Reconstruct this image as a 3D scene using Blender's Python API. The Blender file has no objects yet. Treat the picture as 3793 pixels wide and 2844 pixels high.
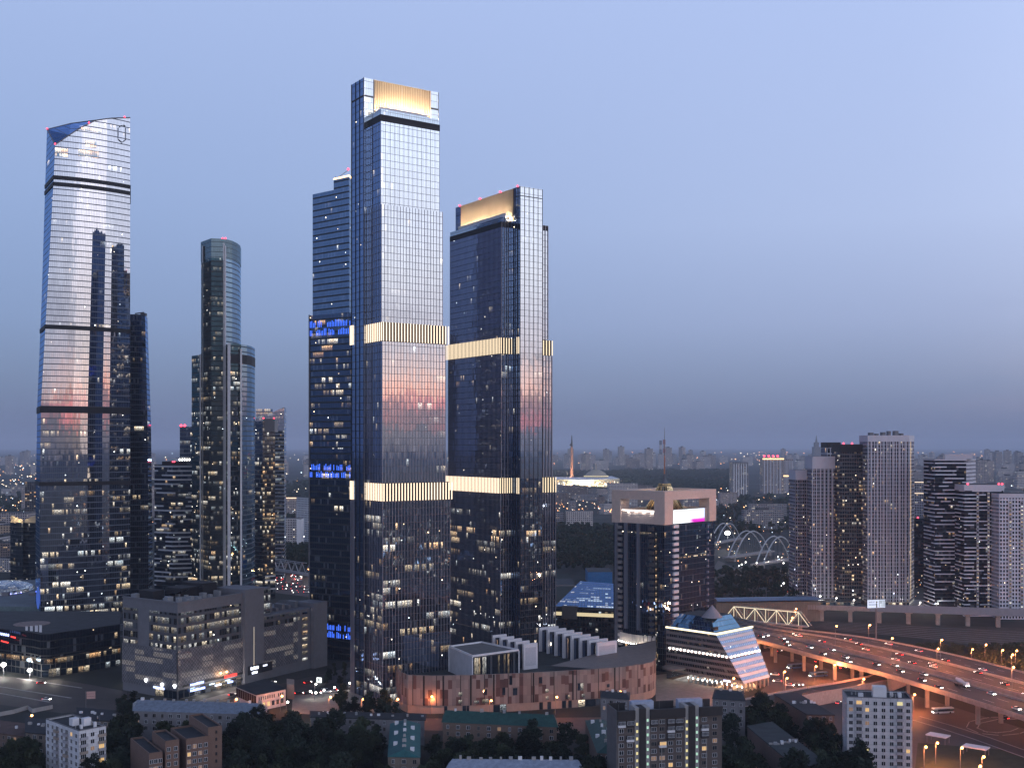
import bpy, math, random
from mathutils import Vector, Matrix
R = math.radians
random.seed(7)
SC = bpy.context.scene
COL = SC.collection
# ------------------------------------------------------------------ camera
F, CX, HY, H = 4200.0, 1896.5, 1650.0, 140.0      # focal length (px of the photo), principal column, eye level row, eye height
cam_d = bpy.data.cameras.new('camera'); cam = bpy.data.objects.new('camera', cam_d); COL.objects.link(cam)
cam.location = (0, 0, H); cam.rotation_euler = (R(90), 0, 0)
cam_d.sensor_width = 36.0; cam_d.lens = 36.0 * F / 3793.0
cam_d.shift_y = (HY - 1422.0) / 3793.0
cam_d.clip_start = 1.0; cam_d.clip_end = 80000.0
SC.camera = cam
SC.render.engine = 'CYCLES'
SC.cycles.use_denoising = True
SC.cycles.max_bounces = 6; SC.cycles.diffuse_bounces = 2; SC.cycles.glossy_bounces = 3
SC.cycles.transmission_bounces = 2; SC.cycles.volume_bounces = 0; SC.cycles.transparent_max_bounces = 4
SC.cycles.sample_clamp_indirect = 4.0; SC.cycles.caustics_reflective = False; SC.cycles.caustics_refractive = False
SC.view_settings.view_transform = 'Standard'; SC.view_settings.look = 'None'
SC.view_settings.exposure = 0.0; SC.view_settings.gamma = 1.0

# ------------------------------------------------------------------ node helper
class NT:
    def __init__(s, tree): s.t = tree; s.n = tree.nodes; s.l = tree.links
    def new(s, kind, **kw):
        n = s.n.new(kind)
        for k, v in kw.items(): setattr(n, k, v)
        return n
    def put(s, sock, val):
        if isinstance(val, bpy.types.NodeSocket): s.l.new(val, sock)
        elif val is not None: sock.default_value = val
    def m(s, op, a, b=None, c=None, clamp=False):
        n = s.new('ShaderNodeMath', operation=op, use_clamp=clamp)
        s.put(n.inputs[0], a); s.put(n.inputs[1], b)
        if c is not None: s.put(n.inputs[2], c)
        return n.outputs[0]
    def vm(s, op, a, b=None, sc=None):
        n = s.new('ShaderNodeVectorMath', operation=op)
        s.put(n.inputs[0], a)
        if b is not None: s.put(n.inputs[1], b)
        if sc is not None: s.put(n.inputs['Scale'], sc)
        return n.outputs[0] if op not in ('DOT_PRODUCT', 'LENGTH') else n.outputs['Value']
    def mix(s, f, a, b, blend='MIX'):
        n = s.new('ShaderNodeMix', data_type='RGBA', blend_type=blend)
        s.put(n.inputs[0], f); s.put(n.inputs[6], a if not isinstance(a, tuple) else (*a, 1)[:4]); s.put(n.inputs[7], b if not isinstance(b, tuple) else (*b, 1)[:4])
        return n.outputs[2]
    def comb(s, x, y, z=0.0):
        n = s.new('ShaderNodeCombineXYZ')
        s.put(n.inputs[0], x); s.put(n.inputs[1], y); s.put(n.inputs[2], z)
        return n.outputs[0]
    def sep(s, v):
        n = s.new('ShaderNodeSeparateXYZ'); s.put(n.inputs[0], v); return n.outputs
    def white(s, v):
        n = s.new('ShaderNodeTexWhiteNoise', noise_dimensions='3D'); s.put(n.inputs['Vector'], v); return n.outputs['Value'], n.outputs['Color']
    def noise(s, v, scale, detail=2.0, rough=0.5):
        n = s.new('ShaderNodeTexNoise'); s.put(n.inputs['Vector'], v)
        n.inputs['Scale'].default_value = scale; n.inputs['Detail'].default_value = detail; n.inputs['Roughness'].default_value = rough
        return n.outputs[0]
    def ramp(s, f, stops, interp='LINEAR'):
        n = s.new('ShaderNodeValToRGB'); s.put(n.inputs[0], f); cr = n.color_ramp; cr.interpolation = interp
        while len(cr.elements) < len(stops): cr.elements.new(0.5)
        for e, (p, c) in zip(cr.elements, stops): e.position = p; e.color = (*c, 1) if len(c) == 3 else c
        return n.outputs[0]
    def rng(s, v, a, b, c=0.0, d=1.0, smooth=False):
        n = s.new('ShaderNodeMapRange', interpolation_type='SMOOTHSTEP' if smooth else 'LINEAR')
        s.put(n.inputs[0], v); n.inputs[1].default_value = a; n.inputs[2].default_value = b; n.inputs[3].default_value = c; n.inputs[4].default_value = d
        return n.outputs[0]

# ------------------------------------------------------------------ dusk sky (direction only) and the last glow
SUN_AZ = math.atan2(0.75, -0.66)                    # clockwise from +Y: right of and behind the view
SUN_EL = R(2.0)
world = bpy.data.worlds.new('World'); SC.world = world; world.use_nodes = True
w = NT(world.node_tree); w.n.clear()
dirv = w.new('ShaderNodeTexCoord').outputs['Generated']
dx, dy, dz = w.sep(dirv)
elev = w.m('MULTIPLY', w.m('ARCSINE', w.m('MAXIMUM', w.m('MINIMUM', dz, 1.0), -1.0)), 57.29578)
hor = w.m('SQRT', w.m('ADD', w.m('MULTIPLY', dx, dx), w.m('MULTIPLY', dy, dy)))
hor = w.m('MAXIMUM', hor, 0.001)
glow = w.m('DIVIDE', w.m('ADD', w.m('MULTIPLY', dx, 0.75), w.m('MULTIPLY', dy, -0.66)), hor)
g = w.rng(glow, -0.42, 0.50, smooth=True)
lv = w.rng(glow, -1.0, -0.15, smooth=True)
cl = w.noise(w.vm('MULTIPLY', dirv, (2.2, 2.2, 26.0)), 1.6, 4.0, 0.55)
cl2 = w.noise(w.vm('MULTIPLY', dirv, (1.2, 1.2, 7.0)), 2.0, 4.0, 0.55)
ew = w.m('ADD', elev, w.m('MULTIPLY', w.m('SUBTRACT', cl, 0.5), 2.8))
cool = w.ramp(w.m('DIVIDE', elev, 60.0, clamp=True), [(0.0, (.135, .178, .325)), (.022, (.148, .198, .358)), (.05, (.178, .242, .425)), (.10, (.232, .315, .545)),
              (.20, (.30, .40, .66)), (.36, (.385, .49, .78)), (.48, (.28, .38, .66)), (.65, (.15, .22, .42)), (1.0, (.08, .12, .25))])
warm = w.ramp(w.m('DIVIDE', ew, 45.0, clamp=True), [(0.0, (.15, .19, .31)), (.020, (.24, .27, .42)), (.027, (1.0, .34, .42)), (.044, (2.5, .66, .74)), (.058, (2.8, 1.25, .92)), (.078, (1.9, 1.25, 1.15)),
              (.107, (1.4, 1.15, 1.22)), (.14, (1.32, 1.22, 1.36)), (.19, (1.55, 1.52, 1.65)), (.34, (1.66, 1.78, 2.1)), (.55, (1.5, 1.66, 2.1)), (.75, (.75, .9, 1.3)), (1.0, (.08, .12, .25))])
rear = w.ramp(w.m('DIVIDE', ew, 45.0, clamp=True), [(0.0, (.15, .19, .31)), (.026, (.40, .30, .36)), (.045, (1.55, .85, .78)), (.075, (1.25, 1.0, 1.0)), (.12, (1.05, 1.03, 1.16)), (.25, (1.15, 1.24, 1.5)), (.55, (1.1, 1.25, 1.65)), (.75, (.6, .75, 1.1)), (1.0, (.08, .12, .25))])
warm = w.mix(w.rng(w.m('DIVIDE', w.m('ADD', w.m('MULTIPLY', dx, .89), w.m('MULTIPLY', dy, -.46)), hor), .66, .93, smooth=True), rear, warm)
grey = w.ramp(w.m('DIVIDE', elev, 45.0, clamp=True), [(0.0, (.2, .22, .33)), (.08, (.42, .40, .5)), (.2, (.75, .76, .92)), (1.0, (.6, .7, 1.0))])
cmask = w.m('MULTIPLY', w.rng(cl2, .47, .60, 0, .8, True), w.rng(elev, 4.0, 12.0, 1.0, 0.15))
warm = w.mix(cmask, warm, grey)
lav = w.ramp(w.m('DIVIDE', elev, 60.0, clamp=True), [(0.0, (.150, .188, .330)), (.022, (.182, .228, .385)), (.05, (.250, .305, .490)), (.10, (.375, .440, .675)),
             (.18, (.48, .57, .84)), (.36, (.47, .58, .90)), (.48, (.30, .40, .68)), (.65, (.15, .22, .42)), (1.0, (.08, .12, .25))])
sky = w.mix(g, w.mix(lv, cool, lav), warm)
nish = w.new('ShaderNodeTexSky', sky_type='NISHITA', sun_disc=False, sun_elevation=SUN_EL, sun_rotation=SUN_AZ)
sky = w.mix(1.0, sky, w.mix(1.0, nish.outputs[0], (.012, .022, .040), 'MULTIPLY'), 'ADD')
sky = w.mix(w.rng(elev, -0.6, -0.1), (.03, .04, .07), sky)
bg = w.new('ShaderNodeBackground'); w.put(bg.inputs[0], sky); bg.inputs[1].default_value = 1.0
w.l.new(bg.outputs[0], w.new('ShaderNodeOutputWorld').inputs[0])
sd = bpy.data.lights.new('sun', 'SUN'); sd.energy = 0.12; sd.angle = R(25); sd.color = (1, .82, .74); sd.specular_factor = 0.0
sun = bpy.data.objects.new('sun', sd); COL.objects.link(sun); sun.location = (400, -400, 500)
sdir = Vector((0.75, -0.66, math.tan(R(12)))).normalized()
sun.rotation_euler = sdir.to_track_quat('Z', 'Y').to_euler()

# ------------------------------------------------------------------ geometry helpers
def P(px, Y, z=0.0): return Vector(((px - CX) / F * Y, Y, z))
def Zat(py, Y): return H + (HY - py) / F * Y
def G(px, py, z=0.0): return P(px, F * (H - z) / (py - HY), z)          # the point of height z seen at a pixel
def uvdir(deg): a = R(deg); return Vector((math.cos(a), math.sin(a), 0)), Vector((-math.sin(a), math.cos(a), 0))
def along(C, d, px):                                                        # distance from C along d up to a picture column
    t = (px - CX) / F
    return (t * C.y - C.x) / (d.x - t * d.y)
def up(v, z): return Vector((v.x, v.y, z))

class MB:
    def __init__(s): s.v = []; s.f = []; s.m = []; s.uv = []
    def poly(s, pts, m=0, uv=None):
        i = len(s.v); s.v += [tuple(p) for p in pts]; s.f.append(tuple(range(i, i + len(pts)))); s.m.append(m)
        s.uv.append(uv if uv else [(p[0] * .1 + p[1] * .07, p[2] * .1 + p[1] * .05) for p in pts])
        return s
    def wall(s, p0, p1, z0, z1, pw=1.5, fh=4.0, m=0, u0=0.0):
        L = (Vector((p1[0], p1[1])) - Vector((p0[0], p0[1]))).length
        a, b = u0, u0 + max(1.0, round(L / pw)) if pw else u0 + 1
        s.poly([(p0[0], p0[1], z0), (p1[0], p1[1], z0), (p1[0], p1[1], z1), (p0[0], p0[1], z1)], m,
               [(a, z0 / fh), (b, z0 / fh), (b, z1 / fh), (a, z1 / fh)])
        return b
    def prism(s, pts, z0, z1, m=0, mt=None, pw=1.5, fh=4.0, top=True, seed=None, bottom=False):
        u = float(random.randint(0, 400)) if seed is None else seed
        n = len(pts)
        for i in range(n):
            u = s.wall(pts[i], pts[(i + 1) % n], z0, z1, pw, fh, m, u) + 7
        if top: s.poly([(p[0], p[1], z1) for p in pts], m if mt is None else mt)
        if bottom: s.poly([(p[0], p[1], z0) for p in reversed(pts)], m if mt is None else mt)
        return s
    def obox(s, o, u, v, a0, a1, b0, b1, z0, z1, m=0, bottom=True):
        c = [o + u * a0 + v * b0, o + u * a1 + v * b0, o + u * a1 + v * b1, o + u * a0 + v * b1]
        lo = [(p.x, p.y, z0) for p in c]; hi = [(p.x, p.y, z1) for p in c]
        for i in range(4): j = (i + 1) % 4; s.poly([lo[i], lo[j], hi[j], hi[i]], m)
        s.poly(hi, m)
        if bottom: s.poly(lo[::-1], m)
        return s
    def box(s, x0, x1, y0, y1, z0, z1, m=0): return s.obox(Vector((0, 0, 0)), Vector((1, 0, 0)), Vector((0, 1, 0)), x0, x1, y0, y1, z0, z1, m)
    def bar(s, a, b, r, m=0, n=6, r2=None):
        a = Vector(a); b = Vector(b); d = (b - a).normalized(); r2 = r if r2 is None else r2
        x = d.orthogonal().normalized(); y = d.cross(x)
        A = [a + (x * math.cos(t) + y * math.sin(t)) * r for t in (i * 2 * math.pi / n for i in range(n))]
        B = [b + (x * math.cos(t) + y * math.sin(t)) * r2 for t in (i * 2 * math.pi / n for i in range(n))]
        for i in range(n): j = (i + 1) % n; s.poly([A[i], A[j], B[j], B[i]], m)
        s.poly(A[::-1], m); s.poly(B, m)
        return s
    def lathe(s, c, prof, n=16, m=0):
        c = Vector(c)
        rings = [[c + Vector((r * math.cos(i * 2 * math.pi / n), r * math.sin(i * 2 * math.pi / n), z)) for i in range(n)] for r, z in prof]
        for k in range(len(rings) - 1):
            for i in range(n):
                j = (i + 1) % n
                s.poly([rings[k][i], rings[k][j], rings[k + 1][j], rings[k + 1][i]], m, [(i, k), (i + 1, k), (i + 1, k + 1), (i, k + 1)])
        s.poly(rings[0][::-1], m); s.poly(rings[-1], m)
        return s
    def build(s, name, mats, parent=None, smooth=False, local=False):
        if not isinstance(mats, (list, tuple)): mats = [mats]
        off = Vector((0, 0, 0))
        if parent is not None and not local:
            q = parent
            while q is not None: off += q.location; q = q.parent
        me = bpy.data.meshes.new(name)
        me.from_pydata([(p[0] - off.x, p[1] - off.y, p[2] - off.z) for p in s.v], [], s.f)
        for mt in mats: me.materials.append(mt)
        me.polygons.foreach_set('material_index', s.m)
        ul = me.uv_layers.new(name='UVMap')
        ul.data.foreach_set('uv', [c for uv in s.uv for q in uv for c in q])
        if smooth: me.polygons.foreach_set('use_smooth', [True] * len(s.f))
        me.update()
        o = bpy.data.objects.new(name, me); COL.objects.link(o)
        if parent is not None: o.parent = parent
        return o

def tag(o, label=None, cat=None, group=None, kind=None):
    if label: o['label'] = label
    if cat: o['category'] = cat
    if group: o['group'] = group
    if kind: o['kind'] = kind
    return o
def thing(name, label, cat, loc=(0, 0, 0), group=None):
    o = bpy.data.objects.new(name, None); COL.objects.link(o); o.location = loc; o.empty_display_size = 1
    return tag(o, label, cat, group)
def copy_tree(o, parent=None):
    c = o.copy(); COL.objects.link(c); c.parent = parent
    for ch in KIDS.get(o.name, list(o.children)): copy_tree(ch, c)
    return c
KIDS = {}

# ------------------------------------------------------------------ materials
def mat(name, col, rough=0.7, metal=0.0, spec=0.3, emit=None, es=0.0, var=0.0, scale=0.3, bump=0.0):
    m = bpy.data.materials.new(name); m.use_nodes = True; t = NT(m.node_tree); b = t.n['Principled BSDF']
    b.inputs['Base Color'].default_value = (*col, 1); b.inputs['Roughness'].default_value = rough; b.inputs['Metallic'].default_value = metal
    b.inputs['Specular IOR Level'].default_value = spec
    if emit: b.inputs['Emission Color'].default_value = (*emit, 1); b.inputs['Emission Strength'].default_value = es
    if var > 0:
        ob = t.new('ShaderNodeTexCoord').outputs['Object']
        nz = t.noise(ob, scale, 5.0, 0.6)
        nz2 = t.noise(t.vm('MULTIPLY', ob, (1, 1, .15)), scale * 5, 3.0, 0.6)
        f = t.m('ADD', t.m('MULTIPLY', nz, .7), t.m('MULTIPLY', nz2, .3))
        t.put(b.inputs['Base Color'], t.mix(t.rng(f, .3, .7), tuple(c * (1 - var) for c in col), tuple(min(1, c * (1 + var)) for c in col)))
    return m
def facade(name, wall=(.05, .05, .055), win=(.06, .94, .10, .96), tint=(.45, .70, 1.0), refl=.42, base=(.006, .009, .015), rough=.03, lit=.05, run=.12, runlen=7.0,
           strength=1.6, warm=.5, zlo=0.0, zhi=1e6, lithi=1.0, wob=.006, wallrough=.5, wallmetal=0.0, stripe=0.0, mull=.0, blinds=.06, dens=.72, dots=.016, pwm=1.5, fhm=3.9):
    """curtain wall or window grid: UV counts panes (u) and storeys (v)"""
    m = bpy.data.materials.new(name); m.use_nodes = True; t = NT(m.node_tree); t.n.clear()
    uv = t.new('ShaderNodeUVMap').outputs[0]; x, y, _ = t.sep(uv)
    cxn, cyn = t.m('FLOOR', x), t.m('FLOOR', y); fx, fy = t.m('SUBTRACT', x, cxn), t.m('SUBTRACT', y, cyn)
    sd_ = random.random() * 90
    cell, cellc = t.white(t.comb(cxn, cyn, sd_))
    cellb, _ = t.white(t.comb(cxn, cyn, sd_ + 3.3))
    rowr, _ = t.white(t.comb(0.0, cyn, sd_ + 7.7))
    gx = t.m('FLOOR', t.m('ADD', t.m('DIVIDE', cxn, runlen), t.m('MULTIPLY', rowr, 9.0)))
    runr, runc = t.white(t.comb(gx, cyn, sd_ + 11.1))
    runb, _ = t.white(t.comb(gx, cyn, sd_ + 17.1))
    # window rectangle
    inx = t.m('MULTIPLY', t.m('GREATER_THAN', fx, win[0]), t.m('LESS_THAN', fx, win[1]))
    iny = t.m('MULTIPLY', t.m('GREATER_THAN', fy, win[2]), t.m('LESS_THAN', fy, win[3]))
    inside = t.m('MULTIPLY', inx, iny)
    if stripe > 0:                                                     # pale spandrel strips of irregular length
        sr, _ = t.white(t.comb(t.m('FLOOR', t.m('DIVIDE', t.m('ADD', cxn, t.m('MULTIPLY', rowr, 13.0)), 5.0)), cyn, sd_ + 23.0))
        solid = t.m('LESS_THAN', sr, stripe)
        wallc = t.mix(solid, (.02, .022, .028), wall)
    else:
        wallc = wall
    if mull > 0:
        inside = t.m('MULTIPLY', inside, t.m('GREATER_THAN', t.m('ABSOLUTE', t.m('SUBTRACT', fx, .5)), mull))
    z = t.sep(t.new('ShaderNodeNewGeometry').outputs['Position'])[2]
    hf = t.rng(z, zlo, zhi, 1.0, lithi)
    l_run = t.m('MULTIPLY', t.m('LESS_THAN', runr, t.m('MULTIPLY', hf, run)), t.m('LESS_THAN', cell, dens))
    l_one = t.m('LESS_THAN', cellb, t.m('MULTIPLY', hf, lit))
    on = t.m('MAXIMUM', l_run, l_one)
    amp = t.m('ADD', t.m('MULTIPLY', t.m('MULTIPLY', runb, t.m('MULTIPLY', runb, runb)), 1.1), t.m('MULTIPLY', cell, .45))
    furn = t.noise(t.vm('MULTIPLY', uv, (2.2, 4.0, 1.0)), 1.3, 3.0, .7)
    furn = t.rng(furn, .40, .60, .0, 1.2)
    ceil = t.rng(fy, win[2] + .18, win[3], .18, 1.35)  # ceiling light painted in: emission rises towards the pane top
    es = t.m('MULTIPLY', t.m('MULTIPLY', on, inside), t.m('MULTIPLY', t.m('MULTIPLY', amp, furn), ceil))
    hue = t.m('ADD', t.m('MULTIPLY', t.sep(runc)[1], .7), t.m('MULTIPLY', t.sep(cellc)[2], .3))
    warmc = t.ramp(t.m('ADD', hue, (warm - .5)), [(0.0, (.75, .9, 1.0)), (.3, (1.0, .95, .85)), (.6, (1.0, .80, .52)), (1.0, (1.0, .55, .24))])
    em = t.new('ShaderNodeEmission'); t.put(em.inputs[0], warmc); 
    ccx, ccy, ccz = t.sep(cellc)
    ddx = t.m('MULTIPLY', t.m('SUBTRACT', fx, t.m('ADD', t.m('MULTIPLY', ccx, .5), .25)), pwm); ddy = t.m('MULTIPLY', t.m('SUBTRACT', fy, t.m('ADD', t.m('MULTIPLY', ccy, .35), .45)), fhm)
    dot = t.m('LESS_THAN', t.m('ADD', t.m('MULTIPLY', ddx, ddx), t.m('MULTIPLY', ddy, ddy)), .10)
    dot = t.m('MULTIPLY', t.m('MULTIPLY', dot, inside), t.m('LESS_THAN', ccz, t.m('MULTIPLY', hf, dots)))
    t.put(em.inputs[1], t.m('ADD', t.m('MULTIPLY', es, strength), t.m('MULTIPLY', dot, t.m('MULTIPLY', t.m('POWER', cell, 2.5), 9.0))))
    # reflecting pane, each set a hair out of true
    geo = t.new('ShaderNodeNewGeometry').outputs['Normal']
    soft = t.new('ShaderNodeTexNoise'); t.put(soft.inputs['Vector'], t.vm('MULTIPLY', uv, (.9, .35, 1.0))); soft.inputs['Scale'].default_value = 1.0; soft.inputs['Detail'].default_value = 2.0
    n1 = t.vm('SCALE', t.vm('SUBTRACT', cellc, (.5, .5, .5)), sc=wob)
    n2 = t.vm('SCALE', t.vm('SUBTRACT', soft.outputs['Color'], (.5, .5, .5)), sc=wob * 1.6)
    nn = t.vm('NORMALIZE', t.vm('ADD', geo, t.vm('ADD', n1, n2)))
    gl = t.new('ShaderNodeBsdfGlossy'); gl.inputs['Roughness'].default_value = rough; t.put(gl.inputs['Normal'], nn)
    bl = t.m('LESS_THAN', t.sep(cellc)[0], blinds)
    t.put(gl.inputs[0], t.mix(t.m('MULTIPLY', cell, .22), tint, tuple(c * .55 for c in tint)))
    di = t.new('ShaderNodeBsdfDiffuse'); t.put(di.inputs[0], t.mix(t.m('MULTIPLY', bl, .8), base, (.10, .11, .13)))
    fr = t.new('ShaderNodeFresnel'); fr.inputs[0].default_value = 1.5
    fac = t.m('ADD', refl, t.m('MULTIPLY', fr.outputs[0], 1.0 - refl), clamp=True)
    ms = t.new('ShaderNodeMixShader'); t.put(ms.inputs[0], fac); t.l.new(di.outputs[0], ms.inputs[1]); t.l.new(gl.outputs[0], ms.inputs[2])
    ad = t.new('ShaderNodeAddShader'); t.l.new(ms.outputs[0], ad.inputs[0]); t.l.new(em.outputs[0], ad.inputs[1])
    wb = t.new('ShaderNodeBsdfPrincipled'); wb.inputs['Roughness'].default_value = wallrough; wb.inputs['Metallic'].default_value = wallmetal; wb.inputs['Specular IOR Level'].default_value = .3
    wn = t.noise(t.new('ShaderNodeTexCoord').outputs['Object'], .12, 4.0, .6)
    t.put(wb.inputs['Base Color'], t.mix(1.0, wallc, t.mix(wn, (.72, .72, .72), (1.15, 1.15, 1.15)), 'MULTIPLY'))
    fs = t.new('ShaderNodeMixShader'); t.put(fs.inputs[0], inside); t.l.new(wb.outputs[0], fs.inputs[1]); t.l.new(ad.outputs[0], fs.inputs[2])
    t.l.new(fs.outputs[0], t.new('ShaderNodeOutputMaterial').inputs[0])
    return m
def glowmat(name, col, s):
    m = bpy.data.materials.new(name); m.use_nodes = True; t = NT(m.node_tree); t.n.clear()
    e = t.new('ShaderNodeEmission'); e.inputs[0].default_value = (*col, 1); e.inputs[1].default_value = s
    t.l.new(e.outputs[0], t.new('ShaderNodeOutputMaterial').inputs[0]); return m
def pt_light(parent, p, energy, col, r=.5, kind='POINT', name='bulb'):
    d = bpy.data.lights.new(name, kind); d.energy = energy; d.color = col
    if kind != 'AREA': d.shadow_soft_size = r
    o = bpy.data.objects.new(name, d); COL.objects.link(o); o.parent = parent
    o.location = Vector(p) - (parent.location if parent else Vector((0, 0, 0))); return o

M_fin = mat('pale anodised fin', (.30, .30, .36), .38, .6)
M_dkmetal = mat('dark metal', (.022, .022, .027), .6, .1, .2)
M_roof = mat('roof membrane', (.045, .048, .055), .9, var=.35, scale=.15)
M_bitum = mat('bitumen roof', (.028, .030, .036), .85, var=.4, scale=.12)
M_light_warm = glowmat('warm lamp strip', (1.0, .78, .57), 2.1)
M_light_yel = glowmat('yellow lamp strip', (1.0, .79, .54), 1.5)
M_gold = mat('bronze slat', (.50, .38, .27), .6, 0.0)
M_red = glowmat('red warning lamp', (1.0, .05, .09), 6.0)
M_white_l = glowmat('white lamp', (1.0, .95, .85), 14.0)
M_sod = glowmat('sodium lamp', (1.0, .42, .12), 16.0)
M_blue_l = glowmat('blue lamp strip', (.06, .18, 1.0), 1.7)
M_white = mat('white paint', (.62, .62, .66), .6, var=.12, scale=.2)
M_conc = mat('concrete', (.30, .29, .29), .85, var=.22, scale=.2)
M_asph = mat('asphalt', (.046, .042, .042), .75, var=.3, scale=.05)
M_grey = mat('grey metal', (.16, .16, .18), .5, .3)
# ------------------------------------------------------------------ ground sheet
def ground_mat():
    m = bpy.data.materials.new('city ground'); m.use_nodes = True; t = NT(m.node_tree); b = t.n['Principled BSDF']
    ob = t.new('ShaderNodeTexCoord').outputs['Object']
    a = t.noise(ob, .012, 6.0, .6); c = t.noise(ob, .0016, 4.0, .55); d = t.noise(ob, .09, 4.0, .6)
    col = t.ramp(a, [(.30, (.018, .022, .016)), (.46, (.030, .032, .028)), (.54, (.055, .054, .054)), (.70, (.075, .072, .07))])
    col = t.mix(t.rng(c, .42, .60), col, (.020, .028, .020)); col = t.mix(t.m('MULTIPLY', d, .5), col, (.03, .03, .032))
    t.put(b.inputs['Base Color'], col); b.inputs['Roughness'].default_value = .9; b.inputs['Specular IOR Level'].default_value = .2
    return m
gm = MB().poly([(-30000, -3000, 0), (30000, -3000, 0), (30000, 45000, 0), (-30000, 45000, 0)])
tag(gm.build('ground', ground_mat()), 'dark city ground reaching the horizon', kind='structure')

# ------------------------------------------------------------------ the two finned glass towers
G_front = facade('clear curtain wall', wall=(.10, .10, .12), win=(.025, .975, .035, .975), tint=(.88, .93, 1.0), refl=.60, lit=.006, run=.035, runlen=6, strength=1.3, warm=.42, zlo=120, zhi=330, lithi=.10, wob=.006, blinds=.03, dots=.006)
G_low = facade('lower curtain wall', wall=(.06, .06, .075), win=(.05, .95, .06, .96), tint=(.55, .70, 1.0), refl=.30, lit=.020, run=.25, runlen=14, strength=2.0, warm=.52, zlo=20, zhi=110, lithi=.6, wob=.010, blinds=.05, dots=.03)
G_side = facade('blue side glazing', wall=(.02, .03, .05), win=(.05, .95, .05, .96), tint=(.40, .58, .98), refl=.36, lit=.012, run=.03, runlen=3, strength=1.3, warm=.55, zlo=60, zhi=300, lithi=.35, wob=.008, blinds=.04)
M_glassrail = facade('glass parapet', wall=(.3, .33, .4), win=(.08, .92, .02, .94), tint=(.8, .9, 1.0), refl=.5, lit=0, run=0, wob=.02)

def fins(mb, p0, p1, z0, z1, step, depth, wide, m):
    d = Vector((p1.x - p0.x, p1.y - p0.y, 0)); L = d.length; d.normalize(); n = Vector((d.y, -d.x, 0))
    k = max(1, round(L / step))
    for i in range(k + 1):
        s = i * L / k
        mb.obox(p0, d, n, s - wide / 2, s + wide / 2, 0.02, depth, z0, z1, m)
def light_fins(root, p0, p1, z0, z1, step, mat_, wide=.52, depth=1.0, ends=(0, 0)):
    d = Vector((p1.x - p0.x, p1.y - p0.y, 0)); L = d.length; d.normalize(); n = Vector((d.y, -d.x, 0))
    k = max(1, round((L - ends[0] - ends[1]) / step))
    for i in range(k + 1):
        s = ends[0] + i * (L - ends[0] - ends[1]) / k
        o = p0 + d * s
        MB().obox(o, d, n, -wide / 2, wide / 2, depth - .35, depth, z0, z1, 0).build('light_fin', mat_, root)
def warning(root, p, r=.65):
    MB().lathe((p[0], p[1], p[2]), [(r * .5, 0), (r, r * .5), (r, r * 1.2), (r * .4, r * 1.8)], 8).build('warning_light', M_red, root)

def finned_tower(root, C, u, v, L, B, ztop, face, cornice):
    pass

u34, v34 = uvdir(34)
TA = thing('skyscraper', 'tallest glass skyscraper, with a lit gold slatted crown and two glowing bands of light fins', 'skyscraper', P(1430, 650))
C1 = P(1348, 632)
bk = [C1, C1 + u34 * 48, C1 + u34 * 48 + v34 * 15.5, C1 + v34 * 15.5]
mb = MB()
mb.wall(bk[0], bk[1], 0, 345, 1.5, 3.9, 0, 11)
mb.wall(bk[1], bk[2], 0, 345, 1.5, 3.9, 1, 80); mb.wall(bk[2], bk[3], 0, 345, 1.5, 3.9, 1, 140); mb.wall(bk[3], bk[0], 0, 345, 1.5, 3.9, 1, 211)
mb.poly([up(p, 343) for p in bk], 2)
fins(mb, bk[0], bk[1], 0, 345, 6.0, .3, .22, 3); fins(mb, bk[3], bk[0], 0, 345, 5.2, .3, .22, 4)
for zz in [345 - 10.5]:
    mb.obox(C1, u34, v34, -.12, 48.1, -.12, 15.6, zz, zz + .7, 4)
mb.build('rear_slab', [G_front, G_side, M_roof, M_fin, M_dkmetal], TA)
segs = [(0, 109.5, 17.6, 42.6), (119.5, 197, 17.0, 40.0), (207.5, 272, 16.2, 38.6), (272, 321, 15.4, 37.0)]
def slab_seg(root, C, ax, out, z0, z1, d, L, gfront, gside, finstep, fw=.18, fd=.26, pw=1.5, ext0=0.0):
    """slab in front of a wall: ax runs along the wall, out points to the viewer"""
    a = C + ax * (-ext0) + out * d; b = C + ax * L + out * d; c = C + ax * L; e = C + ax * (-ext0)
    q = MB()
    q.wall(a, b, z0, z1, pw, 3.9, 0, random.randint(0, 300)); q.wall(b, c, z0, z1, pw, 3.9, 1, random.randint(0, 300)); q.wall(e, a, z0, z1, pw, 3.9, 1, random.randint(0, 300))
    q.poly([(p.x, p.y, z1) for p in (a, b, c, e)], 2)
    if finstep:
        fins(q, a, b, z0, z1, finstep, fd, fw, 3); fins(q, e, a, z0, z1, finstep, fd, fw, 3); fins(q, b, c, z0, z1, finstep, fd, fw, 3)
    q.build('curtain_wall', [gfront, gside, M_roof, M_fin], root)
    return a, b, c, e
C2 = C1 + u34 * 2.6
for z0, z1, d, L in segs:
    low = z1 < 111
    a, b, c, e = slab_seg(TA, C2, u34, -v34, z0, z1, d, L, G_low if low else G_front, G_low if low else G_side, 1.95 if z1 < 300 else 2.9, .17 if z1 < 300 else .12, .24 if z1 < 300 else .15)
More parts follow.
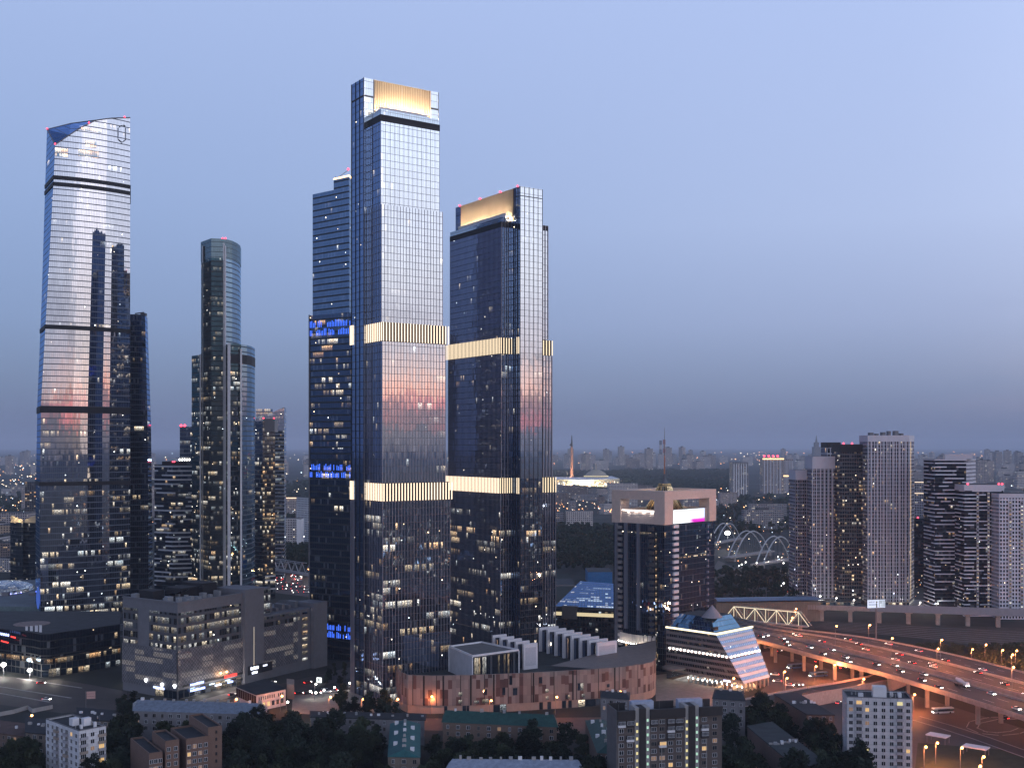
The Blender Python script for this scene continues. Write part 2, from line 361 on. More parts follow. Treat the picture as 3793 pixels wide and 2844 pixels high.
# dark cornice, glass balustrade and low plant screen on the front slab
a = C2 - v34 * 15.4; b = a + u34 * 37.0; c = C2 + u34 * 37; e = C2
MB().obox(C2, u34, -v34, -.25, 37.25, 0.1, 15.65, 317.6, 321.2).build('cornice', M_dkmetal, TA)
q = MB(); q.wall(a, b, 321.2, 324.2, 1.5, 3.2, 0, 3); q.wall(e, a, 321.2, 324.2, 1.5, 3.2, 0, 60); q.wall(b, c, 321.2, 324.2, 1.5, 3.2, 0, 90)
q.build('glass_parapet', M_glassrail, TA)
MB().obox(C2, u34, -v34, 3.5, 34.5, 6.0, 7.0, 321.2, 328.2).build('plant_screen', M_white, TA)
# crown: slats washed by floodlights standing on the front roof
def crown(root, C, ax, out, s0, s1, z0, z1, n, power, far=3.0):
    MB().obox(C, ax, out, s0, s1, .05, .25, z0, z1).build('crown_panel', mat('crown back panel', (.16, .085, .04), .6, .2), root)
    for i in range(n):
        s = s0 + (i + .5) * (s1 - s0) / n
        MB().obox(C, ax, out, s - .27, s + .27, .26, .85, z0, z1).build('crown_slat', M_gold, root)
    for k in range(6):
        s = s0 + (k + .5) * (s1 - s0) / 6
        L = pt_light(root, C + ax * s + out * far + Vector((0, 0, z0 + .4)), power, (1.0, .84, .58), kind='AREA', name='floodlight')
        L.data.shape = 'RECTANGLE'; L.data.size = (s1 - s0) / 6; L.data.size_y = .8
        dirn = (-out * .42 + Vector((0, 0, 1))).normalized()
        L.rotation_euler = dirn.to_track_quat('-Z', 'Y').to_euler()
        yaw = math.atan2(ax.y, ax.x)
        zq = -dirn; xq = ax.normalized(); yq = zq.cross(xq)
        L.rotation_euler = Matrix((xq, yq, zq)).transposed().to_euler()
        q = MB().obox(C, ax, out, s - .8, s + .8, far - .4, far + .4, z0, z0 + .3); q.build('floodlight_housing', M_dkmetal, root)
crown(TA, C1, u34, -v34, 6.0, 42.7, 321.4, 344.6, 33, 22000)
# the two glowing bands
for (z0, z1, d, L, fm) in ((109.5, 119.5, 18.2, 43.0, M_light_warm), (197, 207.5, 17.6, 41.2, M_light_warm)):
    a = C2 - v34 * d; b = a + u34 * L; c = C2 + u34 * L; e = C2
    MB().obox(C2, u34, -v34, .5, L - .5, .2, d - .5, z0, z1).build('dark_band', M_dkmetal, TA)
    light_fins(TA, a, b, z0 + .2, z1 - .2, 1.9, fm, .46); light_fins(TA, e, a, z0 + .2, z1 - .2, 2.1, fm, .45)
    light_fins(TA, C1 + v34 * 15.5, C1 + v34 * 12.0, z0, z1 + .5, 1.7, fm, .45)
q = MB(); fins(q, C1 + v34 * 15.5, C1 + v34 * 12.0, 0, 109, 1.7, .8, .35, 0); q.build('corner_fin', M_fin, TA)

TB = thing('skyscraper', 'shorter finned glass tower with a gold crown, just right of the tallest one', 'skyscraper', P(1900, 740))
T = P(1927, 720); u, v = u34, v34
LB = along(T, v, 1689); WB = along(T, u, 2009); ZB = Zat(690, 720)
bk = [T, T + u * WB, T + u * WB + v * LB, T + v * LB]
mb = MB()
mb.wall(bk[0], bk[1], 119, ZB, 1.6, 3.9, 0, 5); mb.wall(bk[0], bk[1], 0, 119, 1.6, 3.9, 5, 31)
mb.wall(bk[1], bk[2], 0, ZB, 1.6, 3.9, 1, 60); mb.wall(bk[2], bk[3], 0, ZB, 1.6, 3.9, 1, 140); mb.wall(bk[3], bk[0], 0, ZB, 1.6, 3.9, 1, 222)
mb.poly([up(p, ZB - 2) for p in bk], 2)
fins(mb, bk[0], bk[1], 0, ZB, 3.3, .25, .18, 3); fins(mb, bk[3], bk[0], 0, ZB, 2.6, .25, .2, 4)
mb.obox(T, u, v, -.1, WB + .1, -.1, LB + .1, ZB - 6.2, ZB - 5.7, 4)
mb.build('rear_slab', [G_front, G_side, M_roof, M_dkmetal, M_dkmetal, G_low], TB)
s0 = along(T, v, 1893); J = T + v * s0; dF = 7.2
Lf = along(J - u * dF, v, 1667.5)
ZF = Zat(821, (J - u * dF).y)
G_ink = facade('ink blue glazing', wall=(.015, .02, .035), win=(.05, .95, .05, .96), tint=(.44, .56, .88), refl=.42, lit=.006, run=.012, runlen=3, strength=1.5, warm=.5, zlo=100, zhi=280, lithi=.8, wob=.012, blinds=.12)
for k, (z0, z1, dd, ext) in enumerate(((0, 109.4, 8.2, 2.6), (119.5, 198.5, 7.6, 1.8), (209, ZF, 7.2, 0.0))):
    low = k == 0
    a = J - u * dd; b = a + v * (Lf + ext)
    q = MB()
    q.wall(b, a, z0, z1, 1.5, 3.9, 0, 17 + k * 90); q.wall(a, J, z0, z1, 1.5, 3.9, 1, 170 + k * 31); q.wall(J + v * (Lf + ext), b, z0, z1, 1.5, 3.9, 1, 333)
    q.poly([up(p, z1) for p in (a, J, J + v * (Lf + ext), b)], 2)
    fins(q, b, a, z0, z1, 1.5, .24, .15, 3); fins(q, a, J, z0, z1, 2.3, .28, .2, 3)
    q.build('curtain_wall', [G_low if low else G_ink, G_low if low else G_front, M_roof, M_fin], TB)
a = J - u * dF; b = a + v * Lf
MB().obox(J, v, -u, -.2, Lf + .2, .1, dF + .25, ZF - 3.4, ZF).build('cornice', M_dkmetal, TB)
q = MB(); q.wall(b, a, ZF, ZF + 3, 1.5, 3.2, 0, 3); q.wall(a, J, ZF, ZF + 3, 1.5, 3.2, 0, 70); q.build('glass_parapet', M_glassrail, TB)
MB().obox(J, v, -u, 0, Lf - 6, 3.4, 4.2, ZF, ZF + 6).build('plant_screen', M_white, TB)
crown(TB, T, v, -u, along(T, v, 1903), along(T, v, 1709), ZF + .5, ZB - .4, 46, 15000, 1.8)
for (z0, z1, dd, ext) in ((109.4, 119.5, 8.7, 3.2), (198.5, 209, 8.1, 2.6)):
    a = J - u * dd; b = a + v * (Lf + ext)
    MB().obox(J, v, -u, .5, Lf + ext - .5, .2, dd - .5, z0, z1).build('dark_band', M_dkmetal, TB)
    light_fins(TB, b, a, z0 + .2, z1 - .2, 1.75, M_light_yel if z0 > 150 else M_light_warm, .40); light_fins(TB, a, J, z0 + .2, z1 - .2, 1.9, M_light_yel, .5)
    light_fins(TB, T + v * 2.6, T + v * .6, z0, z1, 2.0, M_light_yel, .4, .9)
# lower slab on the far right side
Rr = T + u * WB + v * 6.0
for k, (z0, z1, dd) in enumerate(((0, 109.4, 15.0), (119.5, 198.5, 12.6), (209, Zat(833, 735), 9.6))):
    e_ = along(Rr, u, (2057, 2044, 2029)[k])
    q = MB(); q.wall(Rr, Rr + u * e_, z0, z1, 1.6, 3.9, 0, 41 + k * 50); q.wall(Rr + u * e_, Rr + u * e_ + v * 50, z0, z1, 1.6, 3.9, 1, 90)
    q.poly([up(p, z1) for p in (Rr, Rr + u * e_, Rr + u * e_ + v * 50, Rr + v * 50)], 2)
    fins(q, Rr, Rr + u * e_, z0, z1, 2.2, .6, .3, 3); q.build('side_wing', [G_low if k == 0 else G_front, G_side, M_roof, M_fin], TB)
    if k < 2:
        e2 = e_ - .2
        MB().obox(Rr, u, v, .3, e2, .2, 40, z1, z1 + 10.1).build('dark_band', M_dkmetal, TB)
        light_fins(TB, Rr, Rr + u * e2, z1 + .2, z1 + 9.9, 2.2, M_light_yel, .5)
MB().obox(Rr, u, v, 0, along(Rr, u, 2029), -.2, 50, Zat(833, 735) - 3.2, Zat(833, 735) + .1).build('cornice', M_dkmetal, TB)
for px in (1703, 1778, 1853, 1917): s = along(T, v, px); warning(TB, up(T + v * s, ZB))

# ------------------------------------------------------------------ tall tower with curved front, at the left
TL = thing('skyscraper', 'tall curved glass skyscraper at the left with a slanting cut roof', 'skyscraper', P(315, 820))
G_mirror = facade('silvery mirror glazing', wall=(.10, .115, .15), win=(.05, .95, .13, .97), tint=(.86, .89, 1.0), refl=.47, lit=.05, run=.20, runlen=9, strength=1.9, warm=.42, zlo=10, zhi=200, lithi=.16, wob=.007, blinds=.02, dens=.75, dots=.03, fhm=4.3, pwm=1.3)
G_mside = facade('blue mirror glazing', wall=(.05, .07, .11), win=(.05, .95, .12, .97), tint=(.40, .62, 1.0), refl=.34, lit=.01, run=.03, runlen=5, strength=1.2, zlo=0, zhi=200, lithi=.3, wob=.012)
def lerp_t(z, zs, vs):
    for i in range(len(zs) - 1):
        if z <= zs[i + 1]: f = (z - zs[i]) / (zs[i + 1] - zs[i]); return vs[i] + f * (vs[i + 1] - vs[i])
    return vs[-1]
ZT = [0, 100, 170, 247, 330, 385]
def e_px(z): return lerp_t(z, ZT, [151, 147, 152, 175, 199, 211])
def o_px(z): return lerp_t(z, ZT, [131, 132, 138, 154, 167, 176])
NS = 12
def front_pt(z, k):
    E0 = P(147, 802); Rp = P(482, 838); d0 = (Rp - E0).normalized(); E = E0 + d0 * along(E0, d0, e_px(z)); f = k / NS
    d = Rp - E; n = Vector((d.y, -d.x, 0)).normalized()
    return E + d * f + n * (4 * f * (1 - f) * 3.6)
def top_z(k):
    px = (front_pt(360, k).x / front_pt(360, k).y) * F + CX; Yk = front_pt(360, k).y
    py = lerp_t(px, [205, 241, 289, 352, 410, 490], [537, 511, 478, 446, 438, 436])
    return Zat(py, Yk)
zs = [0, 35, 70, 100, 135, 170, 205, 247, 290, 330, 345]
mb = MB()
def uvz(z): return z / 4.3
for k in range(NS):
    t0, t1 = top_z(k), top_z(k + 1)
    for i, z in enumerate(zs):
        last = i == len(zs) - 1
        za, zb = (t0, t1) if last else (zs[i + 1], zs[i + 1])
        a0, b0, b1, a1 = front_pt(z, k), front_pt(z, k + 1), front_pt(zb, k + 1), front_pt(za, k)
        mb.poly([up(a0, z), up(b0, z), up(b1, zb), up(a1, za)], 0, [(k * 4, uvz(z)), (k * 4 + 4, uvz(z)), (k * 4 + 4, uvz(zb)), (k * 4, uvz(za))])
LO = lambda z: P(o_px(z), 838)
zo = Zat(480, 838)
for i, z in enumerate(zs):
    last = i == len(zs) - 1
    zb = top_z(0) if last else zs[i + 1]; za = zo if last else zs[i + 1]
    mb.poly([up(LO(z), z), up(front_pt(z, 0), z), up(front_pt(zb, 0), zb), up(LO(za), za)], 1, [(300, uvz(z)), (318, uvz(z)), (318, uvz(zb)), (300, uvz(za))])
    bkL, bkR = P(210, 868), P(482, 868)
    zt = 375 if last else zs[i + 1]
    for j, (p, q_, q2_) in enumerate(((front_pt(z, NS), bkR, bkR), (bkR, bkL, bkL), (bkL, LO(z), LO(zt)))):
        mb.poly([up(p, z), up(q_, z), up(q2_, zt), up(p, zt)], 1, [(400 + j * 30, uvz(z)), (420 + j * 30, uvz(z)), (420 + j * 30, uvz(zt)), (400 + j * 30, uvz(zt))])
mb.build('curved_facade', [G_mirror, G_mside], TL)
mb = MB()
ridge = [up(LO(374), zo), up(P(262, 862), Zat(458, 862)), up(P(362, 858), Zat(445, 858)), up(P(482, 850), Zat(437, 850))]
edge = [up(front_pt(top_z(k), k), top_z(k) - .05) for k in range(NS + 1)]
mb.poly([ridge[0], edge[0], edge[1], edge[2]])
mb.poly([ridge[0], edge[2], edge[3], edge[4], ridge[1]]); mb.poly([ridge[1], edge[4], edge[5], edge[6], edge[7], ridge[2]]); mb.poly([ridge[2], edge[7], edge[8], edge[9], edge[10], edge[11], edge[12], ridge[3]])
mb.build('slanted_roof', facade('roof glazing', wall=(.05, .08, .13), win=(.04, .96, .04, .96), tint=(.35, .55, 1.0), refl=.25, lit=0, run=0), TL)
q = MB()
for k in range(NS): q.bar(edge[k], edge[k + 1], .45)
q.bar(ridge[0], edge[0], .45)
for k in range(3): q.bar(ridge[k], ridge[k + 1], .4)
q.build('roof_edge', M_grey, TL)
def band(z0, z1, mt):
    q = MB()
    pts = [LO(z0)] + [front_pt(z0, k) for k in range(NS + 1)] + [P(482, 868)]
    for i in range(len(pts) - 1):
        d = (pts[i + 1] - pts[i]).normalized(); n = Vector((d.y, -d.x, 0))
        q.obox(pts[i], d, n, 0, (pts[i + 1] - pts[i]).length, 0.0, .45, z0, z1)
    q.build('mechanical_band', mt, TL)
for zc, hh in ((329.5, 2.8), (324.8, 2.8), (222.8, 3.0), (163.4, 4.6), (111.4, 2.8)): band(zc, zc + hh, M_dkmetal)
for p in (ridge[0], edge[0], edge[5], edge[11]): warning(TL, p)
# round emblem high on the front: two upright bars between two broken arcs
mm = mat('dark emblem', (.03, .035, .05), .5); ml = mat('pale emblem', (.6, .65, .75), .5)
def fpt(px, py, out=.5):
    best = None
    for k in range(NS * 10):
        f = k / 10; i = int(f); a = front_pt(350, i); b = front_pt(350, min(NS, i + 1)); p = a.lerp(b, f - i)
        d = abs(p.x / p.y * F + CX - px)
        if best is None or d < best[0]: best = (d, p, (b - a).normalized())
    p, d = best[1], best[2]; n = Vector((d.y, -d.x, 0))
    return up(p + n * out, Zat(py, p.y))
q = MB()
for pts in ([(441, 472), (446, 467), (451, 466)], [(454, 465), (460, 465), (464, 469)], [(438, 517), (446, 525), (450, 526)], [(454, 526), (460, 523), (466, 518)], [(451, 529), (451, 532)]):
    for i in range(len(pts) - 1): q.bar(fpt(*pts[i]), fpt(*pts[i + 1]), .28)
q.build('roof_emblem', mm, TL)
q = MB(); q.bar(fpt(438, 474), fpt(438, 514), .25); q.bar(fpt(466, 474), fpt(466, 514), .25); q.build('roof_emblem', ml, TL)
# bright office floors low down
G_bright = facade('bright office floors', wall=(.03, .03, .04), win=(.06, .94, .18, .94), lit=.30, run=.72, runlen=4, strength=1.9, warm=.30, refl=.2)
def lowstrip(k0, k1, z0, z1, nm, mt):
    q = MB()
    for k in range(k0, k1):
        a, b = front_pt(z0, k), front_pt(z0, k + 1); d = (b - a).normalized(); n = Vector((d.y, -d.x, 0)) * .4
        q.poly([up(a + n, z0), up(b + n, z0), up(b + n, z1), up(a + n, z1)], 0, [(k * 4, uvz(z0)), (k * 4 + 4, uvz(z0)), (k * 4 + 4, uvz(z1)), (k * 4, uvz(z1))])
    q.build(nm, mt, TL)
lowstrip(3, 12, 4.3 * 3, 4.3 * 6, 'lit_floors', G_bright)
# bright lounges near the top
G_lounge = facade('lit lounge glazing', win=(.04, .96, .06, .97), lit=.95, run=.95, runlen=3, strength=4.0, warm=.78, refl=.2, dens=1.0)
for px0, px1, py0, py1 in ((196, 252, 548, 578), (290, 367, 550, 578), (318, 358, 520, 544), (300, 378, 470, 482)):
    q = MB(); a, b = fpt(px0, py1, .35), fpt(px1, py1, .35); q.wall(a, b, Zat(py1, a.y), Zat(py0, a.y), 1.5, 4.3, 0, px0); q.build('lit_lounge', G_lounge, TL)

# ------------------------------------------------------------------ dark tower behind it
TD = thing('skyscraper', 'dark glass tower with a flat top half hidden behind the curved skyscraper', 'skyscraper', P(500, 900))
G_dark = facade('near black glazing', wall=(.045, .055, .075), win=(.05, .95, .17, .97), tint=(.25, .36, .6), refl=.16, lit=.02, run=.05, runlen=5, strength=1.4, warm=.5, zlo=0, zhi=240, lithi=.35, wob=.012)
G_dedge = facade('steel blue glazing', wall=(.05, .07, .11), win=(.05, .95, .17, .97), tint=(.45, .65, 1.0), refl=.35, lit=.02, run=.03, strength=1.2)
mb = MB(); zt = Zat(1165, 905)
for z0, z1 in ((0, 80), (80, 160), (160, zt)):
    def rp(z): f = min(1, z / zt); return lerp_t(f, [0, .6, 1], [551, 548, 537]), lerp_t(f, [0, .6, 1], [567, 561, 546])
    a0, c0 = rp(z0); a1, c1 = rp(z1)
    A0, A1, C0_, C1_ = P(a0, 905), P(a1, 905), P(c0, 930), P(c1, 930); W_ = P(420, 900)
    mb.poly([up(W_, z0), up(A0, z0), up(A1, z1), up(W_, z1)], 0, [(0, z0 / 4.2), (18, z0 / 4.2), (18, z1 / 4.2), (0, z1 / 4.2)])
    mb.poly([up(A0, z0), up(C0_, z0), up(C1_, z1), up(A1, z1)], 1, [(40, z0 / 4.2), (52, z0 / 4.2), (52, z1 / 4.2), (40, z1 / 4.2)])
    mb.poly([up(C0_, z0), up(W_ + Vector((0, 40, 0)), z0), up(W_ + Vector((0, 40, 0)), z1), up(C1_, z1)], 0)
mb.poly([up(W_, zt), up(A1, zt), up(C1_, zt), up(W_ + Vector((0, 40, 0)), zt)], 2)
mb.build('tapered_facade', [G_dark, G_dedge, M_roof], TD)
q = MB(); q.obox(P(520, 912), Vector((1, 0, 0)), Vector((0, 1, 0)), 0, 4, 0, 4, zt, zt + 2); q.bar(up(P(500, 912), zt + 1.5), up(P(534, 912), zt + 2.5), .5); q.build('roof_crane', M_grey, TD)

# ------------------------------------------------------------------ stepped greenish tower with white ribs
TE = thing('skyscraper', 'slim dark green stepped tower with tall white ribs and curved right side', 'skyscraper', P(820, 960))
G_green = facade('dark green glazing', wall=(.012, .02, .024), win=(.06, .94, .20, .95), tint=(.20, .40, .50), refl=.13, lit=.08, run=.42, runlen=8, strength=1.7, warm=.45, zlo=60, zhi=240, lithi=.45, wob=.01, dens=.6, dots=.04)
G_greenc = facade('curved blue glazing', wall=(.05, .08, .11), win=(.03, .97, .22, .97), tint=(.55, .78, 1.0), refl=.32, lit=.006, run=.04, runlen=9, strength=1.1, warm=.4, zlo=100, zhi=200, lithi=.1, wob=.01)
def loft(name, pts, mats_, ms, z0, z1, root, pw=1.5, fh=4.1, mt=2, smooth=False):
    q = MB(); uu = float(random.randint(0, 300))
    for i in range(len(pts)):
        j = (i + 1) % len(pts); uu = q.wall(pts[i], pts[j], z0, z1, pw, fh, ms[i % len(ms)], uu)
    q.poly([up(p, z1) for p in pts], mt); return q.build(name, mats_, root)
z1 = Zat(883, 932)
core = [P(745, 950), P(783, 932), P(834, 935), P(860, 944), P(878, 955), P(888, 966), P(892, 982), P(872, 1005), P(760, 1005)]
loft('core', core, [G_green, G_greenc, M_roof], [0, 0, 1, 1, 1, 1, 1, 0, 0], 0, z1 - 4, TE)
loft('crown', [p + (p - P(820, 965)).normalized() * .35 for p in core], [facade('crown glazing', wall=(.03, .045, .05), win=(.04, .96, .05, .95), tint=(.42, .56, .64), refl=.24, lit=0, run=0, dots=0), M_roof], [0], z1 - 16, z1, TE, mt=1)
wl = [P(710, 962), P(745, 948), P(760, 1000), P(722, 1000)]
loft('left_wing', wl, [G_green, G_greenc, M_roof], [0], 0, Zat(1316, 955), TE)
wr = [P(848, 928), P(893, 938), P(915, 946), P(932, 958), P(944, 978), P(930, 1010), P(860, 1010)]
loft('right_wing', wr, [G_green, G_greenc, M_roof], [0, 1, 1, 1, 1, 0, 0], 0, Zat(1272, 930), TE)
loft('mechanical_band', [p + (p - P(900, 970)).normalized() * .4 for p in wr], [M_dkmetal], [0], Zat(1345, 930), Zat(1310, 930), TE, mt=0)
for px, Y, zt, wd in ((743, 946, Zat(1312, 946), .55), (751, 944.5, z1 - 4, .35), (829, 932, z1 - 4, .5), (835, 932.5, z1 - 6, .35), (848, 926.5, Zat(1272, 930), 1.0), (893, 936.5, Zat(1290, 930), .6)):
    p = P(px, Y); MB().obox(p, Vector((1, 0, 0)), Vector((0, 1, 0)), -wd, wd, -.8, .8, 0, zt).build('rib', M_white, TE)
q = MB()
for k in range(22):
    f = k / 21; p = P(750 + f * 78, 944 - 12.5 * min(1, f * 2.2)); q.obox(p, Vector((1, 0, 0)), Vector((0, 1, 0)), -.10, .10, -.7, -.3, 0, z1 - 18)
q.build('rib_screen', mat('thin grey rib', (.09, .10, .11), .5, .2), TE)
for dxx in (-1.2, 1.2): warning(TE, up(P(830, 936), z1) + Vector((dxx, 0, 0)), .8)

# ------------------------------------------------------------------ lower striped office blocks beside it
G_strip = facade('striped office facade', wall=(.50, .50, .54), win=(0, 1, .34, 1.0), tint=(.3, .4, .6), refl=.12, lit=.06, run=.22, runlen=5, strength=1.5, warm=.42, stripe=.58, zlo=0, zhi=130, lithi=.6)
G_strip2 = facade('slab striped facade', wall=(.12, .14, .17), win=(0.04, .96, .20, 1.0), tint=(.3, .42, .65), refl=.14, lit=.05, run=.22, runlen=6, strength=1.5, warm=.45)
G_brown = facade('warm lit office grid', wall=(.035, .03, .03), win=(.08, .92, .22, .95), tint=(.3, .35, .5), refl=.12, lit=.30, run=.36, runlen=4, strength=1.5, warm=.66, mull=.04)
G_pale = facade('pale hazy glazing', wall=(.22, .25, .31), win=(.03, .97, .2, .97), tint=(.75, .86, 1.0), refl=.42, lit=.05, run=.10, runlen=4, strength=1.1, warm=.5)
def block(name, label, cat, pts, z0, z1, mats_, ms, pw, fh, group=None, part='facade', mt=None):
    c = sum((Vector(p) for p in pts), Vector()) / len(pts)
    r = thing(name, label, cat, (c.x, c.y, z0), group)
    loft(part, pts, list(mats_) + [M_roof], ms, z0, z1, r, pw, fh, mt=len(mats_))
    return r
r = block('office_block', 'low office block banded in white strips between the curved and the green tower', 'office building', [P(572, 1010), P(640, 1000), P(725, 1005), P(725, 1050), P(572, 1050)], 0, Zat(1722, 1005), [G_strip, G_strip2], [0, 0, 1], 2.2, 3.9)
q = MB(); q.obox(P(600, 1015), Vector((1, 0, 0)), Vector((0, 1, 0)), 0, 22, 0, 12, Zat(1722, 1005), Zat(1722, 1005) + 3); q.build('roof_plant', M_dkmetal, r)
for px in (640, 646): warning(r, P(px, 1010, Zat(1712, 1010)))
r = block('office_block', 'dark office block with two red roof lamps behind the low striped block', 'office building', [P(666, 1060), P(720, 1058), P(720, 1100), P(666, 1100)], 0, Zat(1580, 1060), [G_strip2], [0], 2.2, 3.9)
for px in (671, 684): warning(r, P(px, 1062, Zat(1580, 1060)), 1.2)
for k in range(5): MB().lathe((P(666 + k * 9, 1059, Zat(1705, 1060))), [(.5, 0), (1.1, .8), (.5, 1.6)], 8).build('floodlight', M_white_l, r)
r = block('office_block', 'brown office tower full of warm lit windows right of the green tower', 'office building', [P(945, 1048), P(973, 1040), P(1019, 1046), P(1019, 1085), P(945, 1085)], 0, Zat(1560, 1045), [G_strip2, G_brown], [0, 1, 1, 1, 1], 2.0, 3.9)
loft('plinth', [p + Vector((0, -.6, 0)) for p in [P(943, 1048), P(973, 1039), P(1020.5, 1045), P(1021, 1086), P(943, 1086)]], [G_strip, M_roof], [0], 0, 22, r, 2.2, 3.9, mt=1)
q = MB(); q.obox(P(975, 1041), Vector((1, .05, 0)).normalized(), Vector((-.05, 1, 0)).normalized(), 0, 10.5, -.3, 20, Zat(1600, 1045), Zat(1557, 1045) + 1.5); q.build('roof_screen', M_grey, r)
for px in (976, 1015): warning(r, P(px, 1043, Zat(1555, 1045) + 1))
zl, zr = Zat(1548, 1200), Zat(1507, 1200)
r = thing('office_block', 'pale hazy glass tower with a sloping top behind the brown lit tower', 'office building', P(1000, 1220))
q = MB(); A, B, C_, D_ = P(940, 1205), P(1053, 1200), P(1060, 1245), P(940, 1245)
q.poly([up(A, 0), up(B, 0), up(B, zr), up(A, zl - 3)], 0, [(0, 0), (22, 0), (22, zr / 3.9), (0, zl / 3.9)])
q.poly([up(B, 0), up(C_, 0), up(C_, zr), up(B, zr)], 0, [(30, 0), (44, 0), (44, zr / 3.9), (30, zr / 3.9)]); q.poly([up(A, zl - 3), up(B, zr), up(C_, zr), up(D_, zl - 3)], 1)
q.build('glass_facade', [G_pale, M_roof], r)
q = MB(); q.prism([P(948, 1210), P(1010, 1208), P(1010, 1235), P(948, 1235)], 60, Zat(1515, 1210), 0, 1, 2.2, 3.9); q.build('lit_penthouse', [facade('lit penthouse', lit=.7, run=.7, strength=1.5, warm=.6), M_roof], r)

# ------------------------------------------------------------------ blue tower left of the tallest one
TO = thing('skyscraper', 'blue glass tower with rows of blue light strips, left of and behind the tallest skyscraper', 'skyscraper', P(1230, 760))
G_blue = facade('deep blue glazing', wall=(.025, .035, .05), win=(.05, .95, .20, .95), tint=(.38, .57, .90), refl=.33, lit=.004, run=.015, runlen=4, strength=1.3, warm=.6, wob=.010, blinds=.12)
G_blue2 = facade('pale corner glazing', wall=(.12, .15, .2), win=(.05, .95, .10, .95), tint=(.62, .80, 1.0), refl=.36, lit=.002, run=.0, wob=.012)
G_bluelow = facade('lower deep glazing', wall=(.02, .025, .032), win=(.05, .95, .20, .95), tint=(.26, .42, .75), refl=.20, lit=.03, run=.34, runlen=6, strength=1.8, warm=.6, zlo=150, zhi=75, lithi=.15, blinds=.08, dots=.02)
zl0 = Zat(1160, 738)
A, B, C_, D_ = P(1158, 768), P(1294, 745), P(1320, 765), P(1175, 800)
loft('upper_shaft', [A, B, C_, D_], [G_blue, G_blue2, M_roof], [0, 1, 0, 0], zl0, Zat(692, 745), TO, 1.5, 4.2)
loft('penthouse', [P(1236, 756), P(1293, 746.5), P(1318, 766), P(1245, 790)], [G_blue, G_blue2, M_roof], [0, 1, 0, 0], Zat(692, 745), Zat(654, 746), TO, 1.5, 4.2)
q = MB(); zz = Zat(651, 746); q.bar(up(P(1236, 756), zz), up(P(1293, 746.3), zz), .55); q.bar(up(P(1293, 746.3), zz), up(P(1318, 766), zz), .55); q.build('roof_light_line', glowmat('gold roof line', (1, .62, .28), 4), TO)
q = MB(); q.bar(up(P(1243, 756), zz), up(P(1290, 748), zz + 4), .18); q.bar(up(P(1243, 756), zz), up(P(1243, 756), zz + 2), .2); q.build('roof_crane', M_grey, TO); warning(TO, up(P(1290, 748), zz + 4), .8)
low = [P(1146, 752), P(1312, 733), P(1330, 760), P(1165, 800)]
loft('lower_shaft', low, [G_bluelow, G_blue2, M_roof], [0, 0, 0, 0], 0, zl0, TO, 1.5, 4.2)
q = MB(); d = (low[1] - low[0]).normalized(); n = Vector((d.y, -d.x, 0)); Lw = (low[1] - low[0]).length
q.obox(low[0], d, n, 0, Lw, .05, .3, 0, zl0); q.v = []; q.f = []; q.m = []; q.uv = []
q.obox(low[0], d, n, -.2, .5, -.3, .6, 0, zl0 + .4); q.build('edge_trim', M_grey, TO)
for (pya, pyb), msk in (((1182, 1240), 0), ((1717, 1768), 1), ((2308, 2360), 2)):
    for row in (0, 1):
        za, zb = Zat(pyb, 742), Zat(pya, 742); hm = (zb - za) / 2
        for k in range(26):
            if random.random() < .27: continue
            s = 1.0 + k * (Lw - 3) / 26
            z0_ = za + row * (hm + .3); z1_ = z0_ + hm * random.uniform(.55, .9)
            MB().obox(low[0], d, n, s - .13, s + .13, .15, .5, z0_, z1_).build('blue_light_strip', M_blue_l, TO)
for px in (1200, 1250): pass
# ------------------------------------------------------------------ brown panelled podium with roof pavilions
PD = thing('podium_building', 'low curved building clad in brown and dark panels, below the finned towers', 'building', P(1950, 620))
def panel_mat():
    m = bpy.data.materials.new('brown panel cladding'); m.use_nodes = True; t = NT(m.node_tree); b = t.n['Principled BSDF']
    uv = t.new('ShaderNodeUVMap').outputs[0]; x, y, _ = t.sep(uv)
    colr, _ = t.white(t.comb(t.m('FLOOR', x), 0.0, 3.0)); y = t.m('ADD', y, t.m('MULTIPLY', colr, .25)); cy = t.m('FLOOR', y); r0 = 0.0
    cx = t.m('FLOOR', t.m('ADD', x, r0)); fx = t.m('FRACT', t.m('ADD', x, r0)); fy = t.m('FRACT', y)
    c, _ = t.white(t.comb(cx, cy, 5.5)); c2, _ = t.white(t.comb(t.m('FLOOR', t.m('DIVIDE', cx, 2.0)), cy, 8.5))
    col = t.ramp(c, [(0.0, (.10, .05, .045)), (.10, (.055, .025, .024)), (.20, (.19, .155, .145)), (.5, (.225, .182, .168)), (.8, (.265, .215, .20))], 'CONSTANT')
    rib = t.m('ABSOLUTE', t.m('SINE', t.m('MULTIPLY', x, 26.0)))
    col = t.mix(t.m('MULTIPLY', rib, .22), col, (.10, .06, .05))
    gap = t.m('LESS_THAN', fx, .025); slot = t.m('MULTIPLY', t.m('LESS_THAN', t.m('FRACT', t.m('DIVIDE', x, 6.0)), .035), 1.0)
    col = t.mix(t.m('MAXIMUM', t.m('MULTIPLY', gap, .5), slot), col, (.015, .012, .012))
    t.put(b.inputs['Base Color'], col); b.inputs['Roughness'].default_value = .7; return m
M_panel = panel_mat(); M_bronzeroof = mat('brown standing seam roof', (.16, .13, .12), .6, var=.2)
ctrl = [(1462, 640), (1468, 618), (1484, 602), (1510, 594), (1600, 592), (1743, 593.5), (1880, 597), (1967, 600), (2121, 606), (2230, 611), (2320, 617), (2385, 624), (2415, 630), (2428, 638), (2430, 652)]
fr = []
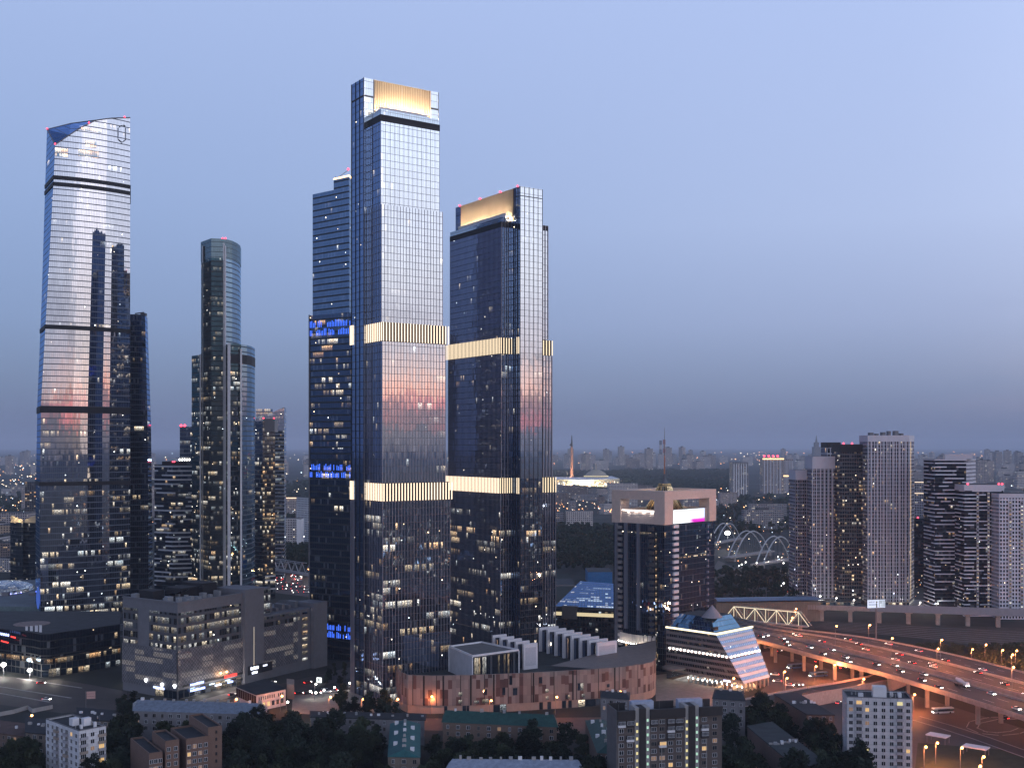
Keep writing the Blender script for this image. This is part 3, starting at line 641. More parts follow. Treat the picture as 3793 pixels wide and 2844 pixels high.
for i in range(len(ctrl) - 1):
    for k in range(4): f = k / 4; fr.append(P(ctrl[i][0] + f * (ctrl[i + 1][0] - ctrl[i][0]), ctrl[i][1] + f * (ctrl[i + 1][1] - ctrl[i][1])))
fr.append(P(*ctrl[-1]))
def topz(i):
    px = fr[i].x / fr[i].y * F + CX
    return 20.0
q = MB(); s = 0
for i in range(len(fr) - 1):
    L = (fr[i + 1] - fr[i]).length; a, b = s / 2.1, (s + L) / 2.1; s += L
    q.poly([up(fr[i], 4.2), up(fr[i + 1], 4.2), up(fr[i + 1], 20), up(fr[i], 20)], 0, [(a, .0), (b, .0), (b, 3.4), (a, 3.4)])
    q.poly([up(fr[i], 20), up(fr[i + 1], 20), up(fr[i + 1], 20) + Vector((0, .9, 0)), up(fr[i], 20) + Vector((0, .9, 0))], 1)
    q.poly([up(fr[i + 1], 13.5) + Vector((0, .9, 0)), up(fr[i], 13.5) + Vector((0, .9, 0)), up(fr[i], 20) + Vector((0, .9, 0)), up(fr[i + 1], 20) + Vector((0, .9, 0))], 1)
q.build('panel_wall', [M_panel, M_bronzeroof], PD)
M_stone = mat('pale stone base', (.32, .24, .20), .8, var=.15)
q = MB(); s = 0
for i in range(len(fr) - 1):
    q.poly([up(fr[i], 0) + Vector((0, .5, 0)), up(fr[i + 1], 0) + Vector((0, .5, 0)), up(fr[i + 1], 4.2) + Vector((0, .5, 0)), up(fr[i], 4.2) + Vector((0, .5, 0))], 0)
    q.poly([up(fr[i + 1], 4.2), up(fr[i], 4.2), up(fr[i], 4.2) + Vector((0, .6, 0)), up(fr[i + 1], 4.2) + Vector((0, .6, 0))], 0)
q.build('base_wall', M_stone, PD)
q = MB(); back = [P(2430, 700), P(2050, 715), P(1925, 705), P(1665, 690), P(1462, 660)]
q.poly([up(p, 13.5) for p in fr] + [up(p, 13.5) for p in back]); 
allp = [fr[-1]] + back + [fr[0]]
for i in range(len(allp) - 1): q.poly([up(allp[i], 0), up(allp[i + 1], 0), up(allp[i + 1], 13.5), up(allp[i], 13.5)])
q.build('roof_terrace', mat('roof terrace', (.045, .05, .05), .9, var=.5, scale=.08), PD)
# sloping roof patch at the right end
i0 = len(fr) - 22; pts = fr[i0:]
q = MB(); hub = P(2300, 668, 21.5)
for i in range(len(pts) - 1): q.poly([up(pts[i], 20.05), up(pts[i + 1], 20.05), hub])
q.poly([up(pts[-1], 20.05), P(2430, 700, 20.05), hub]); q.poly([up(pts[0], 20.05), hub, P(2040, 624, 19)])
q.build('sloping_roof', M_bronzeroof, PD)
# lit and dark square windows, dark slots and entrances
M_winlit = facade('podium window', win=(.03, .97, .05, .95), lit=1, run=1, strength=1.5, warm=.35, base=(.02, .02, .02), refl=.1)
M_windk = facade('podium dark window', win=(.04, .96, .05, .95), lit=.05, run=0, refl=.3)
def onwall(px, z0, z1, wd, mt, name, out=.12):
    best = min(range(len(fr) - 1), key=lambda i: abs((fr[i].x + fr[i + 1].x) / (fr[i].y + fr[i + 1].y) * F + CX - px))
    a, b = fr[best], fr[best + 1]; d = (b - a).normalized(); n = Vector((d.y, -d.x, 0)); s = along(a, d, px)
    q = MB(); p0 = a + d * (s - wd / 2) + n * out; p1 = a + d * (s + wd / 2) + n * out
    q.wall(p0, p1, z0, z1, wd / 2, z1 - z0, 0, px); q.uv[0] = [(px, 0), (px + 2, 0), (px + 2, 1), (px, 1)]
    return q.build(name, mt, PD)
for px, z0, z1, wd, on in ((1705, 9.0, 11.2, 1.9, 1), (1705, 5.2, 7.2, 1.9, 1), (1766, 5.0, 6.6, 2.6, 1), (1798, 5.0, 7.2, 3.6, 1), (1797, 9.2, 12.4, 2.0, 0), (1866, 8.8, 13.0, 1.6, 0),
        (1908, 8.5, 12.4, 2.4, 0), (2026, 8.9, 11.0, 1.7, 1), (2027, 5.0, 7.2, 1.8, 1), (2103, 5.0, 7.2, 2.6, 0), (2160, 5.4, 7.2, 1.7, 1), (2255, 5.2, 7.0, 4.6, 1), (2252, 9.6, 11.4, 1.8, 0), (1892, 14, 19, 1.6, 0), (2002, 14, 17.5, 1.6, 0), (2150, 9.0, 13.0, 3.4, 0)):
    onwall(px, z0, z1, wd, M_winlit if on else M_windk, 'window')
M_slot = mat('dark slot', (.012, .01, .01), .6)
for px in (1570, 1642, 1744, 1829, 1976, 2122, 2277): onwall(px, 4.2, 19.9, .9, M_slot, 'dark_slot', .06)
for px, wd in ((1651, 1.6), (1720, 1.8), (1733, 1.4), (1852, 7), (2005, 2), (2035, 2), (2090, 2.2), (2112, 2), (2168, 8), (2208, 6)): onwall(px, 0, 4.0, wd, M_windk, 'doorway', -.4 + .06)

PV = thing('roof_pavilion', 'glass box pavilion with a flat grey roof standing on the brown curved building', 'pavilion', P(1775, 625, 13.5))
A, Bq, Cq, Dq = P(1750, 606), P(1922, 625), P(1783, 650), P(1663, 636)
q = MB(); q.wall(A, Bq, 13.5, 27, 1.3, 13.4, 0, 4); q.wall(Bq, Cq, 13.5, 27, 1.3, 13.4, 0, 40); q.build('glass_wall', facade('pavilion glazing', win=(.06, .94, .04, .97), lit=.25, run=.35, runlen=5, strength=.9, warm=.6, refl=.3, tint=(.4, .5, .7)), PV)
q = MB(); q.wall(Dq, A, 13.5, 27, 1.3, 3, 0, 4); q.wall(Cq, Dq, 13.5, 27, 1.3, 3, 0, 4); q.build('side_wall', mat('pale panel wall', (.42, .42, .46), .7, var=.12), PV)
q = MB()
rim = [A, Bq, Cq, Dq]
ctr = (A + Bq + Cq + Dq) / 4
for i in range(4):
    a, b = rim[i], rim[(i + 1) % 4]; ai, bi = a.lerp(ctr, .05), b.lerp(ctr, .05)
    q.poly([up(a, 27), up(b, 27), up(b, 28), up(a, 28)]); q.poly([up(a, 28), up(b, 28), up(bi, 28), up(ai, 28)]); q.poly([up(bi, 27.2), up(ai, 27.2), up(ai, 28), up(bi, 28)])
q.poly([up(p.lerp(ctr, .04), 27.2) for p in rim], 1)
for p in rim: d = (p - ctr).normalized(); q.bar(up(p, 13.5), up(p, 27), .35)
q.build('roof', [M_white, mat('grey gravel roof', (.12, .12, .125), .95, var=.25)], PV)
# two rows of white portal frames with dark glass between them
M_portal = mat('white portal stone', (.60, .58, .62), .75, var=.08, scale=.3)
M_perf = mat('perforated panel', (.44, .43, .48), .75, var=.25, scale=2.5)
M_dkglass = facade('dark link glazing', win=(.05, .95, .03, .97), lit=.02, run=.05, strength=.8, refl=.22, tint=(.4, .55, .9))
for label, (px, Y), n, wu, step in (('long row of tall white roof portals in front of the shorter tower', (2213, 645), 8, 13.6, 8.7), ('short row of white roof portals beside the flat roofed glass pavilion', (1939.5, 640), 5, 9.4, 8.6)):
    O = P(px, Y); rt = thing('portal_row', label, 'pavilion', up(O, 13.5)); uu, vv = uvdir(31)
    for k in range(n):
        o = O + vv * (k * step)
        MB().obox(o, uu, vv, 0, wu, 0, 1.5, 13.5, 28).build('portal_slab', M_portal, rt)
        if k == 0: MB().obox(o, uu, vv, 1.2, wu - 1.2, -.08, 0, 15.5, 25.8).build('perforated_panel', M_perf, rt)
        if k < n - 1:
            q = MB(); a = o + uu * 1.6 + vv * 1.5; b = a + vv * (step - 1.5)
            q.wall(b, a, 13.5, 26.6, 1.5, 13, 0, k * 9); q.poly([up(p, 26.6) for p in (a, a + uu * (wu - 3), b + uu * (wu - 3), b)], 1); q.wall(a + uu * (wu - 3), b + uu * (wu - 3), 13.5, 26.6, 1.5, 13, 0, 5)
            q.build('glass_link', [M_dkglass, M_roof], rt)

# ------------------------------------------------------------------ office and shopping block with lattice cladding
ML = thing('office_block', 'grey office block with diamond lattice cladding and lit ribbon windows above', 'office building', P(720, 650))
def lattice_mat():
    m = bpy.data.materials.new('diamond lattice cladding'); m.use_nodes = True; t = NT(m.node_tree); b = t.n['Principled BSDF']
    uv = t.new('ShaderNodeUVMap').outputs[0]; x, y, _ = t.sep(uv)
    nz = t.noise(uv, .6, 2.0); nx = t.m('MULTIPLY', t.m('SUBTRACT', nz, .5), .6)
    a = t.m('ABSOLUTE', t.m('SUBTRACT', t.m('FRACT', t.m('ADD', t.m('ADD', x, y), nx)), .5)); c = t.m('ABSOLUTE', t.m('SUBTRACT', t.m('FRACT', t.m('ADD', t.m('SUBTRACT', x, y), nx)), .5))
    ln = t.m('MAXIMUM', t.m('LESS_THAN', a, .10), t.m('LESS_THAN', c, .10))
    cell, cc = t.white(t.comb(t.m('FLOOR', t.m('ADD', x, y)), t.m('FLOOR', t.m('SUBTRACT', x, y)), 4.0))
    col = t.mix(ln, t.mix(cell, (.11, .11, .13), (.19, .19, .22)), (.055, .055, .065))
    row = t.m('FLOOR', t.m('MULTIPLY', y, .62)); rr, _ = t.white(t.comb(t.m('FLOOR', t.m('MULTIPLY', x, .28)), row, 6.0)); r2, _ = t.white(t.comb(0.0, row, 9.0))
    fy = t.m('FRACT', t.m('MULTIPLY', y, .62))
    nn = t.noise(t.vm('MULTIPLY', uv, (9, 5, 1)), 1.0, 2.0)
    on = t.m('MULTIPLY', t.m('MULTIPLY', t.m('LESS_THAN', rr, .24), t.m('GREATER_THAN', fy, .25)), t.rng(nn, .42, .6))
    b.inputs['Emission Color'].default_value = (1, .86, .72, 1); t.put(b.inputs['Emission Strength'], t.m('MULTIPLY', t.m('MULTIPLY', on, t.m('SUBTRACT', 1.0, ln)), .26))
    t.put(b.inputs['Base Color'], col); b.inputs['Roughness'].default_value = .55; b.inputs['Metallic'].default_value = .3; return m
M_lat = lattice_mat()
M_greyclad = mat('grey clad wall', (.15, .152, .175), .6, .2, var=.12)
G_ribbon = facade('ribbon windows', wall=(.08, .08, .092), win=(.04, .96, .26, .92), tint=(.45, .5, .6), refl=.14, lit=.16, run=.42, runlen=7, strength=1.2, warm=.42, blinds=.3, base=(.02, .02, .02))
u, v = uvdir(57); C = P(657, 625); ZM = 52.8
def seg(a0, a1, proud, z0, z1, mt, name='wall', fh=4.6, pw=2.2):
    a = C + u * a0 + Vector((u.y, -u.x, 0)) * proud; b = C + u * a1 + Vector((u.y, -u.x, 0)) * proud
    q = MB(); q.wall(a, b, z0, z1, pw, fh, 0, random.randint(0, 99)); return q.build(name, mt, ML)
nrm = Vector((u.y, -u.x, 0)); nl = -u
bv = along(C, v, 455)
q = MB(); q.wall(C, C + u * 48, 0, ZM, 3, 4, 0); q.wall(C + v * bv, C, 0, ZM, 3, 4, 0); q.wall(C + u * 48, C + u * 48 + v * bv, 0, ZM, 3, 4, 0); q.wall(C + u * 48 + v * bv, C + v * bv, 0, ZM, 3, 4, 0)
q.poly([up(p, ZM - 1.5) for p in (C, C + u * 48, C + u * 48 + v * bv, C + v * bv)], 1); q.build('wall', [M_greyclad, M_roof], ML)
seg(.4, 47, .25, 27.5, 47.6, G_ribbon, 'ribbon_windows', 5.0, 1.9); seg(0, 48, .6, 6, 27.2, M_lat, 'lattice_cladding', 2.2, 2.2)
q = MB(); q.wall(C + v * bv + nl * .6, C + nl * .6, 5, 27.2, 2.2, 2.2, 0, 77); q.build('lattice_cladding', M_lat, ML)
for b0, b1 in ((.3, 23), (33, bv - 1)):
    q = MB(); q.wall(C + v * b1 + nl * .25, C + v * b0 + nl * .25, 27.5, 47.6, 1.9, 5.0, 0, 12 + b0); q.build('ribbon_windows', G_ribbon, ML)
M_shop = facade('shop front', win=(.05, .95, .08, .92), lit=.5, run=.6, runlen=3, strength=2.2, warm=.4, refl=.1)
seg(.5, 47, .3, 0, 5.2, M_shop, 'shop_front', 5.2, 4); q = MB(); q.wall(C + v * 18 + nl * .3, C + nl * .3, 0, 4.8, 4, 4.8, 0, 40); q.build('shop_front', M_shop, ML)
MB().obox(C, u, nrm, 48, 63.4, -22, 2.2, 0, 55.5).build('pier_tower', M_greyclad, ML)
q = MB(); q.obox(C, u, nrm, 55, 55.5, 2.2, 2.3, 6, 33); q.build('light_slit', glowmat('dim lamp slit', (1, .86, .7), .5), ML)
q = MB(); q.wall(C + u * 48.01 + nrm * 2.2, C + u * 48 + nrm * -22, 0, 1, 1, 1); q.build('pier_base', M_dkmetal, ML)
MB().obox(C, u, nrm, 63.4, 106, -32, 0, 0, 38).build('rear_wing', M_greyclad, ML)
seg(64, 94, .5, 6, 31, M_lat, 'lattice_cladding', 2.2, 2.2); seg(63.6, 96, .3, 31.3, 37, G_ribbon, 'ribbon_windows', 5.7, 1.9)
q = MB(); q.wall(C + u * 63.4 + nrm * .3, C + u * 63.4 + nrm * -10, 38.5, 53, 2, 4.6, 0, 4); q.build('stair_windows', G_ribbon, ML)
MB().obox(C, u, nrm, 63.4, 74, -24, -3, 38, 54).build('stepped_block', M_greyclad, ML); seg(64, 73.5, -2.8, 39, 53, G_ribbon, 'ribbon_windows', 5, 1.9)
G_lift = facade('lit stair windows', wall=(.15, .14, .15), win=(.15, .85, .25, .8), lit=.9, run=.9, strength=1.3, warm=.6)
seg(97, 103.5, .4, 6, 36, G_lift, 'stair_windows', 4.2, 6)
MB().obox(C, u, nrm, 106, 118, -12, 3.0, 0, 41).build('pier_tower', M_greyclad, ML)
MB().obox(C, u, v, -.3, 48.3, -.3, 1.2, ZM - .01, ZM + .9).build('parapet', M_grey, ML); MB().obox(C, u, v, -.35, 1.2, 1.3, bv + .3, ZM, ZM + .9).build('parapet', M_grey, ML)
M_unit = mat('galvanised unit', (.30, .31, .34), .5, .5)
random.seed(11)
for k in range(26):
    a, b = random.uniform(3, 45), random.uniform(3, bv - 4); w_, l_, h_ = random.uniform(1.2, 4), random.uniform(1.2, 5), random.uniform(.8, 2.6)
    MB().obox(C, u, v, a, a + w_, b, b + l_, ZM - 1.5, ZM + h_).build('rooftop_unit', M_unit, ML)
q = MB(); o = C + u * 14 + v * 14
for (b0, z) in ((0, 0),): q.poly([up(o, ZM + 4.5), up(o + u * 16, ZM + 5.5), up(o + u * 18 + v * 14, ZM + 1), up(o - u * 2 + v * 14, ZM + 0.5)])
q.obox(o, u, v, 0, 14, 2, 12, ZM - 1.4, ZM + .4); q.build('skylight', facade('roof skylight', win=(.04, .96, .04, .96), lit=0, run=0, tint=(.7, .85, 1), refl=.3), ML)
for (a0, a1, b0, b1, h_) in ((20, 32, 20, 34, 5), (34, 45, 18, 36, 6.5), (8, 16, 30, 42, 4)): MB().obox(C, u, v, a0, a1, b0, b1, ZM - 1.4, ZM + h_).build('plant_room', M_dkmetal, ML)
for k in range(7):
    a = 66 + k * 5.5; MB().obox(C, u, nrm, a, a + random.uniform(2, 4), -14, -7, 38, 38 + random.uniform(2, 6)).build('rooftop_unit', M_grey, ML)
# shop signs along the street: dark fascia with glowing strips
M_sgw = glowmat('white shop sign', (.80, .84, 1.0), 3.2); M_sgr = glowmat('red shop sign', (1.0, .06, .05), 2.6); M_sgb = glowmat('blue white shop sign', (.45, .55, 1.0), 3.0)
seg(3, 47.5, 1.0, 6.4, 7.6, M_dkmetal, 'sign_fascia'); seg(50, 70, 2.6, 5.2, 10.5, M_dkmetal, 'sign_fascia'); seg(8, 47.5, 1.0, 2.8, 3.9, M_dkmetal, 'sign_fascia')
for a0, a1, z0, z1, pr, mt in ((8, 18, 6.3, 7.7, 1.2, M_sgb), (33, 43, 6.3, 7.9, 1.2, M_sgr), (8, 19, 3.0, 4.4, 1.2, M_sgb), (26, 31, 2.9, 4.0, 1.2, M_sgw), (35.5, 40, 2.9, 4.1, 1.2, M_sgb), (52, 58.5, 8.0, 9.8, 2.9, M_sgw), (53, 57.5, 5.5, 7.0, 2.9, M_sgw), (62, 65.5, 8.6, 9.6, 2.9, M_sgw)):
    n_ = max(3, int((a1 - a0) / 1.0))
    q = MB()
    for i in range(n_):                                            # separate letters too small to read
        s0 = a0 + i * (a1 - a0) / n_; q.obox(C, u, nrm, s0, s0 + (a1 - a0) / n_ * random.uniform(.6, .85), pr, pr + .15, z0, z1 - random.uniform(0, .3))
    q.build('shop_sign', mt, ML)
q = MB(); q.obox(C, v, nl, 10, 19, .5, .8, 4.5, 5.6); q.build('shop_sign', M_sgb, ML)
for b_, z_ in ((1.2, 7.6), (11.5, 7.2), (25, 8.2)):
    p = C + v * b_ + nl * 1.0
    q = MB(); q.lathe(up(p, z_ - 1.3), [(.05, 0), (.75, 1.0), (.95, 1.6), (.5, 2.2), (.1, 2.3)], 8); q.build('diamond_lamp', glowmat('cool wall lamp', (.95, .97, 1.0), 7), ML)
for a_ in (14, 28, 40): pt_light(ML, up(C + u * a_ + nrm * 4, 3.5), 2600, (1, .93, .86), 1.5, name='shop_light')
for a_ in (30, 34.5): 
    q = MB(); p = C + u * a_ + nrm * 1.6; q.lathe(up(p, 9.4), [(.3, 0), (.7, .4), (.3, .9)], 8); q.build('wall_lamp', M_sod, ML); pt_light(ML, up(p, 9.0) + nrm * .8, 900, (1, .55, .25), .6)
PY = thing('sign_pylon', 'tall white glowing sign pylon at the street corner by the lattice block', 'sign', P(471, 668))
o = P(471, 668); q = MB(); q.obox(o, Vector((1, 0, 0)), Vector((0, 1, 0)), -1.9, -.15, -1.2, 1.2, .6, 11); q.obox(o, Vector((1, 0, 0)), Vector((0, 1, 0)), .15, 2.0, -1.2, 1.2, .6, 11); q.build('lit_panel', glowmat('white sign panel', (1, .97, .92), 2.6), PY)
MB().obox(o, Vector((1, 0, 0)), Vector((0, 1, 0)), -1.9, 2.0, -.6, .6, 0, 11.3).build('steel_core', M_dkmetal, PY)

# ------------------------------------------------------------------ dark retail podium at the far left
PL = thing('retail_podium', 'black glass retail podium at the foot of the curved skyscraper, one floor lit', 'building', P(200, 730))
G_blk = facade('black podium glazing', wall=(.012, .013, .017), win=(.03, .97, .12, .94), tint=(.2, .26, .4), refl=.12, lit=.004, run=.012, strength=1.0, warm=.6)
G_blklit = facade('lit podium storey', wall=(.02, .02, .022), win=(.05, .95, .12, .9), refl=.1, lit=.3, run=.45, runlen=5, strength=1.6, warm=.72)
pts = [P(-80, 712), P(40, 700), P(120, 690), P(150, 684), P(185, 684), P(222, 690), P(330, 704), P(445, 722), P(445, 778), P(-80, 778)]
loft('glass_wall', pts, [G_blk, M_roof], [0], 12, 26.5, PL, 2, 4.4, mt=1)
loft('lit_storey', [p + Vector((0, .4, 0)) for p in pts], [G_blklit, M_roof], [0], 8.2, 12, PL, 2, 3.8, mt=1)
loft('ground_storey', [p + Vector((0, .9, 0)) for p in pts], [facade('podium shop fronts', wall=(.05, .05, .05), win=(.06, .94, .05, .9), refl=.15, lit=.10, run=.14, strength=1.2, warm=.4), M_roof], [0], 0, 8.2, PL, 4, 4.1, mt=1)
q = MB(); p = P(118, 722, 26.55); q.lathe(p, [(11, 0), (11, .25)], 28); q.build('roof_disc', mat('patterned terrace', (.22, .17, .16), .8, var=.5, scale=.5), PL)
for k, (px, w_) in enumerate(((95, 2.0), (112, 2.4), (130, 2.6), (146, 2.2))):
    p = P(px, 697 - k * 2); MB().obox(p, Vector((.94, -.3, .0)), Vector((.3, .94, 0)), 0, w_ * .8, -.2, .1, 23.5, 29.0 + k * .6).build('sail_panel', M_white, PL)
for px, z, mt, n_, w_ in ((0, 23.6, M_sgb, 5, 1.2), (44, 22.8, M_sgr, 4, .7), (8, 19.6, M_sgr, 7, .6)):
    q = MB()
    for i in range(n_):
        p = P(px + i * w_ * 6.6, 700 - 0.14 * (px + i * w_ * 6.6) * .75 - .6); q.obox(p, Vector((1, -.12, 0)).normalized(), Vector((.12, 1, 0)).normalized(), 0, w_ * .72, -1.2, -.9, z - i * .1, z + w_ * 1.25 - i * .1)
    q.build('shop_sign', mt, PL)
q = MB(); q.wall(P(180, 682.6), P(222, 689), .3, 5.6, 3, 5.4, 0, 3); q.build('entrance', facade('bright entrance', lit=1, run=1, strength=1.6, warm=.45), PL)
pt_light(PL, P(200, 676, 5), 2600, (1, .9, .75), 1.5)
def flood(px, py, Y, label, power=6000, r=1.2, col=(1, .96, .86)):
    z = Zat(py, Y); p = P(px, Y, 0); t_ = thing('floodlight_mast', label, 'street lamp', p)
    MB().bar(p, (p.x, p.y, z), .16).build('pole', M_grey, t_); q = MB(); q.lathe((p.x, p.y, z - r * .6), [(r * .4, 0), (r, r * .5), (r, r), (r * .4, r * 1.5)], 10); q.build('lamp_head', glowmat('bright flood', col, 22), t_)
    pt_light(t_, (p.x, p.y - 2.5, z - 1.5), power, col, 1.0)
flood(13, 2462, 690, 'dazzling white floodlight in front of the black podium at the left edge', 6500, 1.5); flood(110, 2482, 681, 'white floodlight near the podium entrance', 5000, 1.3)

# dark curved tower, mall roof and glass dome at the far left
r = thing('office_block', 'dark curved office block with a notched lit crown at the left edge', 'office building', P(85, 1180))
pts = [P(38, 1180), P(60, 1168), P(86, 1166), P(86, 1172), P(110, 1165), P(132, 1172), P(140, 1215), P(38, 1215)]
G_cur = facade('dark curved glazing', wall=(.03, .034, .04), win=(.03, .97, .12, 1), tint=(.3, .38, .5), refl=.14, lit=.02, run=.02, strength=1.0)
loft('facade', pts, [G_cur, M_roof], [0], 0, Zat(1935, 1168), r, 2, 4.0, mt=1)
q = MB(); zt = Zat(1935, 1168)
for k in range(20):
    px = 40 + k * 4.9; hh = 2 + 6 * abs(((px - 86) / 48)) ** .8; p = P(px, 1166.5 + (3 if 80 < px < 92 else 0)); q.obox(p, Vector((1, 0, 0)), Vector((0, 1, 0)), 0, 1.2, -.2, .6, zt, zt + hh)
q.build('crown', mat('beige crown panel', (.40, .33, .24), .7), r); pt_light(r, up(P(60, 1160), zt + 3), 5000, (1, .8, .5), 1)
r = thing('shopping_mall', 'wide grey flat roof of a low mall at the left edge', 'building', P(60, 900))
q = MB(); q.prism([P(-60, 820), P(148, 815), P(148, 980), P(-60, 980)], 0, 24, 0, 1, 3, 5); q.build('hall', [mat('teal grey wall', (.10, .14, .15), .7, var=.3), mat('grey mall roof', (.13, .15, .17), .8, var=.3, scale=.05)], r)
for k in range(12): p = P(random.uniform(0, 130), random.uniform(850, 960)); MB().obox(p, Vector((1, 0, 0)), Vector((0, 1, 0)), 0, random.uniform(2, 6), 0, random.uniform(2, 6), 24, 24 + random.uniform(1, 3)).build('rooftop_unit', M_grey, r)
q = MB(); c = P(12, 905); n = 20
for i in range(n):
    for j in range(5):
        def sp(a, b): th = a * 2 * math.pi / n; ph = b * math.pi / 10; return c + Vector((21 * math.cos(th) * math.cos(ph), 34 * math.sin(th) * math.cos(ph), 24 + 8 * math.sin(ph)))
        q.poly([sp(i, j), sp(i + 1, j), sp(i + 1, j + 1), sp(i, j + 1)], 0, [(i * 3, j * 3), (i * 3 + 3, j * 3), (i * 3 + 3, j * 3 + 3), (i * 3, j * 3 + 3)])
q.build('glass_dome', facade('lit glass dome', wall=(.25, .28, .3), win=(.12, .88, .12, .88), lit=.55, run=.55, strength=.9, warm=.1, refl=.35, tint=(.6, .75, 1)), r)
M_rim = glowmat('violet rim lamp', (.3, .3, 1), 5)
for k in range(14): th = -2.6 + k * .17; MB().lathe(c + Vector((21.6 * math.cos(th), 34.6 * math.sin(th), 24.3)), [(.3, 0), (.5, .4), (.3, .8)], 6).build('rim_lamp', M_rim, r)
q = MB(); c2 = P(140, 799, 33)
q.lathe(c2 + Vector((0, 0, -10)), [(1, 0), (2.6, 4), (3, 10), (2.6, 16), (1, 20)], 12); q.build('blue_sign', facade('blue light ball', wall=(.05, .05, .3), win=(.1, .9, .1, .9), lit=.0, run=0), r) if False else None
# ------------------------------------------------------------------ added glow standing in for the blue lit glass corner of the curved tower
q = MB(); q.lathe(P(141, 806, 24), [(.4, 0), (1.1, 4), (1.4, 8), (1.1, 12), (.4, 16)], 12); q.build('blue_corner_light', glowmat('blue corner light', (.10, .22, .9), .5), TL)

# ------------------------------------------------------------------ gate shaped tower with portal frame, cone and screen
GT = thing('gate_tower', 'dark glass office tower topped by a pinkish stone open frame with spire and bright screen', 'office building', P(2462, 730))
u, v = uvdir(47); C = P(2462, 700); LA = along(C, u, 2653); LB_ = along(C, v, 2266); ZT2 = Zat(1820, 700); ZB2 = Zat(1944.6, 700)
G_gate = facade('gate tower glazing', wall=(.03, .035, .05), win=(.08, .92, .06, .98), tint=(.26, .42, .80), refl=.20, lit=.008, run=.012, runlen=3, strength=1.6, warm=.6, wob=.02, blinds=.02, dots=.03)
G_gate2 = facade('gate tower blue glazing', wall=(.03, .045, .07), win=(.05, .95, .06, .98), tint=(.36, .58, 1.0), refl=.22, lit=.010, run=.015, runlen=2, strength=1.8, warm=.6, wob=.02, blinds=.02, dots=.04)
M_pink = mat('pinkish stone', (.52, .42, .38), .8, var=.1, scale=.4)
q = MB(); i_ = .8
q.wall(C + u * i_ + v * (LB_ - i_), C + u * i_ + v * i_, 0, ZB2, 1.6, 3.6, 0, 9); q.wall(C + u * i_ + v * i_, C + u * (LA - i_) + v * i_, 0, ZB2, 1.6, 3.6, 1, 99)
q.wall(C + u * (LA - i_) + v * i_, C + u * (LA - i_) + v * (LB_ - i_), 0, ZB2, 1.6, 3.6, 1, 199); q.wall(C + u * (LA - i_) + v * (LB_ - i_), C + u * i_ + v * (LB_ - i_), 0, ZB2, 1.6, 3.6, 1, 299)
q.poly([up(p, ZB2 + .02) for p in (C, C + u * LA, C + u * LA + v * LB_, C + v * LB_)], 2); q.build('glass_body', [G_gate, G_gate2, M_roof], GT)
M_balg = mat('grey balcony', (.20, .19, .20), .7); M_bald = mat('dark stone balcony', (.07, .065, .07), .7)
M_blk = mat('black pier glass', (.01, .011, .014), .15, spec=.6)
for (b0, b1) in ((8.2, 11.6), (33, 36.0)):                              # balcony stacks and piers on the left face
    for k in range(24): MB().obox(C, v, -u, b0, b1, -.6, .9, 2 + k * 3.7, 3.9 + k * 3.7).build('balcony', M_balg if b0 > 20 else M_bald, GT)
q = MB(); q.obox(C, v, -u, 19, 21, -.7, .8, 24, ZB2); q.obox(C, v, -u, 36.5, 38.5, -.7, .7, 0, ZB2); q.obox(C, v, -u, 28.6, 31, -.7, .7, 24, ZB2); q.build('stone_rib', mat('slate rib', (.13, .14, .18), .5, .2), GT)
q = MB(); q.wall(C + v * 7.2 - u * .05, C + v * 5.8 - u * .05, 2, ZB2 - 4, 1.4, 3.7, 0, 7); q.uv[0] = [(7, 0), (8, 0), (8, 23), (7, 23)]
q.build('stair_windows', facade('lit stair slots', wall=(.02, .02, .02), win=(.2, .8, .12, .68), lit=1, run=1, strength=1.6, warm=.62, refl=.1, wob=0), GT)
for k in range(19): MB().obox(C, u, -v, 9.4, 14.6, -.7, .5, 22 + k * 3.7, 23.9 + k * 3.7).build('balcony', M_portal, GT)
M_balb = mat('blue grey balcony', (.16, .17, .22), .7)
for k in range(24): MB().obox(C, u, -v, 47.5, 49, -.7, .3, 2 + k * 3.7, 3.4 + k * 3.7).build('balcony', M_balb, GT)
q = MB(); q.wall(C + u * 14 - v * .05, C + u * 46 - v * .05, 69.2, 71, 1.6, 1.8, 0, 3); q.build('lit_windows', facade('yellow lit row', wall=(.02, .025, .03), win=(.12, .88, .1, .9), lit=.55, run=.3, strength=1.4, warm=.62), GT)
q = MB(); q.wall(C + v * 31 - u * .05, C + v * 10 - u * .05, 84.0, 86, 1.6, 2, 0, 3); q.build('lit_windows', facade('greenish lit row', wall=(.02, .025, .03), win=(.12, .88, .1, .9), lit=.6, run=.4, strength=.9, warm=.5), GT)
# low lit curved balcony
q = MB()
for k in range(12):
    f = k / 11; b_ = 8 + f * 27; out = 3.5 * math.sin(f * math.pi) + .6; q.obox(C, v, -u, b_ - 1.1, b_ + 1.1, out - .8, out, 16.5, 21.5)
q.build('curved_balcony', mat('white balcony', (.6, .55, .52), .7), GT)
for k in range(14): f = k / 13; b_ = 8 + f * 27; out = 3.7 * math.sin(f * math.pi) + .9; MB().lathe(up(C + v * b_ - u * out, 15.6), [(.2, 0), (.4, .3), (.2, .6)], 6).build('balcony_lamp', M_white_l, GT)
pt_light(GT, up(C + v * 14 - u * 6, 15), 1200, (1, .8, .6)); pt_light(GT, up(C + v * 28 - u * 6, 15), 1200, (1, .8, .6))
q = MB(); q.obox(C, v, -u, 20, 20.5, 5.0, 5.4, 1, 14); q.build('light_post', glowmat('thin lamp', (1, .8, .55), 1.4), GT)
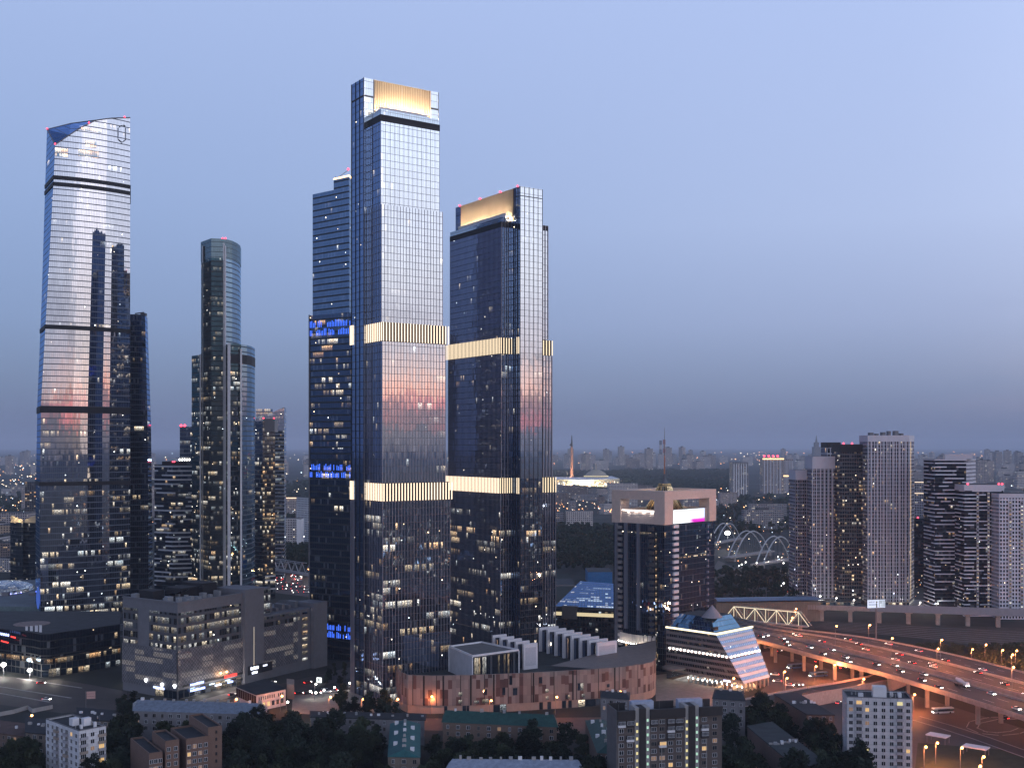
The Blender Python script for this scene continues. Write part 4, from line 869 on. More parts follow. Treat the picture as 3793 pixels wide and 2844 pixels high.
# the stone frame: four corner piers and four beams; infill, screen and cone
th = 6.0; pier = 9.0; wid = 9.2; zb = ZT2 - 5.6
q = MB()
for a0, a1, b0, b1 in ((0, wid, 0, 8.0), (LA - wid + 1, LA, 0, 8.0), (0, wid, LB_ - 7, LB_), (LA - wid, LA, LB_ - 7, LB_)): q.obox(C, u, v, a0, a1, b0, b1, ZB2, zb)
q.obox(C, u, v, 0, LA, 0, th, zb, ZT2); q.obox(C, u, v, 0, LA, LB_ - th, LB_, zb, ZT2); q.obox(C, u, v, 0, th, th, LB_ - th, zb, ZT2); q.obox(C, u, v, LA - th, LA, th, LB_ - th, zb, ZT2)
q.build('stone_frame', M_pink, GT)
zi = ZB2 + 8.8
q = MB(); q.obox(C, v, u, 8.0, LB_ - 7, 1.6, 6, ZB2, zi); q.obox(C, u, v, wid, LA - wid + 1, 2.0, 6, ZB2, zi); q.obox(C, u, v, wid, LA - wid, LB_ - 6, LB_ - 2, ZB2, zi); q.obox(C, v, u, 8, LB_ - 7, LA - 6, LA - 2, ZB2, zi)
q.build('parapet_wall', M_pink, GT)
q = MB(); q.obox(C, v, -u, 8.4, LB_ - 7.4, -1.2, -1.0, zi - 1.0, zi - .5); q.build('cove_light', glowmat('white cove light', (1, .93, .85), 5), GT)
for b_ in (11, 17, 23, 29): pt_light(GT, up(C + v * b_ - u * .1, zi - 1.6) + u * .9, 260, (1, .92, .84), .4)
# screen with a pale picture and a magenta lower corner
ms = bpy.data.materials.new('video screen'); ms.use_nodes = True; t = NT(ms.node_tree); t.n.clear()
uvn = t.new('ShaderNodeUVMap').outputs[0]; x, y, _ = t.sep(uvn)
mag = t.m('MULTIPLY', t.rng(t.m('ADD', x, t.m('MULTIPLY', t.noise(uvn, 5.0), .4)), .62, .86, 0, 1, True), t.rng(y, .42, .15, 0, 1, True)); vio = t.rng(x, .8, 1.0, 0, .7)
col = t.mix(vio, (.90, .96, 1.0), (.50, .60, 1.0)); col = t.mix(mag, col, (.55, .02, .42))
e = t.new('ShaderNodeEmission'); t.put(e.inputs[0], col); e.inputs[1].default_value = 1.7; t.l.new(e.outputs[0], t.new('ShaderNodeOutputMaterial').inputs[0])
q = MB(); a = C + u * (wid + .3) + v * .6; b = C + u * (LA - wid - 3.5) + v * .6
q.poly([up(a, ZB2 + .3), up(b, ZB2 + .3), up(b, zi), up(a, zi)], 0, [(0, 0), (1, 0), (1, 1), (0, 1)]); q.build('video_screen', ms, GT)
MB().obox(C, u, v, wid + .1, LA - wid - 3.3, .7, 1.6, ZB2 + .1, zi + .2).build('screen_frame', M_dkmetal, GT)
pt_light(GT, up(C + u * 28 - v * 5, ZB2 + 6), 900, (.7, .8, 1), 3)
cc = C + u * (LA / 2) + v * (LB_ / 2)
q = MB(); q.lathe(up(cc, ZB2 + 5), [(16, 0), (13.5, 2.5), (8.2, 10), (4.4, 18.2), (3.9, 19.6)], 28)
q.build('glass_cone', facade('golden lit cone', wall=(.3, .22, .1), win=(.10, .90, .06, .94), tint=(1, .8, .4), refl=.15, lit=.55, run=.4, strength=.9, warm=.95, wob=.05), GT)
q = MB(); q.lathe(up(cc, ZT2 + .5), [(3.6, 0), (3.4, 1.5)], 28); q.build('lit_collar', glowmat('golden collar', (1, .62, .22), .9), GT)
q = MB(); q.lathe(up(cc, ZT2 + 2.0), [(3.8, 0), (2.2, 2.2), (.9, 4.6), (.5, 8)], 24, 0); q.build('cone_cap', mat('dark cone cap', (.10, .11, .13), .6), GT)
q = MB(); q.bar(up(cc, ZT2 + 10), up(cc, ZT2 + 22), .5, 0, 8, .35); q.build('spire', mat('rusty lit spire', (.35, .16, .10), .6), GT); q = MB(); q.bar(up(cc, ZT2 + 22), up(cc, ZT2 + 40), .35, 0, 8, .08); q.build('spire_tip', M_grey, GT)
for a_ in (.3, .7): pt_light(GT, up(C + u * LA * a_ + v * LB_ * .5, ZB2 + 14), 2600, (1, .66, .32), 1.0)
M_rfl = glowmat('pinkish roof lamp', (1, .8, .85), 8)
for k in range(8): MB().lathe(up(C + u * (26 + k * 2.6) + v * (LB_ - 12), zi + .2), [(.3, 0), (.6, .4), (.3, 1)], 6).build('roof_lamp', M_rfl, GT)

# ------------------------------------------------------------------ slanted hotel-like block in front of it
WG = thing('wedge_building', 'banded office block with a slanting white end and a row of round lamps', 'office building', P(2650, 665))
u, v = uvdir(45); C = P(2756, 643)
a_end = 27.0; ztop = 30.5; zbot = 5.0; s1 = 19.0; sL = along(C, v, 2467)
def wpt(sv, su, z):                                                     # the right end leans back as it rises
    lean = s1 * (z - zbot) / (ztop - zbot)
    return up(C + v * max(sv, lean) + u * su, z) if sv < 1e5 else None
M_band = mat('grey band wall', (.155, .14, .14), .75, var=.15); M_wpan = mat('white end panel', (.50, .52, .60), .55, var=.06)
G_wwin = facade('wedge window band', wall=(.10, .09, .09), win=(.12, .88, .08, .92), tint=(.4, .5, .7), refl=.16, lit=.03, run=.02, strength=1.0, warm=.5)
G_wend = facade('slanted end windows', wall=(.30, .32, .38), win=(.06, .94, .06, .94), tint=(.66, .80, 1.0), refl=.42, lit=.012, run=.0, strength=1.4, blinds=.4, wob=.05)
a_top = along(C + v * s1, u, 2786); a_at = lambda z: a_end + (a_top - a_end) * (z - zbot) / (ztop - zbot)
n_fl = 8; fh_ = (ztop - zbot) / n_fl
qa, qb, qc, qd = MB(), MB(), MB(), MB()
for k in range(n_fl):
    z0 = zbot + k * fh_; zm = z0 + fh_ * .42; z1 = z0 + fh_
    for (za, zb_, q1, q2, isw) in ((z0, zm, qa, qc, 0), (zm, z1, qb, qd, 1)):
        l0 = s1 * (za - zbot) / (ztop - zbot); l1 = s1 * (zb_ - zbot) / (ztop - zbot); off = .25 if isw else 0
        A = up(C + v * sL + u * off, za); B_ = up(C + v * (l0 + off) + u * off, za); B2 = up(C + v * (l1 + off) + u * off, zb_); A2 = up(C + v * sL + u * off, zb_)
        q1.poly([A, B_, B2, A2], 0, [(0, k + .0), (sL / 1.9, k + .0), (sL / 1.9, k + 1), (0, k + 1)])
        E = up(C + v * (l0 + off) + u * a_at(za), za); E2 = up(C + v * (l1 + off) + u * a_at(zb_), zb_)
        q2.poly([B_, E, E2, B2], 0, [(200, k), (200 + a_end / 1.5, k), (200 + a_end / 1.5, k + 1), (200, k + 1)])
        if not isw: q1.poly([B2, E2, up(E2 + v * .4, zb_), up(A2, zb_)], 0)
qa.build('band_wall', M_band, WG); qb.build('window_band', G_wwin, WG); qc.build('slanted_end', M_wpan, WG); qd.build('slanted_windows', G_wend, WG)
q = MB(); q.obox(C, u, v, .6, a_end - .6, 1.5, sL, 0, zbot); q.build('ground_storey', facade('lit ground storey', wall=(.12, .08, .06), lit=.2, run=.2, strength=1, warm=.7), WG)
q = MB(); q.poly([up(C + v * 1 + u * a_end, zbot), up(C + v * sL + u * a_end, zbot), up(C + v * sL + u * a_top, ztop), up(C + v * s1 + u * a_top, ztop)]); q.poly([up(C + v * sL + u * a_end, zbot), up(C + v * sL, zbot), up(C + v * sL, ztop), up(C + v * sL + u * a_top, ztop)]); q.poly([up(p, ztop + .02) for p in (C + v * s1, C + v * s1 + u * a_top, C + v * sL + u * a_top, C + v * sL)]); q.build('rear_wall', M_band, WG)
for k in range(12): 
    b_ = .8 + k * 3.4; MB().obox(C, v, u, b_, b_ + .7, -.2, .5, 0, zbot).build('column', M_stone, WG)
for k in range(7): 
    a_ = .3 + k * 4.2; MB().obox(C, u, v, a_, a_ + .6, .1, .8, 0, zbot).build('column', M_stone, WG)
for k in range(9): pt_light(WG, up(C + v * (2 + k * 3.8) - u * 1.2, 3.4), 170, (1, .78, .5), .2)
for k in range(12):
    q = MB(); p = up(C + v * (1.1 + k * 3.4) - u * .3, 2.6); q.lathe(p, [(.15, 0), (.35, .3), (.15, 1.0)], 6); q.build('wall_lamp', M_white_l, WG)
# glowing eaves line and cornice
q = MB(); q.obox(C, v, -u, s1 - .6, sL, -.4, .5, ztop, ztop + 1.0); q.obox(C + v * s1, u, -v, -.5, a_top + .3, -.4, .6, ztop + .003, ztop + 1.003); q.build('glowing_eaves', glowmat('eaves light', (1, .88, .62), 1.9), WG)
zr_ = zbot + n_fl * fh_ * .52; lr = s1 * .52
for k in range(16):
    p = up(C + v * (lr + 1.5 + k * 2.7) - u * .6, zr_); MB().lathe(p, [(.2, 0), (.62, .35), (.62, .9), (.2, 1.2)], 8).build('round_lamp', glowmat('round lamp', (1, .84, .74), 7), WG)
for k in range(9):
    p = up(C + v * (lr - .4) + u * (1.5 + k * 3.6), zr_); MB().lathe(p, [(.2, 0), (.62, .35), (.62, .9), (.2, 1.2)], 8).build('round_lamp', glowmat('round lamp', (1, .84, .74), 7), WG)
q = MB(); q.obox(C, v, -u, lr - .5, sL, -.3, .5, zr_ - .5, zr_); q.obox(C + v * lr, u, -v, 0, a_end, -.3, .5, zr_ - .503, zr_ - .003); q.build('lamp_ledge', M_band, WG)
# glazed roof and stone cone
mid0 = C + v * (s1 + (sL - s1) / 2) + u * (a_end / 2)
G_broof = facade('blue roof glazing', wall=(.03, .05, .07), win=(.05, .95, .04, .96), tint=(.34, .60, .85), refl=.32, lit=.004, run=0, strength=1.0, wob=.04)
base_r = [C + v * (s1 + 3.5) + u * 3, C + v * (s1 + 3.5) + u * (a_top - 7), C + v * (sL - 1) + u * (a_top - 7), C + v * (sL - 1) + u * 3]
mid_c = sum(base_r, Vector()) / 4; top_r = [p.lerp(mid_c, .28) for p in base_r]
q = MB(); Lq = 0
for i in range(4):
    j = (i + 1) % 4; q.poly([up(base_r[i], ztop + .5), up(base_r[j], ztop + .5), up(top_r[j], ztop + 8.5), up(top_r[i], ztop + 8.5)], 0, [(i * 30, 0), (i * 30 + 16, 0), (i * 30 + 16, 3), (i * 30, 3)])
q.poly([up(p, ztop + 8.5) for p in top_r], 1); q.build('glazed_roof', [G_broof, M_roof], WG)
cone_c = C + v * (s1 + 9) + u * 9
q = MB(); q.lathe(up(cone_c, ztop + 8.4), [(6.2, 0), (5.8, .5), (3, 3.8), (.1, 7.2)], 20); q.build('roof_cone', mat('pale slate cone', (.24, .23, .26), .7, var=.1), WG)
q = MB(); q.obox(C + v * (s1 + 5), u, -v, 4, 8, -2, 1, ztop + .5, ztop + 3.4); q.build('dormer', M_dkmetal, WG)
q = MB(); q.lathe(up(C + v * (sL - 8) - u * 3, 7.5), [(7, 0), (7.2, .8), (6.6, 1.2)], 20); q.build('round_canopy', M_band, WG); pt_light(WG, up(C + v * (sL - 8) - u * 6, 6.5), 1100, (1, .85, .65))
SGN = glowmat('blue facade sign', (.65, .7, 1.0), 4)
q = MB()
for k in range(6): q.obox(C, v, -u, 9 + k * .8, 9.6 + k * .8, .3, .45, 4.6, 5.5)
q.build('facade_sign', SGN, WG)

# ------------------------------------------------------------------ glass roofed hall left of the gate tower
GH = thing('glass_hall', 'dark hall with a slanted lit glass roof, left of the gate tower', 'building', P(2160, 830))
A, B_ = P(2055, 806), P(2275, 794); A2, B2 = P(2150, 880), P(2272, 872)
zA, zB = 24.5, 24.5
q = MB(); q.poly([up(A, zA + 1.5), up(B_, zB + 1.5), up(B2, Zat(2160, 872)), up(A2, Zat(2151, 880))], 0, [(0, 0), (20, 0), (20, 14), (0, 14)])
q.build('glass_roof', facade('lit glass roof', wall=(.03, .06, .10), win=(.06, .94, .10, .90), tint=(.30, .48, .85), refl=.24, lit=.04, run=.22, runlen=9, strength=1.1, warm=.05, wob=.03), GH)
q = MB(); q.wall(A, B_, 0, zA, 2.2, 4.0, 0, 4); q.wall(B_, B2, 0, zA, 2.2, 4, 0, 60); q.wall(A2, A, 0, zA, 2.2, 4, 0, 90); q.poly([up(p, zA) for p in (A, B_, B2, A2)], 1)
q.build('dark_wall', [facade('hall glazing', wall=(.025, .025, .03), win=(.12, .88, .2, .85), lit=.08, run=.18, runlen=4, strength=1.5, warm=.4, refl=.15, zlo=4, zhi=20, lithi=.3), M_roof], GH)
q = MB(); d = (B_ - A).normalized(); n = Vector((d.y, -d.x, 0)); q.obox(A, d, n, 0, (B_ - A).length, 0.1, .8, 19.8, 22.2); q.build('cornice_light', glowmat('cornice light', (1, .82, .5), .75), GH)
q = MB(); s_ = along(A, d, 2082); q.obox(A, d, n, s_, s_ + 11, -2, 1.2, 17.5, 26.5); q.build('stair_block', M_band, GH)
# ------------------------------------------------------------------ residential towers on the right
def grid_tower(label, px0, pxc, px1, Y, py, depth, mats_, ms, pw, fh, crown=0, name='apartment_tower', wall_mt=None, ribs=0, rib_mt=None, dy=0):
    A, B = P(px0, Y + dy), P(pxc, Y); Cc = P(px1, Y + depth) if px1 else B + Vector((2, depth, 0)); D = A + Vector((0, depth, 0))
    z = Zat(py, Y); r = thing(name, label, 'apartment tower', (A + B) / 2 + Vector((0, 6, 0)))
    loft('facade', [A, B, Cc, D], list(mats_) + [M_roof], ms, 0, z - crown, r, pw, fh, mt=len(mats_))
    if crown:
        c = (A + B + Cc + D) / 4
        loft('crown', [p + (p - c).normalized() * .3 for p in (A, B, Cc, D)], [wall_mt, M_roof], [0], z - crown, z, r, mt=1)
    if ribs:
        d = (B - A).normalized(); n = Vector((d.y, -d.x, 0)); L = (B - A).length
        for i in range(ribs + 1): s = i * L / ribs; MB().obox(A, d, n, s - .35, s + .35, 0, .7, 0, z - crown).build('pilaster', rib_mt, r)
    return r, A, B, Cc, D, z
M_pilw = mat('pale pilaster', (.50, .50, .57), .75, var=.08); M_pild = mat('grey brown pilaster', (.17, .17, .20), .75)
G_resA = facade('pale grid apartments', wall=(.46, .46, .53), win=(.14, .86, .14, .95), tint=(.30, .36, .55), refl=.05, lit=.055, run=.02, runlen=2, strength=1.7, warm=.62)
G_resB = facade('dark grid apartments', wall=(.10, .095, .10), win=(.10, .90, .20, .92), tint=(.3, .36, .5), refl=.05, lit=.08, run=.09, runlen=4, strength=1.7, warm=.66)
G_resC = facade('grey grid apartments', wall=(.34, .34, .40), win=(.16, .84, .16, .92), tint=(.3, .36, .55), refl=.05, lit=.06, run=.02, runlen=2, strength=1.6, warm=.64)
G_resD = facade('banded apartments', wall=(.62, .63, .72), win=(0, 1, .30, 1.0), tint=(.25, .3, .45), refl=.05, lit=.015, run=.0, strength=1.5, warm=.6, stripe=.72)
G_resE = facade('white window grid apartments', wall=(.56, .57, .66), win=(.22, .78, .22, .82), tint=(.3, .36, .5), refl=.05, lit=.02, run=0, strength=1.5, warm=.6)
M_stair = facade('lit stair column', wall=(.3, .3, .36), win=(.12, .88, .25, .75), lit=1, run=1, strength=1.5, warm=.50, refl=.05, wob=0)
def stair_col(r, A, B, px, Y, z0, z1, wd=2.0, fh=3.1):
    d = (B - A).normalized(); n = Vector((d.y, -d.x, 0)); s = along(A, d, px); q = MB()
    p0 = A + d * (s - wd / 2) + n * .9; p1 = A + d * (s + wd / 2) + n * .9
    q.poly([up(p0, z0), up(p1, z0), up(p1, z1), up(p0, z1)], 0, [(px, 0), (px + 1, 0), (px + 1, round((z1 - z0) / fh)), (px, round((z1 - z0) / fh))])
    return q.build('lit_stair_windows', M_stair, r)
grid_tower('narrow grey apartment tower, the shorter and leftmost of the pale grid towers', 2947, 3011, 3015, 1035, 1740, 25, [G_resC, G_resC], [0, 1, 0, 0], 1.9, 3.2, 9, wall_mt=M_pilw, ribs=4, rib_mt=M_pild)
grid_tower('pale grey apartment tower with a blank top band, beside the narrow one', 3010, 3112, 3113, 1015, 1690, 25, [G_resC, G_resC], [0, 1, 0, 0], 1.9, 3.2, 11, wall_mt=M_pilw, ribs=7, rib_mt=M_pilw)
grid_tower('dark capped tower top peeping over the pale grey apartment tower', 3064, 3113, 3114, 1090, 1638, 22, [G_resC, G_resC], [0, 1, 0, 0], 3.6, 6, 5, wall_mt=M_dkmetal)
r, A, B, Cc, D, z = grid_tower('black apartment tower with one column of brightly lit stair windows', 3111, 3216, 3218, 1000, 1645, 25, [G_resB, G_resB], [0, 1, 0, 0], 2.1, 3.3, 7, wall_mt=M_dkmetal)
stair_col(r, A, B, 3200, 1000, 4, z - 8, 2.4)
for px in (3125, 3156, 3203): warning(r, P(px, 1003, z), .8)
r, A, B, Cc, D, z = grid_tower('tallest pale apartment tower with tall white pilasters, at the right', 3215, 3366, 3386, 985, 1612, 24, [G_resA, G_resA], [0, 1, 0, 0], 1.8, 3.2, 5.5, wall_mt=M_pilw, ribs=13, rib_mt=M_pilw)
q = MB(); d = (Cc - B).normalized(); n = Vector((d.y, -d.x, 0)); q.obox(B, d, n, 9, 9.5, .05, .3, 6, z - 3); q.build('light_line', glowmat('warm light line', (1, .72, .45), 1.0), r)
for k in range(6): MB().obox(P(3225 + k * 23, 990), Vector((1, 0, 0)), Vector((0, 1, 0)), 0, random.uniform(2, 4.5), 2, 8, z, z + random.uniform(1.5, 4)).build('rooftop_unit', M_grey, r)
loft('lit_plinth', [A + Vector((-.5, -.8, 0)), B + Vector((.5, -.8, 0)), Cc, D], [facade('lit shop plinth', wall=(.3, .28, .26), win=(.1, .9, .1, .8), lit=.35, run=.35, strength=1.6, warm=.55), M_roof], [0], 0, 4.6, r, 3, 4.6, mt=1)
r, A, B, Cc, D, z = grid_tower('dark apartment tower striped with short white balconies and a white side, at the right', 3463, 3579, 3614, 950, 1700, 26, [G_resD, G_resE], [0, 1, 0, 0], 1.6, 3.2, 1.2, wall_mt=M_pilw)
q = MB(); q.prism([P(3500, 955), P(3601, 950), P(3602, 970), P(3500, 975)], z, z + 4, 0, 0); q.build('roof_house', M_pilw, r)
r, A, B, Cc, D, z = grid_tower('white banded apartment tower with two lit stair columns, at the right', 3572, 3717, 3719, 930, 1795, 26, [G_resD, G_resE], [0, 1, 0, 0], 1.6, 3.1, 4.8, wall_mt=M_pilw)
for px in (3620, 3660): stair_col(r, A, B, px, 930, 2, z - 6, 1.9)
for px in (3585, 3700, 3712): warning(r, P(px, 932, z), .8)
r, A, B, Cc, D, z = grid_tower('white apartment tower cut by the right edge of the picture', 3702, 3850, 3852, 915, 1828, 26, [G_resE, G_resE], [0, 1, 0, 0], 2.4, 3.1, 3.5, wall_mt=M_pilw)
for px in (3741, 3784): stair_col(r, A, B, px, 915, 2, z - 6, 1.9)
r = block('apartment_tower', 'black unlit tower in the gap between the pale and the banded apartment towers', 'apartment tower', [P(3386, 1120), P(3462, 1115), P(3464, 1150), P(3386, 1150)], 0, Zat(1920, 1115), [G_blk], [0], 2, 3.3)
for px in (3400, 3456): warning(r, P(px, 1120, Zat(1920, 1118)), .9)
r = block('apartment_tower', 'grey tower with glowing cornices behind the black unlit tower', 'apartment tower', [P(3388, 1500), P(3444, 1490), P(3446, 1530), P(3388, 1530)], 0, Zat(1780, 1490), [G_resC], [0], 2.2, 3.3)
for z_ in (1787, 1828): q = MB(); q.obox(P(3388, 1498.5), Vector((1, -.5, 0)).normalized(), Vector((.45, 1, 0)).normalized(), 0, 20, -.9, -.4, Zat(z_, 1490), Zat(z_, 1490) + .6); q.build('cornice_light', M_light_warm, r)
warning(r, P(3440, 1492, Zat(1778, 1490)), 1.3)
r = block('low_pavilion', 'low lit building on stilts at the foot of the pale apartment towers', 'building', [P(2995, 985), P(3190, 985), P(3190, 1000), P(2995, 1000)], 0, 5, [facade('lit low pavilion', lit=.35, run=.4, strength=1.4, warm=.5)], [0], 3, 4)

# ------------------------------------------------------------------ elevated highway (two decks), ramp, rail viaduct, station
near = [(120, 900), (140, 800), (150, 768), (161, 742), (188, 676), (211.8, 621.5), (240, 532), (262, 450), (280, 380)]
far_ = [(150, 905), (178, 838), (203, 803), (240, 768), (272, 712), (295, 648), (332, 545), (356, 455), (378, 380)]
def interp(f, g):
    x = f * (len(near) - 1); i = min(int(x), len(near) - 2); t = x - i
    def cr(L):
        p = [Vector((*L[max(0, min(len(L) - 1, k))], 0)) for k in (i - 1, i, i + 1, i + 2)]
        return .5 * ((2 * p[1]) + (p[2] - p[0]) * t + (2 * p[0] - 5 * p[1] + 4 * p[2] - p[3]) * t * t + (3 * p[1] - p[0] - 3 * p[2] + p[3]) * t ** 3)
    a, b = cr(near), cr(far_); return a + (b - a) * g
M_rail = mat('concrete barrier', (.34, .30, .28), .8, var=.2); M_mark = mat('road paint', (.6, .6, .58), .6)
M_deckc = mat('bridge concrete', (.30, .27, .26), .85, var=.25)
NSG = 60; EL = []
def deck(label, g0, g1, zt, lanes, piers=True, th=1.6):
    r = thing('highway_bridge', label, 'highway bridge', interp(.5, (g0 + g1) / 2))
    q = MB(); rl = MB(); rl2 = MB(); mk = MB()
    for k in range(NSG):
        f0, f1 = k / NSG, (k + 1) / NSG
        a, b, c, d = interp(f0, g0), interp(f0, g1), interp(f1, g1), interp(f1, g0)
        q.poly([up(a, zt), up(d, zt), up(c, zt), up(b, zt)], 0); q.poly([up(b, zt - th), up(c, zt - th), up(d, zt - th), up(a, zt - th)], 1)
        q.poly([up(a, zt - th), up(d, zt - th), up(d, zt), up(a, zt)], 1); q.poly([up(c, zt - th), up(b, zt - th), up(b, zt), up(c, zt)], 1)
        for (p, p2, s, rl_) in ((a, d, 1, rl), (b, c, -1, rl2)):
            nn = (p2 - p).normalized(); o = Vector((-nn.y, nn.x, 0)) * .4 * s * (1 if (b - a).dot(Vector((-nn.y, nn.x, 0))) > 0 else -1)
            rl_.poly([up(p, zt), up(p2, zt), up(p2, zt + 1.0), up(p, zt + 1.0)]); rl_.poly([up(p + o, zt + 1), up(p2 + o, zt + 1), up(p2 + o, zt), up(p + o, zt)]); rl_.poly([up(p, zt + 1), up(p2, zt + 1), up(p2 + o, zt + 1), up(p + o, zt + 1)])
        if k % 2 == 0:
            for l in range(1, lanes):
                gg = g0 + (g1 - g0) * l / lanes; p, p2 = interp(f0, gg), interp(f0 + .6 / NSG, gg); nn = (p2 - p).normalized(); o = Vector((-nn.y, nn.x, 0)) * .12
                mk.poly([up(p - o, zt + .02), up(p2 - o, zt + .02), up(p2 + o, zt + .02), up(p + o, zt + .02)])
    for gg in (g0 + (g1 - g0) * .035, g0 + (g1 - g0) * .965):
        el = MB(); EL.append(el)
        for k in range(NSG):
            p, p2 = interp(k / NSG, gg), interp((k + 1) / NSG, gg); nn = (p2 - p).normalized(); o = Vector((-nn.y, nn.x, 0)) * .10
            el.poly([up(p - o, zt + .02), up(p2 - o, zt + .02), up(p2 + o, zt + .02), up(p + o, zt + .02)])
    [x.build('edge_line', M_mark, r) for x in EL]; EL.clear(); q.build('deck', [M_asph, M_deckc], r); rl.build('barrier', M_rail, r); rl2.build('barrier', M_rail, r); mk.build('lane_marking', M_mark, r)
    if piers:
        for k in range(3, NSG - 2, 3):
            f = k / NSG
            for gg in (g0 + (g1 - g0) * .22, g0 + (g1 - g0) * .75):
                p = interp(f, gg); MB().obox(p, Vector((1, 0, 0)), Vector((0, 1, 0)), -.9, .9, -.9, .9, 0, zt - th).obox(p, Vector((1, 0, 0)), Vector((0, 1, 0)), -1.7, 1.7, -1.2, 1.2, zt - th - 1.3, zt - th + .05).build('pier', M_deckc, r)
    return r
deck('elevated highway carriageway nearest the camera, on square concrete piers', 0.0, .27, 12.5, 3)
deck('middle carriageway of the elevated highway behind the nearest one', .42, .67, 11.0, 3)
deck('farthest carriageway of the elevated highway, beside the railway', .74, 1.0, 9.6, 3)
# lower ramp with a panelled side wall
rampn = [G(2690, 2642, 5), G(2760, 2622, 5.5), G(2900, 2595, 6), G(3060, 2565, 6), G(3180, 2545, 6), G(3290, 2522, 6.5), G(3390, 2480, 7)]
r = thing('road_ramp', 'curving road ramp with a pale panelled side wall below the highway', 'road ramp', G(3000, 2580, 6))
q = MB(); q2 = MB()
for i in range(len(rampn) - 1):
    a, b = rampn[i], rampn[i + 1]; nn = (b - a).normalized(); o = Vector((-nn.y, nn.x, 0)) * 13
    q.poly([a, b, b + o, a + o]); q2.poly([up(a, 0), up(b, 0), up(b, b.z + 1.2), up(a, a.z + 1.2)], 0, [(i * 8, 0), (i * 8 + 8, 0), (i * 8 + 8, 1), (i * 8, 1)]); q2.poly([up(b + o, 0), up(a + o, 0), up(a + o, a.z + 1.2), up(b + o, b.z + 1.2)])
q.build('ramp_deck', M_asph, r); q2.build('side_wall', mat('pale noise wall', (.40, .30, .27), .8, var=.2, scale=.6), r)
# ground roads, yards and verges
def flat(name, pts, m, z, label=None): 
    o = MB().poly([up(p, z) for p in pts]).build(name, m); return tag(o, label, kind='structure')
M_road = mat('worn asphalt', (.055, .046, .044), .7, var=.35, scale=.03); M_plaza = mat('pale paving', (.22, .20, .185), .85, var=.25, scale=.25); M_lawn = mat('dark lawn', (.028, .038, .022), .95, var=.4, scale=.2); M_ball = mat('railway ballast', (.060, .056, .052), .95, var=.4, scale=.1)
flat('road', [G(2640, 2700), G(2780, 2590), G(2850, 2530), G(2790, 2420), G(2850, 2410), G(3900, 2730), P(3900, 470), P(2640, 470)], M_road, .012, 'orange lit road under the highway')
flat('road', [G(-60, 2500), G(250, 2520), G(470, 2560), G(470, 2625), G(230, 2640), G(-60, 2600)], M_road, .012, 'wide road in front of the black podium')
flat('road', [G(640, 2640), G(980, 2545), G(1330, 2462), G(1330, 2500), G(1010, 2590), G(760, 2660)], M_road, .016, 'street along the lattice block')
flat('pavement', [G(640, 2632), G(700, 2604), G(990, 2525), G(980, 2543), G(660, 2638)], M_plaza, .05, 'lit pavement before the shops')
flat('plaza', [G(1085, 2572), G(1310, 2552), G(1480, 2600), G(1480, 2665), G(1080, 2640)], M_plaza, .02, 'pale paved plaza at the tower foot')
flat('plaza', [G(2425, 2500), G(2500, 2490), G(2760, 2570), G(2640, 2640), G(2430, 2600)], M_plaza, .02, 'paved forecourt beside the banded block')
flat('road', [G(1460, 2660), G(2300, 2655), G(2700, 2615), G(2700, 2680), G(2300, 2720), G(1440, 2700)], mat('brick red paved road', (.13, .085, .07), .75, var=.3, scale=.05), .014, 'red lit street along the brown curved building')
flat('rail_yard', [G(2900, 2290), G(3900, 2330), G(3900, 2420), G(3100, 2330), G(2880, 2310)], M_ball, .02, 'dark railway yard beyond the highway')
loop = [G(3793 + 200, 2600, .0), G(3740, 2640), G(3640, 2665), G(3560, 2672), G(3480, 2668), G(3400, 2650)]
for nm, pts, wd in (('road', [G(3380, 2655), G(3500, 2690), G(3640, 2735), G(3793, 2790), G(3960, 2850)], 9), ('road', [G(3790, 2700), G(3760, 2712), G(3700, 2718), G(3640, 2712), G(3600, 2695), G(3610, 2675), G(3680, 2660), G(3850, 2655)], 5)):
    q = MB(); e_ = MB()
    for i in range(len(pts) - 1):
        dd = (pts[i + 1] - pts[i]).normalized(); nn = Vector((-dd.y, dd.x, 0))
        q.poly([up(pts[i] - nn * wd / 2, .03 + i * .002), up(pts[i + 1] - nn * wd / 2, .03 + i * .002), up(pts[i + 1] + nn * wd / 2, .03 + i * .002), up(pts[i] + nn * wd / 2, .03 + i * .002)])
        for s in (-1, 1): q.obox(pts[i], dd, nn, 0, (pts[i + 1] - pts[i]).length, s * wd / 2 - .2, s * wd / 2 + .2, 0, .18, 1)
    tag(q.build(nm, [M_road, M_conc]), 'kerbed slip road crossing the lower right corner' if wd > 6 else 'curved kerbed turning loop under the highway at the lower right', kind='structure')
flat('lawn', [G(3400, 2750), G(3900, 2790), P(3900, 460), P(3380, 460)], M_lawn, .03, 'dark verge in the lower right corner')
flat('road', [G(2660, 2075), G(2740, 2110), G(2770, 2140), G(2860, 2185), G(2960, 2215), G(2960, 2240), G(2800, 2200), G(2700, 2150), G(2640, 2110)], M_road, .02, 'curving street leading to the arch bridge')
flat('pavement', [G(2900, 2195), G(3500, 2225), G(3500, 2262), G(2880, 2230)], M_plaza, .03, 'lit forecourt of the apartment towers')
flat('road', [G(985, 2130), G(1160, 2142), G(1160, 2212), G(985, 2190)], mat('red lit avenue', (.10, .075, .07), .7, var=.3, scale=.05), .02, 'busy avenue between the office towers')
NTH = ['first', 'second', 'third', 'fourth', 'fifth', 'sixth', 'seventh', 'eighth', 'ninth', 'tenth', 'eleventh', 'twelfth', 'thirteenth', 'fourteenth', 'fifteenth']
